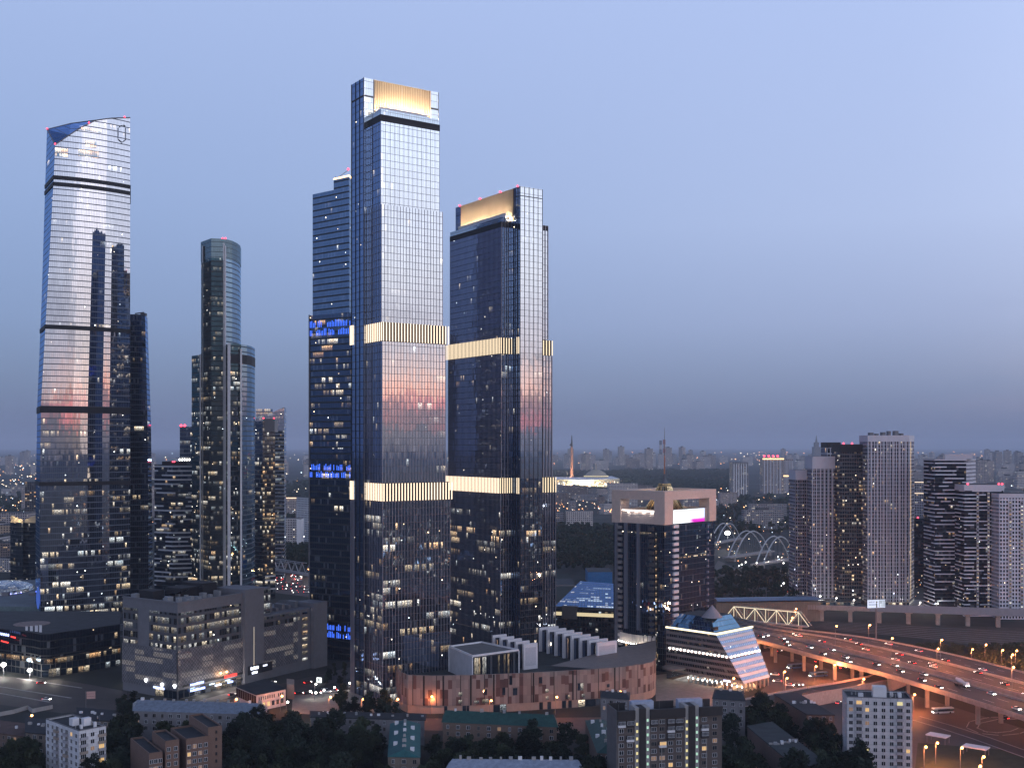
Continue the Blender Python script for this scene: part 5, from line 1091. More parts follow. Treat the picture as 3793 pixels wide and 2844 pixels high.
for k in range(7):
    a, b = G(2930, 2296 + k * 4), G(3850, 2345 + k * 9); tag(MB().bar(up(a, .2), up(b, .2), .12, 0, 4).build('railway_track', M_grey), NTH[k] + ' railway track beyond the highway, counted from the farthest', 'railway track', 'railway tracks')
# curb lines and parking islands on the left road
for k, (p, p2) in enumerate((((-40, 2538), (260, 2585)), ((60, 2512), (300, 2548)), ((-40, 2562), (180, 2600)))):
    q = MB(); a, b = G(*p), G(*p2); d = (b - a).normalized(); n = Vector((-d.y, d.x, 0)); q.obox(a, d, n, 0, (b - a).length, 0, 1.2, 0, .15); tag(q.build('kerb_strip', M_conc), 'pale kerb strip on the wide road', kind='structure', group='kerb strips on the wide road')
# rail viaduct
VD = thing('rail_viaduct', 'long grey elevated railway with a pale parapet and thick piers across the right side', 'viaduct', P(3400, 870))
A, B = P(2990, 905), P(3950, 860); d = (B - A).normalized(); n = Vector((-d.y, d.x, 0)); L = (B - A).length
MB().obox(A, d, n, 0, L, 0, 11, 10.2, 11.8).build('deck', M_deckc, VD)
q = MB(); q.obox(A, d, n, L * .25, L, -.4, .1, 9.4, 15.2); q.build('noise_screen', mat('blue grey screen', (.20, .23, .28), .6, var=.1), VD)
q = MB(); q.obox(A, d, n, 0, L * .25, -.4, .1, 9.4, 13.0); q.build('parapet', M_deckc, VD)
for k in range(9):
    s = L * (.06 + k * .115); MB().obox(A, d, n, s - 1.5, s + 1.5, 3, 8, 0, 10.2).obox(A, d, n, s - 2.6, s + 2.6, .5, 10.5, 8.6, 10.25).build('pier', M_deckc, VD)
# station with long blue roof and lit truss footbridge
ST = thing('station_hall', 'railway platform hall under a long blue grey roof behind the lit truss bridge', 'railway station', P(2850, 905))
A, B = P(2655, 895), P(3040, 905); d = (B - A).normalized(); n = Vector((-d.y, d.x, 0)); L = (B - A).length
zr_ = Zat(2214, 900)
q = MB()
prev = None
for k in range(9):
    f = k / 8; z_ = zr_ - 3.0 + 3.0 * math.sin(math.pi * (.12 + .76 * f)); o = n * (f * 16 - 2)
    cur = (up(A + o, z_), up(B + o - d * 6 * f, z_))
    if prev: q.poly([prev[0], prev[1], cur[1], cur[0]])
    prev = cur
q.build('curved_roof', mat('blue grey roof sheet', (.15, .21, .30), .45, .3, var=.1), ST)
q = MB()
for k in range(40): q.obox(A, d, n, 1 + k * L / 41, 1.25 + k * L / 41, -1.8, -1.5, 0, zr_ - 2.8)
q.build('facade_fins', mat('brown fins', (.20, .15, .12), .7), ST)
MB().obox(A, d, n, 0, L, 1, 13, 0, zr_ - 3.4).build('hall_wall', mat('beige wall', (.22, .18, .15), .8, var=.2), ST)
TR = thing('truss_bridge', 'footbridge with a brightly lit zigzag steel truss in front of the station', 'footbridge', P(2840, 860))
M_trl = glowmat('lit truss member', (1, .88, .62), 1.15); M_trs = mat('pale truss steel', (.5, .48, .42), .6)
A, B = P(2718, 868), P(2958, 838); zt, zb_ = Zat(2250, 862), Zat(2300, 858); d = (B - A).normalized(); L = (B - A).length; n = Vector((-d.y, d.x, 0))
for off, mt in ((0, M_trl), (5, M_trs)):
    o = n * off
    for k in range(7):
        xk = L * k / 6; p = A + d * xk + o
        if k < 6: MB().bar(up(p, zt), up(A + d * (L * (k + 1) / 6) + o, zt), .28).build('top_chord', mt, TR)
        MB().bar(up(p, zt), up(p, zb_), .2).build('post', mt, TR)
        if k % 2 == 0:
            for s in (-1, 1):
                x2 = xk + s * L / 6 * .92
                if x2 > -L / 6 - .1 and x2 < L + L / 6 + .1: MB().bar(up(p, zt), up(A + d * x2 + o, zb_), .24).build('diagonal', mt, TR)
MB().obox(A, d, n, -6, L + 6, -.4, 6, zb_ - 1.0, zb_ - .3).build('walkway', M_deckc, TR)
for k in range(3): MB().obox(A, d, n, k * L / 2 - 1, k * L / 2 + 1, 1.5, 4, 0, zb_ - 1).build('pier', M_deckc, TR)
q = MB(); q.obox(A, d, n, L * .45, L * 1.04, -4.5, -4.2, 3.2, 4.0); q.build('platform_light', glowmat('platform light', (1, .92, .85), 3), TR)
q = MB(); q.obox(A, d, n, L * .4, L * 1.05, -5, -2, 0, 3.2); q.build('platform', M_deckc, TR)
# arch rail bridges
M_arch = mat('white bridge steel', (.40, .41, .44), .5)
for lab, px0, px1, Y0, Y1 in (('white steel arch bridge nearest the pale apartment towers, beside the river', 2828, 2948, 1290, 1350), ('middle one of the three white steel arch bridges', 2722, 2850, 1370, 1440), ('small faint arch bridge farthest left, next to the gate tower', 2655, 2742, 1560, 1640)):
    A, B = P(px0, Y0), P(px1, Y1); r = thing('arch_bridge', lab, 'bridge', (A + B) / 2); d = (B - A).normalized(); n = Vector((-d.y, d.x, 0)); L = (B - A).length; hgt = 28.0 if px0 > 2700 else 24.0
    for off in (0, 9):
        prev = None
        for k in range(17):
            f = k / 16; p = A + d * (L * f) + n * off + Vector((0, 0, 6 + hgt * 4 * f * (1 - f)))
            if prev is not None: MB().bar(prev, p, .75, 0, 6).build('arch_segment', M_arch, r)
            prev = p
        q = MB()
        for k in range(1, 16):
            f = k / 16; p = A + d * (L * f) + n * off; q.bar(up(p, 6 + hgt * 4 * f * (1 - f)), up(A + d * (L * min(1, max(0, f + (.06 if k % 2 else -.06)))) + n * off, 6), .10, 0, 4)
        q.build('hangers', M_grey, r)
    MB().obox(A, d, n, -12, L + 12, -1, 10, 4.4, 6).build('deck', M_deckc, r)
    MB().obox(A, d, n, -3, 1, -1, 10, 0, 4.4).build('abutment', M_deckc, r); MB().obox(A, d, n, L - 1, L + 3, -1, 10, 0, 4.4).build('abutment', M_deckc, r)
A, B = P(990, 1180), P(1120, 1130); r = thing('truss_bridge', 'grey railway truss bridge over the busy avenue left of the blue tower', 'railway bridge', (A + B) / 2); d = (B - A).normalized(); n = Vector((-d.y, d.x, 0)); L = (B - A).length
for off in (0, 8):
    q = MB(); q.bar(up(A + n * off, 22), up(B + n * off - d * 5, 22), .4); q.bar(up(A + n * off, 12), up(B + n * off, 12), .5)
    for k in range(10): x0 = L * k / 10; q.bar(up(A + d * x0 + n * off, 12 if k % 2 else 22), up(A + d * min(L, x0 + L / 10) + n * off, 22 if k % 2 else 12), .3)
    q.build('truss_side', M_arch, r)
MB().obox(A, d, n, 0, L + 30, -1, 9, 10.4, 11.6).build('deck', M_deckc, r)
for s in (2, L / 2, L - 1, L + 28): MB().obox(A, d, n, s - 1, s + 1, 1, 7, 0, 10.4).build('pier', M_deckc, r)
# roadside billboard
BB = thing('billboard', 'large lit roadside billboard on a tall post beside the highway', 'billboard', P(3245, 810)); o = P(3245, 810); u, v = uvdir(14)
zt, zb_ = Zat(2220, 810), Zat(2250, 810)
MB().bar((o.x, o.y, 0), (o.x, o.y, zb_), .6, 0, 10).build('post', M_grey, BB); MB().obox(o, u, v, -7.3, 7.3, -.2, .8, zb_ - .2, zt + .2).build('frame', M_dkmetal, BB)
q = MB(); q.obox(o, u, v, -7.1, 7.1, -.35, -.22, zb_, zt); sc_ = q.build('lit_panel', glowmat('billboard face', (.72, .78, .98), 1.1), BB)
def text(root, s, p, u_, size, mt, name='lettering'):
    cu = bpy.data.curves.new(name, 'FONT'); cu.body = s; cu.size = size; cu.extrude = .02; cu.align_x = 'LEFT'; cu.materials.append(mt)
    o_ = bpy.data.objects.new(name, cu); COL.objects.link(o_); dg = bpy.context.evaluated_depsgraph_get(); me = bpy.data.meshes.new_from_object(o_.evaluated_get(dg)); bpy.data.objects.remove(o_)
    ob = bpy.data.objects.new(name, me); COL.objects.link(ob); ob.parent = root; ob.location = p - root.location
    nn = u_.cross(Vector((0, 0, 1))); ob.rotation_euler = Matrix((u_, Vector((0, 0, 1)), nn)).transposed().to_euler(); return ob
M_ink = mat('blue ink', (.02, .02, .22), .6)
text(BB, 'ВЫБОР', up(o + u * -6.2 - v * .4, zb_ + 3.7), u, 1.35, M_ink); text(BB, 'ПРЕМИУМ', up(o + u * -6.2 - v * .4, zb_ + 1.8), u, 1.35, M_ink)
q = MB(); q.lathe(up(o + u * .2 - v * .5, zb_ + .3), [(.5, 0), (.35, 1.6), (.4, 2.6), (.15, 3.1)], 8); q.lathe(up(o + u * .2 - v * .5, zb_ + 3.5), [(.2, 0), (.55, .4), (.5, .9), (.1, 1.2)], 8); q.build('printed_figure', mat('dark print', (.10, .12, .10), .7), BB)
q = MB(); q.obox(o, u, v, 2, 6.8, -.42, -.36, zb_ + .4, zt - .5); q.build('printed_picture', glowmat('pale picture', (.50, .56, .68), .9), BB)
q = MB(); q.obox(o, u, v, 2.8, 4.2, -.46, -.43, zb_ + .6, zb_ + 3.0); q.obox(o, u, v, 4.9, 5.5, -.46, -.43, zb_ + .6, zt - 1.2); q.build('printed_picture', glowmat('white picture', (.7, .75, .85), 1.1), BB)

# ------------------------------------------------------------------ foreground housing
def wunit(wd, ht, nbar, frame, pane, name='window'):
    """one window: frame with its pane as a child; local x along the wall, y outward"""
    q = MB(); t_ = .10
    q.box(-wd / 2 - .08, wd / 2 + .08, 0, .10, -ht / 2 - .08, -ht / 2, 0); q.box(-wd / 2 - .08, wd / 2 + .08, 0, .10, ht / 2, ht / 2 + .08, 0)
    for x in [-wd / 2 - .08] + [-wd / 2 + wd * k / nbar - .05 for k in range(1, nbar)] + [wd / 2]: q.box(x, x + .10, 0, .10, -ht / 2, ht / 2, 0)
    p = MB(); p.poly([(-wd / 2, -.04 + .07, -ht / 2), (wd / 2, .03, -ht / 2), (wd / 2, .03, ht / 2), (-wd / 2, .03, ht / 2)], 0, [(0, 0), (1, 0), (1, 1), (0, 1)])
    return q.build(name, frame), p.build('pane', pane)
M_wfr = mat('white window frame', (.55, .56, .60), .6); M_gfr = mat('brown window frame', (.22, .20, .19), .7)
M_pn = mat('dark pane', (.012, .016, .024), .08, spec=.8)
M_pw = glowmat('warm lit pane', (1, .62, .25), .85); M_py = glowmat('yellow lit pane', (1, .86, .42), .9); M_pg = glowmat('greenish lit pane', (.62, 1, .80), .75); M_pdim = glowmat('dim lit pane', (.9, .55, .35), .28)
WPROTO = {}
def window(root, p, d, wd, ht, nbar=2, frame=None, pane=None, name='window'):
    """d: unit vector along the wall as seen from outside, left to right"""
    key = (round(wd, 2), round(ht, 2), nbar, (frame or M_wfr).name, (pane or M_pn).name, name)
    n = Vector((d.y, -d.x, 0))
    if key not in WPROTO:
        f, g_ = wunit(wd, ht, nbar, frame or M_wfr, pane or M_pn, name); WPROTO[key] = (f, g_); f_, p_ = f, g_
    else:
        f_ = WPROTO[key][0].copy(); p_ = WPROTO[key][1].copy(); COL.objects.link(f_); COL.objects.link(p_)
    f_.parent = root; f_.location = p - root.location; f_.rotation_euler = (0, 0, math.atan2(-n.x, n.y) if False else math.atan2(d.y, d.x) + math.pi)
    p_.parent = f_; p_.location = (0, 0, 0)
    return f_
# local y (outward) must equal n: rotating by pi turns +x to -d and +y to n
def panel_block(label, pxc, Yc, th, pxl, pxr, zr_, wallm, cols_l, cols_r, fh=2.8, base=0, lit=.06, rows=12, balc_l=(), balc_r=(), cat='apartment block', balcm=None, zmin=0.0, frame=None, wdt=1.5):
    u, v = uvdir(th); C = P(pxc, Yc); a = along(C, u, pxr); b = along(C, v, pxl)
    r = thing('apartment_block', label, cat, C + u * a / 2 + v * b / 2)
    foot = [C, C + u * a, C + u * a + v * b, C + v * b]
    q = MB(); q.prism(foot, 0, zr_, 0, 0, 3, fh, top=False); q.build('wall', wallm, r)
    MB().poly([up(p, zr_ - .5) for p in foot]).build('roof', M_bitum, r)
    q = MB()
    for i in range(4):
        p, p2 = foot[i], foot[(i + 1) % 4]; dd = (p2 - p).normalized(); nn = Vector((-dd.y, dd.x, 0)); q.obox(p, dd, nn, 0, (p2 - p).length, 0, .3, zr_ - .01, zr_ + .35)
    q.build('parapet', M_grey, r)
    for (dd, o, Lw, cols, balc) in ((-v, C + v * b, b, cols_l, balc_l), (u, C, a, cols_r, balc_r)):
        nn = Vector((dd.y, -dd.x, 0))
        for k in range(rows):
            z = zr_ - 2.2 - k * fh
            if z < zmin + 1: break
            for c in range(cols):
                s = Lw * (c + .5) / cols
                pn = M_pn
                if random.random() < lit: pn = random.choice([M_pw, M_py, M_pdim])
                if c in balc:
                    if k > 0 or True:
                        q = MB(); q.obox(o, dd, nn, s - 1.5, s + 1.5, 0.02, 1.1, z - 1.45, z - 1.3); q.obox(o, dd, nn, s - 1.5, s + 1.5, 1.0, 1.1, z - 1.3, z - .35); q.obox(o, dd, nn, s - 1.5, s - 1.42, .02, 1.0, z - 1.3, z - .35); q.obox(o, dd, nn, s + 1.42, s + 1.5, .02, 1.0, z - 1.3, z - .35)
                        q.build('balcony', balcm or random.choice([M_bal1, M_bal2]), r)
                    window(r, up(o + dd * s + nn * .01, z + .05), dd, 2.2, 1.9, 3, frame, pn)
                else:
                    window(r, up(o + dd * s + nn * .01, z), dd, wdt, 1.55, 2, frame, pn)
    return r, C, u, v, a, b
M_bal1 = mat('grey balcony front', (.32, .32, .36), .8); M_bal2 = mat('beige balcony front', (.30, .25, .22), .8)
def tiles_mat(name, col, seam, sx=3.2, sy=2.8, rough=.75):
    m = bpy.data.materials.new(name); m.use_nodes = True; t = NT(m.node_tree); b = t.n['Principled BSDF']
    uv = t.new('ShaderNodeUVMap').outputs[0]; x, y, _ = t.sep(uv)
    e = t.m('MAXIMUM', t.m('LESS_THAN', t.m('FRACT', x), .04), t.m('LESS_THAN', t.m('FRACT', y), .04))
    cl_, _ = t.white(t.comb(t.m('FLOOR', x), t.m('FLOOR', y), 1.0)); nz = t.noise(t.new('ShaderNodeTexCoord').outputs['Object'], .5, 5.0, .65)
    c = t.mix(cl_, tuple(k * .9 for k in col), tuple(min(1, k * 1.06) for k in col)); c = t.mix(t.rng(nz, .45, .75, 0, .35), c, tuple(k * .45 for k in col))
    t.put(b.inputs['Base Color'], t.mix(t.m('MULTIPLY', e, .7), c, seam)); b.inputs['Roughness'].default_value = rough; return m
M_ptile = tiles_mat('white panel tiles', (.58, .59, .64), (.16, .16, .18)); M_ptile2 = tiles_mat('grey white panel tiles', (.50, .50, .54), (.12, .12, .14))
r, C, u, v, a, b = panel_block('white nine storey panel block with small rooftop huts in the lower left corner', 292, 449, 47, 170, 392.6, 27, M_ptile, 7, 3, lit=.05, rows=8, balc_l=(2, 4), balc_r=(0, 2), zmin=2)
def clutter(r, C, u, v, a, b, z, n=12):
    for k in range(n):
        p = up(C + u * random.uniform(1, a - 1.5) + v * random.uniform(1, b - 1.5), z - .5)
        if k % 3 == 0: MB().bar(p, p + Vector((0, 0, random.uniform(2.2, 4))), .06, 0, 5).build('aerial', M_grey, r)
        else: MB().bar(p, p + Vector((0, 0, random.uniform(.9, 1.6))), random.uniform(.2, .45), 0, 8).build('vent_pipe', random.choice([M_conc, M_unit]), r)
def roof_huts(r, C, u, v, spots, z, m=None):
    for (s, t_, w_, l_, h_) in spots: MB().obox(C, u, v, s, s + w_, t_, t_ + l_, z - .5, z + h_).build('roof_hut', m or M_white, r)
clutter(r, C, u, v, 18, 20, 27)
roof_huts(r, C, u, v, ((6, 8, 3.2, 2.2, 2.6), (3, 11.5, 2.8, 3, 2.4), (8, 3, 1.0, 1.0, 1.6), (3.0, 4.5, .9, .9, 1.2)), 27)
r, C, u, v, a, b = panel_block('pale twelve storey panel block with balconies at the lower right by the highway', 3137, 480, -9, 3120, 3379, 33.6, M_ptile2, 1, 8, lit=.09, rows=10, balc_r=(1, 6), zmin=5, balcm=M_bal1)
uu, vv = u, v
q = MB(); E = C + u * a
for k in range(9):
    for j in range(3): window(r, up(E + v * (2 + j * 4.2) + u * .02, 33.6 - 2.6 - k * 2.8), v, .8, 1.3, 1, None, M_pn)
clutter(r, C, u, v, a, 11, 33.6, 16)
roof_huts(r, C, u, v, ((a * .42, 3, 5.5, 4, 4.2), (a * .70, 6, 1.2, 1.2, 1.5), (a * .82, 5, 1.4, 2.6, 1.2), (a * .2, 4, 2, 1.6, 1.0)), 33.6)
# tall brown block with lit stair columns
u, v = uvdir(11.5); C = P(2286, 434); a = along(C, u, 2674); zr_ = 38.6
BK = thing('apartment_block', 'tall brown apartment block with yellow and greenish lit stair columns at the bottom', 'apartment block', C + u * a / 2 + v * 7)
M_brn = tiles_mat('brown brick panels', (.085, .068, .066), (.06, .05, .05)); M_brn2 = mat('dark loggia cladding', (.032, .028, .030), .8, var=.2); M_brnside = mat('grey side wall', (.12, .115, .12), .8, var=.2)
bays = [(0.0, .165, 0), (.165, .205, 1), (.205, .265, 2), (.265, .305, 3), (.305, .640, 0), (.640, .675, 1), (.675, .735, 2), (.735, .775, 3), (.775, 1.0, 0)]
q = MB(); q.prism([C, C + u * a, C + u * a + v * 13, C + v * 13], 0, zr_ - 3.0, 0, 0, 3, 2.8); q.build('wall', M_brn, BK)
q = MB(); q.poly([up(p, zr_ - 2.95) for p in (C, C + u * a, C + u * a + v * 13, C + v * 13)]); q.build('roof', M_bitum, BK)
MB().obox(C, v, -u, 0, 13, .02, .3, 0, zr_).build('side_wall', M_brnside, BK)
for f0, f1, k in bays:
    s0, s1_ = a * f0, a * f1
    if k == 0:
        MB().obox(C, u, v, s0 + .05, s1_ - .05, -1.2, 0, zr_ - 3.4, zr_).build('roof_screen', M_brn2, BK); MB().obox(C, u, v, s0 + .05, s1_ - .05, 12.7, 13.1, zr_ - 3.4, zr_).build('roof_screen', M_brn2, BK)
    elif k == 2: MB().obox(C, u, v, s0, s1_, -.9, 6, 0, zr_ + .6).build('stair_shaft', M_brn2, BK)
    else: MB().obox(C, u, v, s0, s1_, -.3, 6, 0, zr_ + .8).build('stair_wall', M_conc, BK)
n = Vector((u.y, -u.x, 0))
for k in range(12):
    z = zr_ - 5.0 - k * 2.8
    for f, pn in ((.185, M_py), (.285, M_pg), (.658, M_py), (.755, M_pg)): window(BK, up(C + u * (a * f) + n * .31, z + (.9 if pn is M_pg else -.4)), u, .85, 1.1, 1, M_gfr, pn)
    glazed = k < 4
    for f, wd in ((.04, 1.7), (.12, 2.4), (.345, 2.0), (.425, 2.0), (.505, 1.7), (.585, 2.2), (.83, 2.6), (.93, 1.7)):
        lit_ = random.random()
        pn = M_pn if lit_ > .10 else random.choice([M_pw, M_pdim])
        if glazed and random.random() < .45:
            fl = C + u * (a * f); wd2 = 2.9
            MB().obox(fl, u, n, -wd2 / 2, wd2 / 2, 0, 1.1, z - 1.35, z - .45).build('loggia_front', random.choice([M_white, M_brn2, M_brn2]), BK); window(BK, up(fl + n * 1.12, z + .25), u, wd2 - .3, 1.3, 5, M_wfr, pn)
            MB().obox(fl, u, n, -wd2 / 2, wd2 / 2, 0, 1.09, z - .449, z + .95).build('loggia_box', M_brn2, BK)
        else: window(BK, up(C + u * (a * f) + n * .02, z), u, wd if wd < 2.1 else 1.9, 1.5, 3 if wd > 1.8 else 2, M_wfr if random.random() < .75 else M_gfr, pn)
for f in (.0, .41, .84): MB().obox(C, u, n, a * f + .3, a * f + .5, 0, .3, 6, 26).build('drain_rib', M_conc, BK)
clutter(BK, C, u, v, a, 12, zr_ - 2.6, 16)
roof_huts(BK, C, u, v, ((a * .18, 6, 9, 3, 4.2), (a * .63, 6, 10, 3, 4.2)), zr_ - 2.5, mat('pale blue hut', (.30, .34, .45), .7, var=.2))
# stepped brick block
BS = thing('apartment_block', 'orange brick apartment block with stepped flat roofs at the bottom left', 'apartment block', P(660, 455))
def brick_mat(name, col, sc_=1.0):
    m = bpy.data.materials.new(name); m.use_nodes = True; t = NT(m.node_tree); b = t.n['Principled BSDF']
    ob = t.new('ShaderNodeTexCoord').outputs['Object']; br = t.new('ShaderNodeTexBrick'); x, y, z = t.sep(ob)
    t.put(br.inputs['Vector'], t.comb(t.m('ADD', x, y), z, 0)); br.inputs['Scale'].default_value = 1.2 * sc_
    br.inputs['Color1'].default_value = (*col, 1); br.inputs['Color2'].default_value = (*[k * .8 for k in col], 1); br.inputs['Mortar'].default_value = (*[k * .55 for k in col], 1); br.inputs['Mortar Size'].default_value = .03
    nz = t.noise(ob, .35, 5.0, .65); t.put(b.inputs['Base Color'], t.mix(t.rng(nz, .4, .75, 0, .4), br.outputs[0], tuple(k * .5 for k in col))); b.inputs['Roughness'].default_value = .9; return m
M_brick = brick_mat('orange brick', (.20, .125, .10))
u, v = uvdir(33)
def bblk(pxc, Y, pxl, pxr, z, th=33):
    u_, v_ = uvdir(th); C_ = P(pxc, Y); a_ = along(C_, u_, pxr); b_ = along(C_, v_, pxl); ft = [C_, C_ + u_ * a_, C_ + u_ * a_ + v_ * b_, C_ + v_ * b_]
    MB().prism(ft, 0, z, 0, 0, 3, 3, top=False).build('wall', M_brick, BS); MB().poly([up(p, z - .6) for p in ft]).build('roof', M_bitum, BS)
    q_ = MB()
    for i in range(4): p, p2 = ft[i], ft[(i + 1) % 4]; dd = (p2 - p).normalized(); nn = Vector((-dd.y, dd.x, 0)); q_.obox(p, dd, nn, -.05, (p2 - p).length + .05, -.05, .35, z - .01, z + .2)
    q_.build('parapet', M_brick, BS); return C_, u_, v_, a_, b_
for args, cr, cl_ in (((552, 436, 483, 602, 21.6), 3, 0), ((612, 441, 563, 664, 25.0), 2, 0), ((690, 446, 632, 772, 24.6), 4, 0), ((771, 452, 700, 822, 27.6), 0, 0)):
    C_, u_, v_, a_, b_ = bblk(*args)
    for k in range(4):
        for c in range(cr):
            window(BS, up(C_ + u_ * (a_ * (c + .5) / cr) + Vector((u_.y, -u_.x, 0)) * .02, args[4] - 3.2 - k * 2.9), u_, 1.3, 1.5, 2, M_wfr, random.choice([M_pn] * 7 + [M_pw, M_pdim]))
    if cl_: pass
C_ = P(771, 452)
for k in range(5): MB().obox(C_, u, v, 3, 3.6, -.3, 0, 25 - k * 2.9, 26.2 - k * 2.9).build('vent_slot', M_dkmetal, BS)
q = MB(); q.obox(P(745, 449), u, v, 0, 3.4, -1.2, 0, 14, 21); None and q.build('glazed_loggia', facade('loggia glazing', wall=(.3, .3, .3), win=(.1, .9, .3, .95), lit=.1, refl=.2), BS)
# low pitched roof houses
M_mroof = mat('blue grey sheet roof', (.17, .20, .25), .55, .2, var=.35, scale=.6); M_troof = mat('teal sheet roof', (.025, .10, .105), .65, .1, var=.35, scale=.4); M_troofd = mat('dark green sheet roof', (.022, .065, .058), .6, .1, var=.35, scale=.4); M_plas = mat('weathered plaster', (.17, .165, .18), .85, var=.25, scale=.3); M_plasw = mat('tan plaster', (.17, .14, .12), .85, var=.25, scale=.3)
M_bwall = brick_mat('dark red brick', (.17, .12, .10))
def house(label, corners, ze, zr_, roofm, wallm, hip=.12, axis=0, nwin=0, rows=2, chim=6, name='apartment_house', cat='apartment house', dor=0):
    """corners: front-left, front-right, back-right, back-left on plan; ridge along the longer pair (axis 0: left-right)"""
    A, B, Cq, D = [Vector((p.x, p.y, 0)) for p in corners]
    r = thing(name, label, cat, (A + B + Cq + D) / 4)
    MB().prism([A, B, Cq, D], 0, ze, 0, 0, 3, 3, top=False).build('wall', wallm, r)
    c = (A + B + Cq + D) / 4; A_, B_, C_, D_ = [up(p + (p - c).normalized() * .7, ze) for p in (A, B, Cq, D)]
    q = MB()
    if zr_ - ze < .8:
        q.poly([A_, B_, C_, D_]); q.poly([up(A_, ze - .4), up(B_, ze - .4), B_, A_]); q.poly([up(B_, ze - .4), up(C_, ze - .4), C_, B_]); q.poly([up(D_, ze - .4), up(A_, ze - .4), A_, D_]); q.poly([up(C_, ze - .4), up(D_, ze - .4), D_, C_])
        rl, rr = (A_ + D_) / 2, (B_ + C_) / 2
    elif axis == 0:
        m0, m1 = (A_ + D_) / 2, (B_ + C_) / 2; rl = up(m0.lerp(m1, hip), zr_); rr = up(m1.lerp(m0, hip), zr_)
        q.poly([A_, B_, rr, rl]); q.poly([C_, D_, rl, rr]); q.poly([B_, C_, rr]); q.poly([D_, A_, rl])
    else:
        m0, m1 = (A_ + B_) / 2, (D_ + C_) / 2; rl = up(m0.lerp(m1, hip), zr_); rr = up(m1.lerp(m0, hip), zr_)
        q.poly([B_, C_, rr, rl]); q.poly([D_, A_, rl, rr]); q.poly([A_, B_, rl]); q.poly([C_, D_, rr])
    q.build('roof', roofm, r)
    for k in range(chim):
        f = (k + .6 + random.uniform(-.25, .25)) / chim; p = rl.lerp(rr, f); w_ = random.uniform(.4, .9)
        off = Vector((random.uniform(-1.5, 1.5), random.uniform(-1, 1), 0)) if zr_ - ze < .8 else Vector()
        MB().box(p.x + off.x - w_, p.x + off.x + w_, p.y + off.y - .45, p.y + off.y + .45, p.z - .8, p.z + random.uniform(.6, 1.4)).build('chimney', random.choice([M_white, M_conc, M_unit]), r)
    dd = (B - A).normalized(); nn = Vector((dd.y, -dd.x, 0)); L = (B - A).length
    for k in range(rows):
        for c_ in range(nwin): window(r, up(A + dd * (L * (c_ + .5) / nwin) + nn * .02, ze - 1.9 - k * 3.0), dd, 1.5 if c_ % 3 else 1.0, 1.6, 2, M_wfr if random.random() < .6 else M_gfr, M_pn if random.random() > .05 else M_pdim)
    for k in range(dor):
        f = (k + .5) / dor; p = A_.lerp(B_, f).lerp(rl.lerp(rr, f), .45) if axis == 0 else (A_.lerp(D_, f)).lerp(rl.lerp(rr, f), .45) if k % 2 else (B_.lerp(C_, f)).lerp(rl.lerp(rr, f), .5)
        MB().box(p.x - .8, p.x + .8, p.y - .7, p.y + .9, p.z - .2, p.z + 1.3).build('dormer', M_white, r)
    return r
house('long house with a blue grey sheet roof and many chimneys, left of the trees', [P(496, 540), P(985, 532), P(985, 547), P(496, 556)], 13.8, 17.5, M_mroof, M_plas, .04, 0, 16, 3, 12)
house('long brick house under a dark teal roof below the brown curved building', [P(1640, 512), P(2062, 503), P(2056, 518), P(1646, 527)], 15.2, 19.0, M_troofd, M_bwall, .03, 0, 11, 2, 5)
house('house with a bright teal roof and white dormers seen end on among trees', [P(1437, 460), P(1556, 459), P(1556, 513), P(1446, 514)], 14, 16.6, M_troof, M_plasw, .05, 1, 3, 2, 6, dor=6)
house('grey blue roofed house cut off by the bottom edge of the picture', [P(1645, 437), P(2170, 436), P(2150, 450), P(1668, 452)], 13.6, 17.4, mat('pale blue grey roof', (.26, .30, .38), .55, .2, var=.3, scale=.6), M_plas, .05, 0, 0, 0, 12, dor=0)
house('house with a dark teal roof tucked against the tall brown block', [P(2212, 466), P(2290, 464), P(2270, 516), P(2168, 520)], 14, 16.4, M_troofd, M_bwall, .1, 1, 3, 2, 4, dor=4)
house('long flat dark roofed house running down to the bottom right trees', [P(2945, 450), P(3067, 453), P(2861, 522), P(2768, 514)], 13, 13.3, mat('dark tar roof', (.035, .042, .046), .85, var=.4, scale=.15), M_bwall, 0, 1, 0, 0, 14)
house('dark flat roofed brick house left of the pale twelve storey block', [P(2988, 537), P(3090, 536), P(2952, 584), P(2868, 580)], 13, 13.3, M_bitum, M_bwall, 0, 1, 4, 2, 7)
house('low dark roofed house just below the plaza, in front of the tall tower', [P(1152, 536), P(1572, 530), P(1572, 542), P(1152, 548)], 12, 12.3, M_bitum, M_plas, 0, 0, 10, 2, 9)
house('pale grey house behind the right end of the tall brown block', [P(2640, 525), P(2760, 520), P(2752, 541), P(2650, 545)], 23, 25, M_bitum, M_plas, .1, 0, 4, 4, 3)
house('pale grey house behind the left end of the tall brown block', [P(2225, 541), P(2330, 536), P(2330, 552), P(2225, 556)], 20, 21.5, M_bitum, M_plas, .1, 0, 4, 2, 4)
house('dim five storey house behind the white panel block, at the left', [P(95, 500), P(185, 496), P(185, 522), P(95, 526)], 14, 14.3, M_bitum, M_plasw, 0, 0, 4, 3, 6)
house('dark flat roofed house above the white panel block, at the left', [P(290, 545), P(425, 540), P(415, 562), P(285, 568)], 9, 9.3, M_bitum, M_plasw, 0, 0, 6, 2, 5)
house('reddish brick house cut by the left edge of the picture', [P(-60, 522), P(88, 512), P(88, 535), P(-60, 545)], 9, 9.3, mat('rusty roof', (.10, .06, .05), .8, var=.4), M_bwall, 0, 0, 7, 2, 3)
house('dark roof corner in the bottom right beside the pale block', [P(3405, 440), P(3540, 443), P(3580, 470), P(3405, 470)], 5, 5.3, M_bitum, M_plasw, 0, 0, 0, 0, 1)
r = thing('fence', 'pale angled fence beside the wide road at the left edge', 'fence', G(60, 2640))
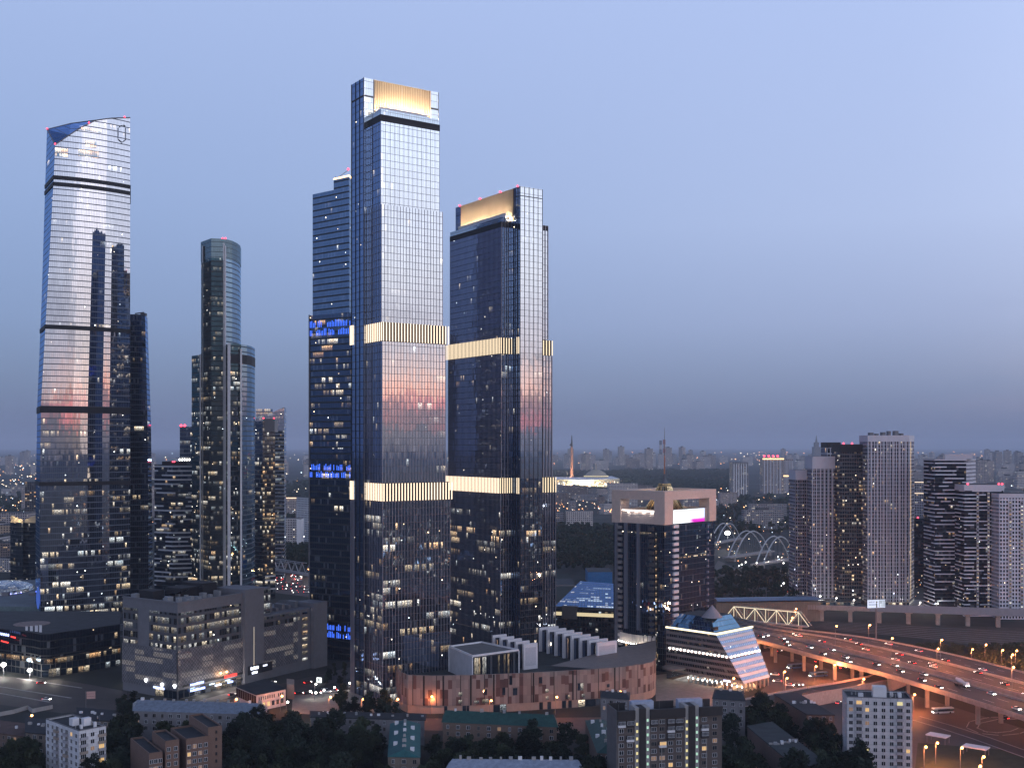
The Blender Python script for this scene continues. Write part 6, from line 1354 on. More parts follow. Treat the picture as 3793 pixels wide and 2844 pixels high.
fp = [G(-30, 2650, 1), G(50, 2635, 1), G(102, 2620, 1), G(120, 2632, 1), G(195, 2617, 1)]
for i in range(4): d = (fp[i + 1] - fp[i]).normalized(); MB().obox(fp[i], d, Vector((-d.y, d.x, 0)), 0, (fp[i + 1] - fp[i]).length, -.06, .06, 0, 2.2).build('fence_panel', M_conc, r)
# two storey pavilion with a pale front, and its annex
PX = thing('street_pavilion', 'two storey pavilion with a dark roof, brown glazed left half and pale pink right half', 'building', P(960, 612))
A, B, Cq, D = P(950, 597), P(1058, 612), P(985, 640), P(875, 618)
L_, R2 = P(872, 612), P(950, 597)
q = MB(); q.prism([R2, B, Cq, D], 0, 8.6, 0, 0, 3, 3); q.build('pale_wall', mat('pale pink plaster', (.52, .42, .40), .8, var=.1), PX)
q = MB(); q.wall(D + Vector((-.1, -.1, 0)), R2 + Vector((-.1, -.1, 0)), 3.6, 8.2, 3.0, 4.6, 0, 3); q.build('brown_glazing', facade('brown glazed front', wall=(.35, .30, .28), win=(.05, .95, .0, 1), tint=(.3, .2, .18), refl=.12, base=(.05, .02, .015), lit=.0, run=0), PX)
MB().poly([up(p, 8.75) for p in (D + (D - B) * .02, R2 + Vector((0, -.6, 0)), B + Vector((.5, -.2, 0)), Cq)]).build('roof', M_bitum, PX)
d = (B - R2).normalized(); Lw = (B - R2).length
for c in list(range(1, 13)):
    if c == 9: continue
    window(PX, up(R2 + d * (Lw * (c + .2) / 13.6) + Vector((d.y, -d.x, 0)) * .02, 6.5), d, .5, 1.7, 1, M_gfr, M_pn)
for c in range(6): window(PX, up(R2 + d * (Lw * (c + .6) / 6.4) + Vector((d.y, -d.x, 0)) * .02, 2.9), d, 1.6, 2.4, 2, M_gfr, M_py if c in (1, 2) else M_pn)
q = MB(); q.prism([P(1062, 628), P(1090, 626), P(1090, 640), P(1062, 642)], 0, 8.2, 0, 0); q.build('annex', M_stone, PX)
# white canopies on the verge, and small road signs
for lab, pxs in (('flat white canopy on the lit verge, left of two', (3428, 2709, 3503, 2737)), ('flat white canopy on the lit verge, right of two', (3562, 2750, 3652, 2782))):
    x0, y0, x1, y1 = pxs; A = G(x0, (y0 + y1) / 2 - 5, 3.6); d = (G(x1, y1 - 6, 3.6) - A); L = d.length; d.normalize(); n = Vector((-d.y, d.x, 0))
    r = thing('canopy', lab, 'canopy', up(A + d * L / 2, 0)); MB().obox(A, d, n, 0, L, 0, 6, 3.2, 3.7).build('roof', M_white, r)
    for s in (.5, L - .5):
        for t_ in (.5, 5.5): MB().obox(A, d, n, s - .12, s + .12, t_ - .12, t_ + .12, 0, 3.2).build('post', M_grey, r)
r = thing('road_sign', 'pale panelled road sign on a post by the wide road at the left', 'sign', G(318, 2625)); p = G(318, 2625); MB().bar(p, up(p, 9.5), .18).build('post', M_grey, r)
q = MB()
for k in range(3): q.obox(p, Vector((1, .2, 0)).normalized(), Vector((-.2, 1, 0)).normalized(), .4, 4.8, -.1, .1, 5.4 + k * 1.35, 6.6 + k * 1.35)
q.build('sign_panel', mat('reddish sign panel', (.45, .28, .26), .7), r)
r = thing('billboard', 'small lit white billboard by the street left of the tallest tower', 'billboard', P(1182, 668)); p = P(1182, 668); z0 = Zat(2527, 668); z1_ = Zat(2508, 668)
MB().bar(p, up(p, z0), .3).build('post', M_grey, r); MB().obox(p, Vector((1, -.35, 0)).normalized(), Vector((.35, 1, 0)).normalized(), -1.6, 1.6, -.2, .2, z0, z1_).build('lit_panel', glowmat('small billboard', (.9, 1, .98), 1.8), r); MB().obox(p, Vector((1, -.35, 0)).normalized(), Vector((.35, 1, 0)).normalized(), -.6, .5, -.25, -.21, z0 + 1.2, z0 + 2.2).build('printed_picture', mat('dark picture', (.08, .1, .12), .6), r)
HAZE_D = 5.6e-5
# ------------------------------------------------------------------ far landmarks
r = thing('obelisk', 'tall slender bronze obelisk rising beside the floodlit museum', 'monument', P(2118, 4400)); q = MB(); q.bar(P(2118, 4400, 0), P(2118, 4400, Zat(1655, 4400)), 9, 0, 4, 5); q.build('shaft', mat('lit bronze', (.34, .18, .12), .6, emit=None), r)
q = MB(); q.bar(P(2118, 4400, Zat(1655, 4400)), P(2118, 4400, Zat(1612, 4400)), 4.5, 0, 5, 1.0); q.bar(P(2112, 4400, Zat(1650, 4400)), P(2119, 4400, Zat(1640, 4400)), 3, 0, 5); q.build('statue', M_dkmetal, r)
for k, px in enumerate((2098, 2138)): pt_light(r, P(px, 4340, 25), 160000, (1, .62, .35), 6)
r = thing('museum', 'long floodlit white museum with a low dome', 'museum', P(2180, 4600))
ZM0, ZM1 = 0, Zat(1762, 4500)
M_mus = facade('floodlit colonnade', wall=(.75, .66, .48), win=(.35, .75, .05, .80), refl=.05, base=(.2, .17, .1), lit=0, run=0, wob=0)
q = MB(); pts = [P(2020 + (2295 - 2020) * k / 20, 4100 - 170 * math.sin(math.pi * k / 20)) for k in range(21)]
uu = 0
for k in range(20): uu = q.wall(pts[k], pts[k + 1], 0, 21, 6, 21, 0, uu)
pb = [p + Vector((0, 330, 0)) for p in pts]; q.poly([up(p, 21) for p in pts] + [up(p, 21) for p in reversed(pb)], 1); q.build('colonnade', [M_mus, M_white], r)
for k in range(8): pt_light(r, P(2040 + 33 * k, 3885, 8), 260000, (1, .86, .55), 8)
q = MB(); c = P(2208, 4240, 20); q.lathe(c, [(46, 0), (46, 6), (41, 10), (31, 20), (16, 28), (3, 31), (1, 52)], 24); q.build('dome', mat('beige dome', (.34, .30, .24), .7), r)
q = MB(); q.lathe(c + Vector((0, 0, 5)), [(46.5, 0), (46.5, 2.5)], 24); q.build('dome_light', glowmat('dome ring light', (1, .85, .5), 1.0), r)
M_haze_w = mat('pale stripe', (.5, .45, .45), .8); M_haze_r = mat('red stripe', (.35, .08, .07), .8); M_haze_k = mat('dark stripe', (.10, .11, .14), .8)
for px, top, cols, lab in ((2447, 1631, M_haze_k, 'dark and white banded power station chimney on the skyline'), (2460, 1628, M_haze_r, 'red and white banded power station chimney on the skyline')):
    Y = 7200; r = thing('chimney_stack', lab, 'chimney', P(px, Y)); zt = Zat(top, Y)
    for k in range(6): z1 = zt - k * zt * .16; MB().lathe(P(px, Y, z1 - zt * .16), [(8.6, 0), (8.4, zt * .16)], 12).build('stack_band', cols if k % 2 == 0 else M_haze_w, r)
Y = 6500; r = thing('spired_tower', 'distant stepped tower with a spire behind the pale apartment towers', 'building', P(3024, Y))
for (w_, y0, y1) in ((19, 1760, 1690), (13, 1690, 1655), (8, 1655, 1638)): x = w_ / F * Y; p = P(3024, Y); MB().box(p.x - x, p.x + x, Y - x, Y + x, max(0, Zat(y0, Y)), Zat(y1, Y)).build('tier', M_grey, r)
q = MB(); q.bar(P(3024, Y, Zat(1638, Y)), P(3024, Y, Zat(1612, Y)), 7, 0, 6, 1); q.build('spire', M_grey, r)
G_far = [facade('far block %d' % i, wall=c, win=(.2, .8, .3, .8), tint=(.4, .5, .7), refl=.1, lit=.10, run=.02, strength=1.6, warm=.6, wob=0) for i, c in enumerate(((.34, .30, .30), (.25, .24, .26), (.42, .40, .42), (.20, .16, .15)))]
def simple(label, px0, px1, Y, py, depth, mt, cat='apartment block', name='apartment_block', group=None, pw=3.5, fh=3.3, skew=0):
    A, B = P(px0, Y + skew), P(px1, Y); z = Zat(py, Y); q = MB(); c = (A + B) / 2
    q.prism([A, B, B + Vector((0, depth, 0)), A + Vector((0, depth, 0))], 0, z, 0, 1, pw, fh)
    for v_i in range(len(q.v)): q.v[v_i] = (q.v[v_i][0] - c.x, q.v[v_i][1] - c.y, q.v[v_i][2])
    o = q.build(name, [mt, M_roof]); o.location = (c.x, c.y, 0); return tag(o, label, cat, group)
G_mid = facade('white office slab', wall=(.46, .42, .42), win=(.2, .8, .3, .75), lit=.05, run=0, refl=.1, strength=1.5, wob=0)
simple('white slab office with rows of small windows left of the gate tower', 2098, 2196, 1950, 1893, 30, G_mid, 'office building', 'office_block'); simple('grey annex of the white slab office right behind the shorter finned tower', 2050, 2090, 1960, 1895, 28, G_far[1], 'office building', 'office_block')
simple('pale slab block behind the stone frame of the gate tower', 2255, 2362, 2600, 1790, 40, G_mid); simple('brown block with few windows beyond the shorter finned tower', 2052, 2118, 2700, 1825, 40, G_far[3]); simple('long grey block behind the trees left of the gate tower', 2132, 2255, 2900, 1832, 30, G_far[1])
simple('white hospital slab left of the deep blue tower', 1098, 1150, 1650, 1845, 25, facade('white hospital', wall=(.50, .50, .54), win=(.15, .6, .3, .75), lit=.03, run=0, refl=.1, wob=0), pw=4, skew=30); simple('pale lower wing with small windows beside the white hospital slab', 1055, 1102, 1600, 1920, 20, G_mid)
simple('blank white stair block of the hospital', 1098, 1116, 1590, 1922, 20, M_white)
r = simple('palatial block with a glowing cornice beyond the white hospital', 1052, 1160, 2300, 1846, 40, G_far[0]); p = P(1052, 2300)
q = MB(); q.obox(Vector((-29.6, -1, 0)), Vector((1, 0, 0)), Vector((0, 1, 0)), 0, 59, -.8, .2, Zat(1846, 2300), Zat(1846, 2300) + 2.2); q.build('cornice_light', glowmat('warm cornice', (1, .7, .5), 1.6), r, local=True)
for lab, px0, px1, Y, py, crown in (('tower with pale vertical lattice right of the gate tower spire', 2713, 2772, 3100, 1712, 0), ('tower with a glowing gold crown and red lamps on top', 2826, 2902, 3300, 1696, 1), ('short tower with gold lit ledge beside the gold crowned tower', 2902, 2938, 3350, 1700, 2)):
    r = thing('high_rise', lab, 'apartment tower', P((px0 + px1) / 2, Y)); A, B = P(px0, Y), P(px1, Y); q = MB(); q.prism([A, B, B + Vector((0, 45, 0)), A + Vector((0, 45, 0))], 0, Zat(py, Y), 0, 1, 6, 3.4); q.build('facade', [G_far[1] if crown == 0 else G_far[0], M_roof], r)
    q = MB()
    for k in range(6): q.obox(A, Vector((1, 0, 0)), Vector((0, 1, 0)), 3 + k * (B - A).length / 6.5, 5 + k * (B - A).length / 6.5, -1.5, 0, 0, Zat(py + 6, Y))
    q.build('pilaster', M_white if crown == 0 else M_pilw, r)
    if crown: zz = Zat(py + 3 if crown == 1 else 1762, Y); q = MB(); q.obox(A, Vector((1, 0, 0)), Vector((0, 1, 0)), -1, (B - A).length + 1, -2, .5, zz - 2, zz + 1.6); q.build('lit_cornice', glowmat('gold lit cornice', (1, .68, .32), 2.4), r)
    if crown == 1:
        for k in range(4): warning(r, A + Vector((6 + k * 13, 10, Zat(py - 4, Y))), 3.0)
simple('unfinished dark tower frame left of the curved skyscraper', 92, 134, 1900, 1785, 30, facade('construction floors', wall=(.10, .08, .08), win=(.08, .92, .2, .95), refl=.05, lit=.18, run=.1, strength=1.4, warm=.7, wob=0), 'building', 'high_rise')
simple('pale stone block with roof turrets at the left edge', -20, 100, 1750, 1900, 40, G_far[0]); simple('tan block lit from below at the left edge', -20, 52, 1500, 1945, 40, facade('tan lit block', wall=(.36, .27, .20), win=(.25, .75, .25, .75), lit=.1, run=0, refl=.05, wob=0))
simple('flat blue roofed shed left of the gate tower', 2178, 2268, 1150, 2118, 40, mat('blue shed', (.03, .14, .34), .6, var=.2), 'shed', 'warehouse')
simple('pale arched shed among the dark trees left of the gate tower', 2065, 2165, 1420, 2052, 20, M_conc, 'shed', 'warehouse'); simple('grey garage row left of the blue roofed shed', 2050, 2130, 1130, 2165, 50, M_grey, 'shed', 'warehouse')
simple('low white shed in the trees left of the deep blue tower', 1028, 1092, 1420, 2060, 30, M_white, 'shed', 'warehouse')
simple('long low grey roofed shed behind the lattice block', 1000, 1180, 900, 2245, 40, M_grey, 'shed', 'warehouse')

# ------------------------------------------------------------------ the distant city: blocks as single things
random.seed(23)
protos = []
for i in range(12):
    kind = i % 4; L, Wd, hh = ((22, 18, 48), (70, 14, 27), (40, 16, 38), (95, 15, 22))[kind]; hh *= random.uniform(.85, 1.25)
    q = MB(); q.prism([Vector((-L / 2, -Wd / 2, 0)), Vector((L / 2, -Wd / 2, 0)), Vector((L / 2, Wd / 2, 0)), Vector((-L / 2, Wd / 2, 0))], 0, hh, 0, 1, 3.4, 3.1); q.box(-L / 6, L / 7, -Wd / 4, Wd / 4, hh, hh + 3, 1)
    protos.append((q, G_far[(i * 7 + i // 4) % 4], kind))
meshes = []
n_far = 0
used = []
def place_far(px, Y, kind=None, sc_=1.0, label='', group=''):
    global n_far
    i = random.randrange(12) if kind is None else random.choice([k for k in range(12) if k % 4 in kind])
    q, mt, kd = protos[i]
    while len(meshes) <= i: meshes.append(None)
    if meshes[i] is None: o = q.build('city_block', [mt, M_roof]); meshes[i] = o.data
    else: o = bpy.data.objects.new('city_block', meshes[i]); COL.objects.link(o)
    o.location = P(px, Y); o.rotation_euler = (0, 0, random.choice([0, .2, -.25, 1.57, .8])); o.scale = (sc_, sc_, sc_ * random.uniform(.8, 1.3))
    tag(o, label, 'city block', group); n_far += 1
def clear_of(px, Y):
    for (x0, x1, y0, y1) in ((2020, 2700, 3600, 5600), (1990, 2300, 900, 2100), (2640, 2960, 1000, 1900), (2230, 2700, 700, 2300), (2480, 2900, 2600, 4300), (90, 170, 1500, 2200), (2920, 3470, 800, 1150), (3450, 3793, 800, 1000), (1040, 1160, 1200, 2400)):
        if x0 < px < x1 and y0 < Y < y1: return False
    return True
def sprinkle(n, pxr, Yr, kinds, sc_, label, group):
    k = 0; tries = 0
    while k < n and tries < n * 20:
        tries += 1; Y = Yr[0] * (Yr[1] / Yr[0]) ** random.random(); px = random.uniform(*pxr)
        if not clear_of(px, Y): continue
        p = P(px, Y)
        if any((p - o).length < 42 * sc_ for o in used): continue
        used.append(p); place_far(px, Y, kinds, sc_, label, group); k += 1
sprinkle(96, (1990, 3820), (5700, 9500), (0, 2), 1.75, 'pale tall apartment block fading into the haze on the skyline right of the towers', 'far skyline blocks right of the towers')
sprinkle(26, (3380, 3820), (3200, 5600), (0, 2), 1.35, 'pale high rise in the dense far right estate on the skyline', 'high rises of the far right estate')
sprinkle(30, (2560, 3820), (1500, 3000), (1, 2, 3), 1.0, 'mid distance block between the arch bridges and the right edge', 'mid distance blocks on the right')
sprinkle(14, (2040, 2700), (2300, 3500), (1, 3), .9, 'low block in the trees beyond the gate tower', 'low blocks beyond the gate tower')
sprinkle(40, (-30, 1170), (3600, 9000), (0, 2), 1.6, 'pale apartment block on the hazy skyline behind the left skyscrapers', 'far skyline blocks behind the left skyscrapers')
sprinkle(26, (-30, 1170), (1900, 3500), (1, 2, 3), 1.0, 'mid distance block behind the left skyscrapers', 'mid distance blocks on the left')
sprinkle(10, (-30, 140), (1250, 1900), (1, 3), .8, 'low block in the trees at the far left edge', 'low blocks at the left edge')
sprinkle(46, (1180, 1990), (1500, 8500), (1, 2, 3), 1.2, 'block in the city hidden behind the central skyscrapers', 'blocks behind the central skyscrapers')
sprinkle(14, (3480, 3820), (1150, 1700), (1, 3), .9, 'low block behind the white banded apartment towers', 'low blocks behind the right apartment towers')

# ------------------------------------------------------------------ trees
M_leaf = []
for i, c in enumerate(((.016, .023, .013), (.021, .027, .014), (.014, .021, .015))):
    m = bpy.data.materials.new('dark foliage %d' % i); m.use_nodes = True; t = NT(m.node_tree); b = t.n['Principled BSDF']
    rr = t.new('ShaderNodeNewGeometry').outputs['Random Per Island']; oi = t.new('ShaderNodeObjectInfo').outputs['Random']
    t.put(b.inputs['Base Color'], t.mix(t.m('MULTIPLY', t.m('ADD', rr, oi), .5), tuple(k * .55 for k in c), tuple(k * 1.9 for k in c))); b.inputs['Roughness'].default_value = .8; b.inputs['Specular IOR Level'].default_value = .15; M_leaf.append(m)
M_bark = mat('bark', (.05, .042, .035), .9)
def tree_proto(i, h, rad, n_leaf, conic=False, leaf=.62):
    rnd = random.Random(100 + i)
    tr = MB(); tr.bar((0, 0, 0), (0, 0, h * .5), .28, 0, 7, .16)
    cl_ = []
    for k in range(15):
        a = rnd.uniform(0, 6.28); zz = rnd.uniform(.30, .95); rr = rad * (1.15 - zz if conic else math.sin(math.pi * min(1, max(.12, (zz - .12) / .92))) ) * rnd.uniform(.35, .95)
        c = Vector((rr * math.cos(a), rr * math.sin(a), h * zz)); cl_.append((c, rad * rnd.uniform(.26, .46) * (.7 if conic else 1)))
        if k % 2 == 0: tr.bar((0, 0, h * rnd.uniform(.25, .45)), c, .12, 0, 5, .04)
    cr = MB()
    for k in range(n_leaf):
        c, r_ = rnd.choice(cl_); d = Vector((rnd.gauss(0, 1), rnd.gauss(0, 1), rnd.gauss(0, 1))).normalized(); p = c + d * r_ * (rnd.random() ** .45)
        a = Vector((rnd.gauss(0, 1), rnd.gauss(0, 1), rnd.gauss(0, .7))).normalized(); b = a.orthogonal().normalized(); s = leaf * rnd.uniform(.6, 1.5)
        cr.poly([p - a * s - b * s * .4, p + b * s * .55, p + a * s - b * s * .25, p - b * s * .6 + a * .1], 0)
    return tr, cr
TP = []
for i, (h, rad, n_, con) in enumerate(((17, 5.6, 1500, False), (15, 5.0, 1300, False), (19, 6.0, 1700, False), (14, 4.4, 1100, False), (20, 4.2, 1400, True), (11, 3.6, 900, False))):
    TP.append((tree_proto(i, h, rad, n_, con), rad, h))
TPO = [None] * len(TP)
n_tree = 0
def tree(x, y, i, label, group, sc_=1.0):
    global n_tree
    if TPO[i] is None:
        root = thing('leafy_tree', label, 'tree', (0, 0, 0), group); (tr, cr), _, _ = TP[i]
        tr.build('trunk', M_bark, root); cr.build('crown', M_leaf[i % 3], root); TPO[i] = root
    else:
        src = TPO[i]; root = src.copy(); COL.objects.link(root)
        for nm in TPC[i]:
            c = nm.copy(); COL.objects.link(c); c.parent = root
        root['label'] = label; root['group'] = group
    if i not in TPC: TPC[i] = [o for o in bpy.data.objects if o.parent == TPO[i]]
    root.location = (x, y, 0); root.rotation_euler = (0, 0, random.uniform(0, 6.28)); root.scale = (sc_, sc_, sc_ * random.uniform(.9, 1.12)); n_tree += 1
TPC = {}
FOOT = [(-205, -150, 440, 490), ]
fp = []
for o in list(COL.objects):
    if o.type == 'MESH' and o.name.split('.')[0] in ('wall', 'deck', 'hall_wall', 'pale_wall', 'panel_wall', 'base_wall', 'window_band', 'ground_storey') and o.parent:
        bb = [o.matrix_basis @ Vector(c) for c in o.bound_box]; pl = o.parent.location
        if o.parent.name.startswith('highway'): continue
        fp.append((min(b.x for b in bb) + pl.x, max(b.x for b in bb) + pl.x, min(b.y for b in bb) + pl.y, max(b.y for b in bb) + pl.y))
FLATP = [[G(2945, 2834, 13), G(3067, 2828, 13), G(2859, 2672, 13), G(2770, 2688, 13)]]
def grove(n, poly, label, group, kinds, sc_=(.8, 1.1), gap=5.0, margin=3.0, skip=()):
    k = tries = 0; xs = [p.x for p in poly]; ys = [p.y for p in poly]
    while k < n and tries < n * 60:
        tries += 1; x = random.uniform(min(xs), max(xs)); y = random.uniform(min(ys), max(ys)); ins = False; j = len(poly) - 1
        for i in range(len(poly)):
            if (poly[i].y > y) != (poly[j].y > y) and x < (poly[j].x - poly[i].x) * (y - poly[i].y) / (poly[j].y - poly[i].y) + poly[i].x: ins = not ins
            j = i
        if not ins: continue
        if any(a - margin < x < b + margin and c - margin < y < d + margin for a, b, c, d in fp): continue
        if any((x - q_[0]) ** 2 + (y - q_[1]) ** 2 < gap * gap for q_ in TREES): continue
        TREES.append((x, y)); tree(x, y, random.choice(kinds), label, group, random.uniform(*sc_)); k += 1
TREES = []
grove(80, [P(820, 425), P(1432, 425), P(1440, 515), P(1150, 530), P(990, 530), P(830, 525)], 'dark leafy tree in the dense grove between the brick block and the teal roofed house', 'trees of the bottom centre grove', [0, 1, 2, 3], gap=4.6)
grove(46, [P(1565, 425), P(2270, 425), P(2190, 505), P(2080, 530), P(2060, 500), P(1640, 508), P(1565, 528)], 'dark leafy tree around the long teal roofed brick house at the bottom', 'trees around the long teal roofed house', [0, 1, 2, 3], (.75, 1.0), gap=4.8, margin=1.5)
grove(16, [P(-30, 425), P(150, 425), P(160, 495), P(-30, 505)], 'dark leafy tree in the bottom left corner beside the white panel block', 'trees in the bottom left corner', [0, 1, 3], gap=5)
grove(22, [P(395, 425), P(482, 425), P(500, 530), P(420, 538), P(395, 470)], 'dark leafy tree between the white panel block and the orange brick block', 'trees between the two blocks at the left', [0, 1, 2, 3], gap=4.5)
grove(14, [P(500, 478), P(800, 478), P(810, 528), P(500, 528)], 'dark leafy tree before the long blue grey roofed house', 'trees before the blue grey roofed house', [0, 1, 3], (.7, .95), gap=5, margin=1)
grove(54, [P(2680, 425), P(2930, 425), P(2760, 512), P(2850, 530), P(3090, 455), P(3120, 425), P(3135, 470), P(3100, 530), P(2960, 535), P(2860, 572), P(2700, 545)], 'dark leafy tree around the flat roofed houses right of the tall brown block', 'trees right of the tall brown block', [0, 1, 2, 3], (.8, 1.05), gap=4.6, margin=1)
grove(9, [P(2930, 425), P(3240, 425), P(3240, 462), P(2930, 450)], 'dark leafy tree in front of the pale twelve storey block', 'trees before the pale twelve storey block', [2, 0], (.95, 1.15), gap=4.5, margin=.5)
tree(*P(342, 436).xy, 2, 'broad dark tree standing right in front of the white panel block', 'tree before the white panel block', 1.0)
tree(*P(318, 433).xy, 0, 'lower dark tree just left of the broad one before the white panel block', 'tree before the white panel block', .8)
grove(8, [P(1230, 600), P(1480, 585), P(1480, 566), P(1230, 575)], 'dark tree on the street edge before the tallest tower', 'street trees before the tallest tower', [5, 3], (.8, 1.1), gap=5)
grove(6, [P(450, 600), P(500, 600), P(520, 560), P(450, 560)], 'bushy tree by the white sign pylon', 'trees by the white sign pylon', [5, 3], (.6, .9), gap=4)
grove(7, [P(1180, 690), P(1290, 690), P(1290, 655), P(1180, 660)], 'small dark tree beside the street left of the tallest tower', 'street trees left of the tallest tower', [4, 5], (.45, .6), gap=5)
# distant woods: too many to count
def wood(label, polys, n, size):
    q = MB(); rnd = random.Random(5)
    for (px0, px1, Y0, Y1, h) in polys:
        area_n = int(n * (px1 - px0) / 300)
        for k in range(area_n):
            Y = Y0 * (Y1 / Y0) ** rnd.random(); p = P(rnd.uniform(px0, px1), Y); hh = h * rnd.uniform(.65, 1.15); r_ = size * rnd.uniform(.6, 1.3) * Y / 2500 ** 1
            r_ = min(r_, 11)
            for j in range(7):
                c = p + Vector((rnd.gauss(0, r_ * .45), rnd.gauss(0, r_ * .45), hh * rnd.uniform(.45, 1))); s = r_ * rnd.uniform(.35, .7)
                a = Vector((rnd.gauss(0, 1), rnd.gauss(0, 1), rnd.gauss(0, 1))).normalized() * s; b = a.orthogonal().normalized() * s; cc_ = a.cross(b).normalized() * s
                for tri in ((a, b, cc_), (-a, b, -cc_), (a, -b, -cc_), (-a, -b, cc_)): q.poly([c + tri[0], c + tri[1], c + tri[2]])
                q.poly([c + a, c - b, c + cc_, c + b])
    return tag(q.build('woodland', M_leaf[0]), label, kind='stuff')
wood('dark woodland around and beyond the museum', [(2310, 2720, 3350, 4250, 16), (2000, 2300, 4600, 5600, 18), (2000, 2300, 3200, 3500, 10), (2300, 2740, 4700, 6000, 16)], 900, 11)
wood('dark trees in front of the slab offices left of the gate tower', [(2050, 2280, 1230, 1850, 15)], 420, 9)
wood('dark trees around the avenue between the office towers', [(1000, 1170, 1290, 1480, 13), (1050, 1165, 1750, 2100, 14)], 330, 9)
wood('scattered dark trees in the mid distance at the right', [(2640, 2960, 1000, 1240, 9), (2600, 3100, 1700, 3000, 14), (3380, 3800, 1150, 2600, 13)], 200, 8)
wood('scattered dark trees in the left distance', [(-40, 150, 1300, 3200, 14), (540, 1160, 2500, 4200, 14)], 200, 9)
wood('low scrub beside the highway', [(3150, 3800, 690, 790, 3)], 300, 7)

# ------------------------------------------------------------------ street lamps
def lamp_proto(mt, hgt, arm, nm):
    root = thing(nm, '', 'street lamp'); MB().bar((0, 0, 0), (0, 0, hgt), .14, 0, 6, .08).build('pole', M_grey, root, local=True); MB().bar((0, 0, hgt), (arm, 0, hgt + .3), .07, 0, 5).build('arm', M_grey, root, local=True)
    MB().lathe((arm, 0, hgt - .3), [(.2, 0), (.55, .3), (.55, .7), (.15, 1.0)], 8).build('lamp_head', mt, root, local=True); return root
LP = {}
def street_lamp(px, Y, hgt, label, group=None, col='s', power=3200, z0=0, light=True):
    mt = {'s': M_sod, 'w': M_white_l}[col]
    key = (col, hgt)
    if key not in LP: root = lamp_proto(mt, hgt, .8, 'street_lamp'); LP[key] = [root, [o for o in bpy.data.objects if o.parent == root]]
    else:
        root = LP[key][0].copy(); COL.objects.link(root)
        for c in LP[key][1]: d = c.copy(); COL.objects.link(d); d.parent = root
    p = P(px, Y, z0); root.location = p; root['label'] = label; root['category'] = 'street lamp'
    if group: root['group'] = group
    elif 'group' in root: del root['group']
    if light: pt_light(root, p + Vector((.8, -1.2, hgt - .8)), power, (1, .28, .09) if col == 's' else (1, .92, .78), .5)
def lamp_at(px, py, hgt, *a, **k): street_lamp(px, F * (H - hgt - k.get('z0', 0)) / (py - HY), hgt, *a, **k)
g_hw = 'sodium lamps along the highway'
for px, py in ((3218, 2315), (3484, 2370), (3746, 2425), (2945, 2255)): lamp_at(px, py, 13, 'tall orange street lamp standing on the elevated highway deck', g_hw, z0=11, power=30000)
g_u = 'orange lamps under the highway'
for px, py in ((2682, 2222), (2902, 2488), (3087, 2463), (3648, 2388), (3598, 2405), (3710, 2408), (3762, 2410), (2910, 2512), (2713, 2513)): lamp_at(px, py, 11, 'orange street lamp on the lower roads around the highway', g_u, power=22000)
for px, py in ((3423, 2767), (3466, 2752), (3557, 2770), (3637, 2803), (3624, 2838)): lamp_at(px, py, 9, 'orange lamp on the grass verge by the white canopies', 'orange lamps on the verge', power=11000)
for px, py in ((1594, 2580), (1814, 2595), (2057, 2582), (2292, 2562), (1468, 2590)): lamp_at(px, py, 9, 'orange street lamp before the brown curved building', 'orange lamps before the brown curved building', power=3200)
for px, py in ((1340, 2590), (1219, 2582), (1039, 2578), (870, 2590)): lamp_at(px, py, 8, 'orange street lamp around the plaza left of the tall tower', 'orange lamps around the plaza', power=5200)
lamp_at(112, 2650, 8, 'lone orange lamp above the fence at the left', power=1500); lamp_at(393, 2816, 6, 'small lamp right of the white panel block', col='w', power=500)
for px, py in ((2108, 1998),): pass
lamp_at(1145, 2083, 14, 'orange lamp by the avenue left of the deep blue tower', 'lamps by the far avenue', power=5000); lamp_at(1140, 2108, 12, 'orange lamp by the avenue left of the deep blue tower', 'lamps by the far avenue', power=5000)
flood(2695, 1975, 1500, 'dazzling white floodlight near the left arch bridge', 26000, 3.4)
for f in (.34, .43, .52, .60, .68, .76):                                   # two-sided row on the strip between the decks
    p = interp(f, .43); street_lamp(p.x / p.y * F + CX, p.y, 13, 'orange street lamp in the row between the highway carriageways', 'orange lamps between the carriageways', power=20000, z0=11)
for f in (.39, .50, .59, .66):
    p = interp(f, -.10); street_lamp(p.x / p.y * F + CX, p.y, 9, 'orange street lamp on the ground beside the elevated highway', 'orange lamps beside the highway', power=22000)
g_w = 'white lamps on the apartment forecourt'
for k, (px, py) in enumerate(((2940, 2178), (3035, 2208), (3095, 2215), (3160, 2222), (3265, 2228), (3330, 2212), (3405, 2232), (3440, 2200), (3470, 2235), (2900, 2160))): lamp_at(px, py, 8, 'small white lamp on the forecourt of the pale apartment towers', g_w, col='w', power=2600)
for k, (px, py) in enumerate(((2640, 2105), (2745, 2090), (2735, 2095), (2760, 2082), (2800, 2085), (2830, 2070), (2880, 2062), (2900, 2085))): lamp_at(px, py, 9, 'small white lamp by the arch bridges', 'white lamps by the arch bridges', col='w', power=2500)
for px, py in ((1058, 1985), (1075, 1982), (1088, 1990), (1102, 1988), (1110, 1990), (1124, 1987), (1145, 1988)): lamp_at(px, py, 10, 'small white lamp before the white hospital slab', 'white lamps before the hospital', col='w', power=2500, light=False)
for px, py in ((1145, 2560), (1165, 2566), (1195, 2556), (1234, 2546), (1290, 2530), (1165, 2534), (1060, 2600), (1150, 2640), (1190, 2637)): lamp_at(px, py, 4, 'low white lamp around the car park left of the tall tower', 'low white lamps around the car park', col='w', power=330)
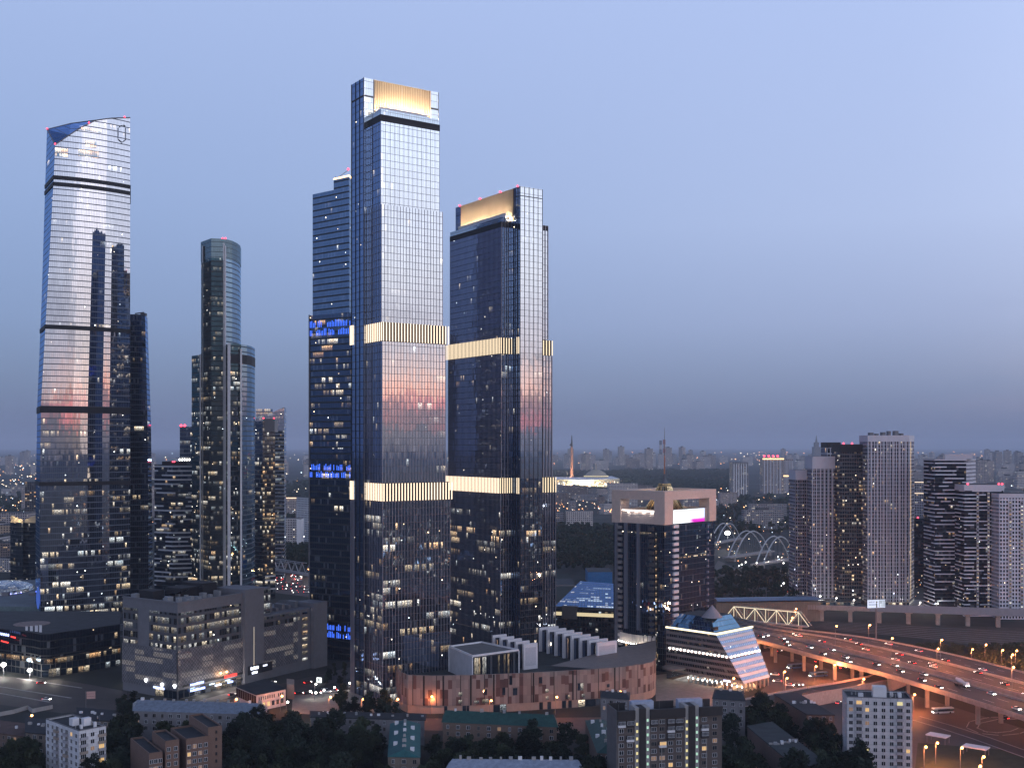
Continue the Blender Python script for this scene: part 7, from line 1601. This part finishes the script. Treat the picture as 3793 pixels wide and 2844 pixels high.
# far pin-prick lights of the city: past counting
def lights(label, n, regions, m, r0, mirror=1.4):
    q = MB(); rnd = random.Random(9)
    for (px0, px1, py0, py1, wt) in regions:
        for k in range(int(n * wt)):
            py = rnd.uniform(py0, py1); z = rnd.uniform(7, 16); p = G(rnd.uniform(px0, px1), py, z); r = r0 * .75 * p.y / 1000 * rnd.uniform(.35, 1.3) ** 1.5
            a, b, c = Vector((r, 0, 0)), Vector((0, r, 0)), Vector((0, 0, r))
            for s in (1, -1): q.poly([p + a, p + b, p + c * s]); q.poly([p + b, p - a, p + c * s]); q.poly([p - a, p - b, p + c * s]); q.poly([p - b, p + a, p + c * s])
    for k in range(int(n * mirror)):                                       # the same city goes on to the right of and behind the view
        an = rnd.uniform(-.95, 1.2); d_ = rnd.uniform(250, 2400) ** 1.0; p = Vector((d_ * math.cos(an) + 260, -d_ * math.sin(an) * .8 + 250, rnd.uniform(6, 22)))
        if p.y > 100 and abs(p.x / p.y) < .62: continue
        r = rnd.uniform(.7, 2.0); a, b, c = Vector((r, 0, 0)), Vector((0, r, 0)), Vector((0, 0, r))
        for s in (1, -1): q.poly([p + a, p + b, p + c * s]); q.poly([p + b, p - a, p + c * s]); q.poly([p - a, p - b, p + c * s]); q.poly([p - b, p + a, p + c * s])
    return tag(q.build('city_lights', m), label, kind='stuff')
RG = [(2000, 3800, 1672, 1720, 1.0), (2040, 2340, 1780, 1800, .55), (2050, 2700, 1800, 1900, .35), (2650, 2960, 1820, 2080, .18), (3380, 3800, 1700, 1900, .35), (-20, 150, 1680, 1950, .35), (480, 1170, 1670, 1960, .5), (3390, 3470, 1900, 2230, .15), (1170, 2000, 1672, 1960, .5)]
lights('countless warm white street lights of the distant city', 330, RG, glowmat('far warm light', (1, .82, .58), 5), .5)
lights('countless orange street lights of the distant city', 180, RG + [(2050, 2280, 1860, 1900, .25)], glowmat('far orange light', (1, .45, .18), 5), .55)
lights('countless cold street lights of the distant city', 110, RG, glowmat('far cold light', (.7, .85, 1), 5), .5)

# ------------------------------------------------------------------ vehicles
def car_proto(colm, van=False):
    root = thing('parked_car', '', 'car')
    b = MB(); L, W_, hh = (4.5, 1.8, 1.0) if not van else (5.4, 2.0, 1.3)
    prof = [(-L / 2, .35), (L / 2, .35), (L / 2 + .05, .62), (L / 2 - .25, hh * .86), (L / 2 - 1.1, hh * .95), (-L / 2 + .5, hh), (-L / 2, hh * .85)]
    for i in range(len(prof)):
        j = (i + 1) % len(prof); (x0, z0), (x1, z1) = prof[i], prof[j]; b.poly([(x0, -W_ / 2, z0), (x1, -W_ / 2, z1), (x1, W_ / 2, z1), (x0, W_ / 2, z0)][::-1])
    b.poly([(x, -W_ / 2, z) for x, z in prof]); b.poly([(x, W_ / 2, z) for x, z in prof][::-1])
    b.build('body', colm, root, local=True)
    c = MB(); top = hh + (.52 if not van else 1.0); pr = [(L / 2 - 1.2, hh * .95), (L / 2 - 1.9 if not van else L / 2 - 1.5, top), (-L / 2 + 1.1 if not van else -L / 2 + .2, top), (-L / 2 + .45 if not van else -L / 2 + .1, hh)]
    c.poly([(x, -W_ / 2 + .12, z) for x, z in pr]); c.poly([(x, W_ / 2 - .12, z) for x, z in pr][::-1])
    for i in range(3): (x0, z0), (x1, z1) = pr[i], pr[i + 1]; c.poly([(x0, -W_ / 2 + .12, z0), (x0, W_ / 2 - .12, z0), (x1, W_ / 2 - .12, z1), (x1, -W_ / 2 + .12, z1)], 1 if i == 1 else 0)
    c.build('cabin', [M_pn, colm], root, local=True)
    for x in (-L / 2 + .85, L / 2 - .9):
        for y in (-W_ / 2 + .02, W_ / 2 - .22): MB().bar((x, y, .33), (x, y + .2, .33), .33, 0, 10).build('wheel', M_slot, root, local=True)
    for y in (-.62, .62):
        MB().lathe((L / 2 + .06, y, .55), [(.05, 0), (.24, .12), (.24, .26), (.05, .38)], 6).build('headlight', M_head, root, local=True); MB().lathe((-L / 2 - .04, y, .62), [(.05, 0), (.20, .1), (.20, .22), (.05, .32)], 6).build('tail_light', M_tail, root, local=True)
    return root
M_head = glowmat('headlight', (1, .95, .88), 14); M_tail = glowmat('tail light', (1, .04, .03), 9)
M_cars = [mat('dark car paint', (.02, .022, .028), .3, .3, .6), mat('silver car paint', (.38, .39, .41), .35, .5, .5), mat('white car paint', (.62, .62, .62), .35, 0, .5), mat('red car paint', (.30, .03, .03), .35, 0, .5)]
CARS = {}
def car(p, yaw, ci, label, group, van=False, moving=True):
    key = (ci, van)
    if key not in CARS: root = car_proto(M_cars[ci], van); CARS[key] = [root, [o for o in bpy.data.objects if o.parent == root]]
    else:
        root = CARS[key][0].copy(); COL.objects.link(root)
        for c in CARS[key][1]: d = c.copy(); COL.objects.link(d); d.parent = root
    root.location = p; root.rotation_euler = (0, 0, yaw); root['label'] = label; root['category'] = 'car'
    if group: root['group'] = group
    elif 'group' in root: del root['group']
    return root
def hw_car(f, g_, z, ci, toward, label, group, van=False):
    p = interp(f, g_); p2 = interp(f + .01, g_); d = (p2 - p); yaw = math.atan2(d.y, d.x) + (0 if toward else math.pi); car(up(p, z + .03), yaw, ci, label, group, van)
gA, gB = 'cars coming along the nearest carriageway', 'cars driving away on the farther carriageways'
for f, g_, ci in ((.30, .12, 0), (.345, .16, 0), (.375, .30, 1), (.42, .10, 0), (.44, .22, 2), (.475, .12, 0), (.50, .2, 1), (.525, .08, 2), (.60, .2, 0), (.69, .3, 2), (.80, .28, 0), (.57, .33, 1), (.64, .12, 0), (.33, .28, 2), (.40, .2, 0), (.46, .33, 1), (.555, .22, 0), (.62, .3, 1), (.665, .06, 0), (.73, .12, 2), (.76, .33, 0)):
    hw_car(f, g_ * .72, 12.5, ci, True, 'car with lit headlights coming along the nearest highway carriageway', gA)
for f, g_, ci, tw, zz in ((.34, .55, 2, False, 11), (.40, .52, 0, False, 11), (.46, .57, 1, False, 11), (.50, .63, 3, False, 11), (.55, .52, 0, False, 11), (.565, .60, 1, False, 11), (.58, .55, 2, False, 11), (.66, .58, 0, False, 11), (.73, .64, 1, False, 11), (.32, .6, 1, False, 11), (.43, .66, 0, False, 11), (.525, .5, 2, False, 11), (.62, .66, 0, False, 11), (.69, .5, 1, False, 11), (.38, .80, 0, False, 9.6), (.43, .9, 2, False, 9.6), (.48, .88, 1, False, 9.6), (.54, .8, 0, False, 9.6), (.60, .80, 2, False, 9.6), (.65, .92, 1, False, 9.6), (.70, .9, 0, False, 9.6)):
    hw_car(f, g_ if g_ > .7 else .445 + (g_ - .5) * 1.2, zz, ci, tw, 'car showing red tail lights on the farther highway carriageways', gB)
for (px, py, yaw, ci, van) in ((2795, 2393, .6, 3, False), (2845, 2400, 2.4, 1, True), (2885, 2413, .7, 0, False), (3030, 2452, .5, 0, False), (3122, 2476, .6, 0, False), (2880, 2525, 3.0, 1, False), (2925, 2540, -.4, 2, False), (2945, 2538, -.4, 0, False), (2960, 2538, -.3, 1, False), (3300, 2540, 2.6, 0, False), (3105, 2605, 1.0, 1, False), (2830, 2630, 1.2, 0, False), (3720, 2662, 2.2, 0, False), (2870, 2500, 3.0, 2, False)):
    car(G(px, py, .05), yaw, ci, 'car on the lower roads below and before the highway', 'cars on the lower roads', van)
for k, (px, py, ci, yaw) in enumerate(((1108, 2570, 0, .3), (1140, 2570, 0, .25), (1172, 2570, 0, .3), (1206, 2564, 2, .2), (1236, 2562, 1, .2), (1262, 2556, 0, .3), (1285, 2552, 0, .3), (1300, 2549, 1, .2))):
    car(G(px, py, .05), yaw, ci, 'car waiting in the row at the edge of the pale plaza', 'cars in the row by the plaza', ci == 2)
for px, py, ci, yaw, lab in ((152, 2532, 3, .1, 'red car on the wide road at the left with tail lights lit'), (172, 2592, 2, -.2, 'pale car with headlights on the wide road at the left'), (1140, 2530, 3, .7, 'red car on the street by the small lit billboard'), (1008, 2530, 1, .8, 'car with lights on the street behind the pavilion'), (1237, 2405, 0, .5, 'dark car before the blue lit podium storey'), (862, 2575, 0, .6, 'dark car parked before the shops of the lattice block')):
    car(G(px, py, .05), yaw, ci, lab, None)
random.seed(5)
for k in range(46):
    px, py = random.uniform(1015, 1150), random.uniform(2128, 2150); car(G(px, py, .06), random.choice([.25, .25 + math.pi]) + random.uniform(-.1, .1), random.choice([0, 1, 2]), 'car in the traffic jam on the avenue left of the deep blue tower', 'cars in the avenue traffic jam')
for k in range(14):
    px, py = random.uniform(1020, 1140), random.uniform(2158, 2200); car(G(px, py, .06), random.choice([.25, .25 + math.pi]), random.choice([0, 1, 2]), 'car on the nearer lanes of the avenue behind the lattice block', 'cars on the nearer avenue lanes')
for k in range(22):
    px = random.uniform(2860, 2955); py = random.uniform(2168, 2192); car(G(px, py, .06), random.uniform(0, 6), random.choice([0, 1, 2]), 'car parked in the lot left of the pale apartment towers', 'cars in the apartment lot')
def bus(px, py, yaw, label, colm=None):
    p = G(px, py, .1); r = thing('city_bus', label, 'bus', p); R_ = Matrix.Rotation(yaw, 3, 'Z'); u = R_ @ Vector((1, 0, 0)); v = R_ @ Vector((0, 1, 0)); L = 11.5
    MB().obox(p, u, v, -L / 2, L / 2, -1.25, 1.25, .35, 1.25).build('body', colm or M_bluebus, r); MB().obox(p, u, v, -L / 2, L / 2, -1.25, 1.25, 2.55, 3.05).build('roof', M_white if colm else M_bluebus, r)
    q = MB(); 
    for s in (-1.2, 1.2):
        a, b = p + u * (-L / 2 + .05) + v * s, p + u * (L / 2 - .05) + v * s; q.wall(*((a, b) if s < 0 else (b, a)), 1.25, 2.55, 1.1, 1.3, 0, 3)
    q.uv = [[(x, (i > 1) * 1.0) for i, (x, y) in enumerate(uv)] for uv in q.uv]
    for s in (-L / 2 + .05, L / 2 - .05): a, b = p + u * s - v * 1.2, p + u * s + v * 1.2; q.poly([up(a, 1.25), up(b, 1.25), up(b, 2.55), up(a, 2.55)], 0, [(0, 0), (2, 0), (2, 1), (0, 1)])
    q.build('window_band', G_bus, r)
    for s in (-3.6, 3.4):
        for t_ in (-1.28, 1.03): MB().bar(p + u * s + v * t_ + Vector((0, 0, .4)), p + u * s + v * (t_ + .25) + Vector((0, 0, .4)), .5, 0, 10).build('wheel', M_slot, r)
    for t_ in (-.8, .8): q = MB(); q.lathe(p + u * (L / 2 + .05) + v * t_ + Vector((0, 0, .7)), [(.05, 0), (.25, .15), (.25, .3), (.05, .45)], 6); q.build('headlight', M_head, r); q = MB(); q.lathe(p - u * (L / 2 + .05) + v * t_ + Vector((0, 0, .8)), [(.05, 0), (.2, .1), (.2, .3), (.05, .4)], 6); q.build('tail_light', M_tail, r)
M_bluebus = mat('blue bus paint', (.03, .09, .24), .4, .1, .5); G_bus = facade('bus glazing', wall=(.02, .02, .02), win=(.08, .92, .05, .95), lit=.2, run=.2, strength=.8, warm=.3, refl=.2)
bus(2948, 2474, math.pi + .35, 'dark blue bus under the highway, the left one of two'); bus(3031, 2505, math.pi + .3, 'dark blue bus right behind the other under the highway'); bus(3492, 2640, math.pi + .2, 'brightly lit bus waiting below the highway near the right edge', M_white)
p = interp(.665, .20); d = (interp(.675, .20) - p).normalized(); MX = thing('mixer_truck', 'concrete mixer truck with a white drum on the nearest carriageway', 'truck', up(p, 12.5)); n = Vector((-d.y, d.x, 0))
MB().obox(up(p, 0), d, n, -4.5, 4.5, -1.1, 1.1, 13.3, 13.8).build('chassis', M_dkmetal, MX); MB().obox(up(p, 0), d, n, 2.5, 4.5, -1.15, 1.15, 13.8, 15.6).build('cab', M_white, MX)
q = MB(); q.bar(up(p - d * 4.2, 16.2), up(p - d * 1.2, 15.6), .7, 0, 12, 1.25); q.bar(up(p - d * 1.2, 15.6), up(p + d * 2.0, 14.9), 1.25, 0, 12, .8); q.build('drum', M_white, MX)
for s in (-3.6, -2.3, 3.2):
    for t_ in (-1.1, .8): MB().bar(up(p + d * s + n * t_, 13.05), up(p + d * s + n * (t_ + .3), 13.05), .52, 0, 10).build('wheel', M_slot, MX)
for t_ in (-.8, .8): MB().lathe(up(p + d * 4.55 + n * t_, 13.7), [(.05, 0), (.28, .15), (.28, .3), (.05, .45)], 6).build('headlight', M_head, MX)

# lit tram under the highway
p = G(3700, 2572, .1); TM = thing('tram', 'long tram with bright white windows under the highway at the right', 'tram', p); u = Vector((.80, -.60, 0)); v = Vector((.60, .80, 0))
for k in range(3):
    o = p + u * (k * 9.4 - 14)
    MB().obox(o, u, v, 0, 9, -1.25, 1.25, .3, 1.2).obox(o, u, v, 0, 9, -1.25, 1.25, 2.7, 3.3).build('body', M_white, TM)
    q = MB(); q.wall(o - v * 1.2, o + u * 9 - v * 1.2, 1.2, 2.7, 1.3, 1.5, 0, 3); q.wall(o + u * 9 + v * 1.2, o + v * 1.2, 1.2, 2.7, 1.3, 1.5, 0, 30); q.uv = [[(x, float(i > 1)) for i, (x, y) in enumerate(uv)] for uv in q.uv]
    q.build('window_band', facade('tram windows', wall=(.1, .1, .1), win=(.08, .92, .05, .95), lit=1, run=1, strength=1.6, warm=.35, refl=.1), TM)
pt_light(TM, p - v * 4 + Vector((0, 0, 3)), 2500, (1, .9, .8), 1)

# small groups: say which one by its place in the row
grp = {}
for o in COL.objects:
    if o.parent is None and 'group' in o and o.get('category') in ('street lamp', 'car', 'tree'): grp.setdefault(o['group'], []).append(o)
for gname, L_ in grp.items():
    if 2 <= len(L_) <= 15:
        L_.sort(key=lambda o: o.location.x / o.location.y)
        for i, o in enumerate(L_):
            base = o['label']
            if len(base.split()) <= 12: o['label'] = base + ', ' + (NTH[i] + ' from the left' if i < len(L_) - 1 else 'the rightmost')

# ------------------------------------------------------------------ evening air
hz = bpy.data.materials.new('evening haze'); hz.use_nodes = True; t = NT(hz.node_tree); t.n.clear()
vol = t.new('ShaderNodeVolumePrincipled'); vol.inputs['Color'].default_value = (.74, .82, 1.0, 1); vol.inputs['Density'].default_value = HAZE_D; vol.inputs['Anisotropy'].default_value = 0.0
t.l.new(vol.outputs[0], t.new('ShaderNodeOutputMaterial').inputs['Volume'])
q = MB(); q.box(-31000, 31000, -3500, 46000, -1.0, 395.0); o = q.build('haze', hz); tag(o, 'thin blue evening haze over the whole city', kind='stuff')
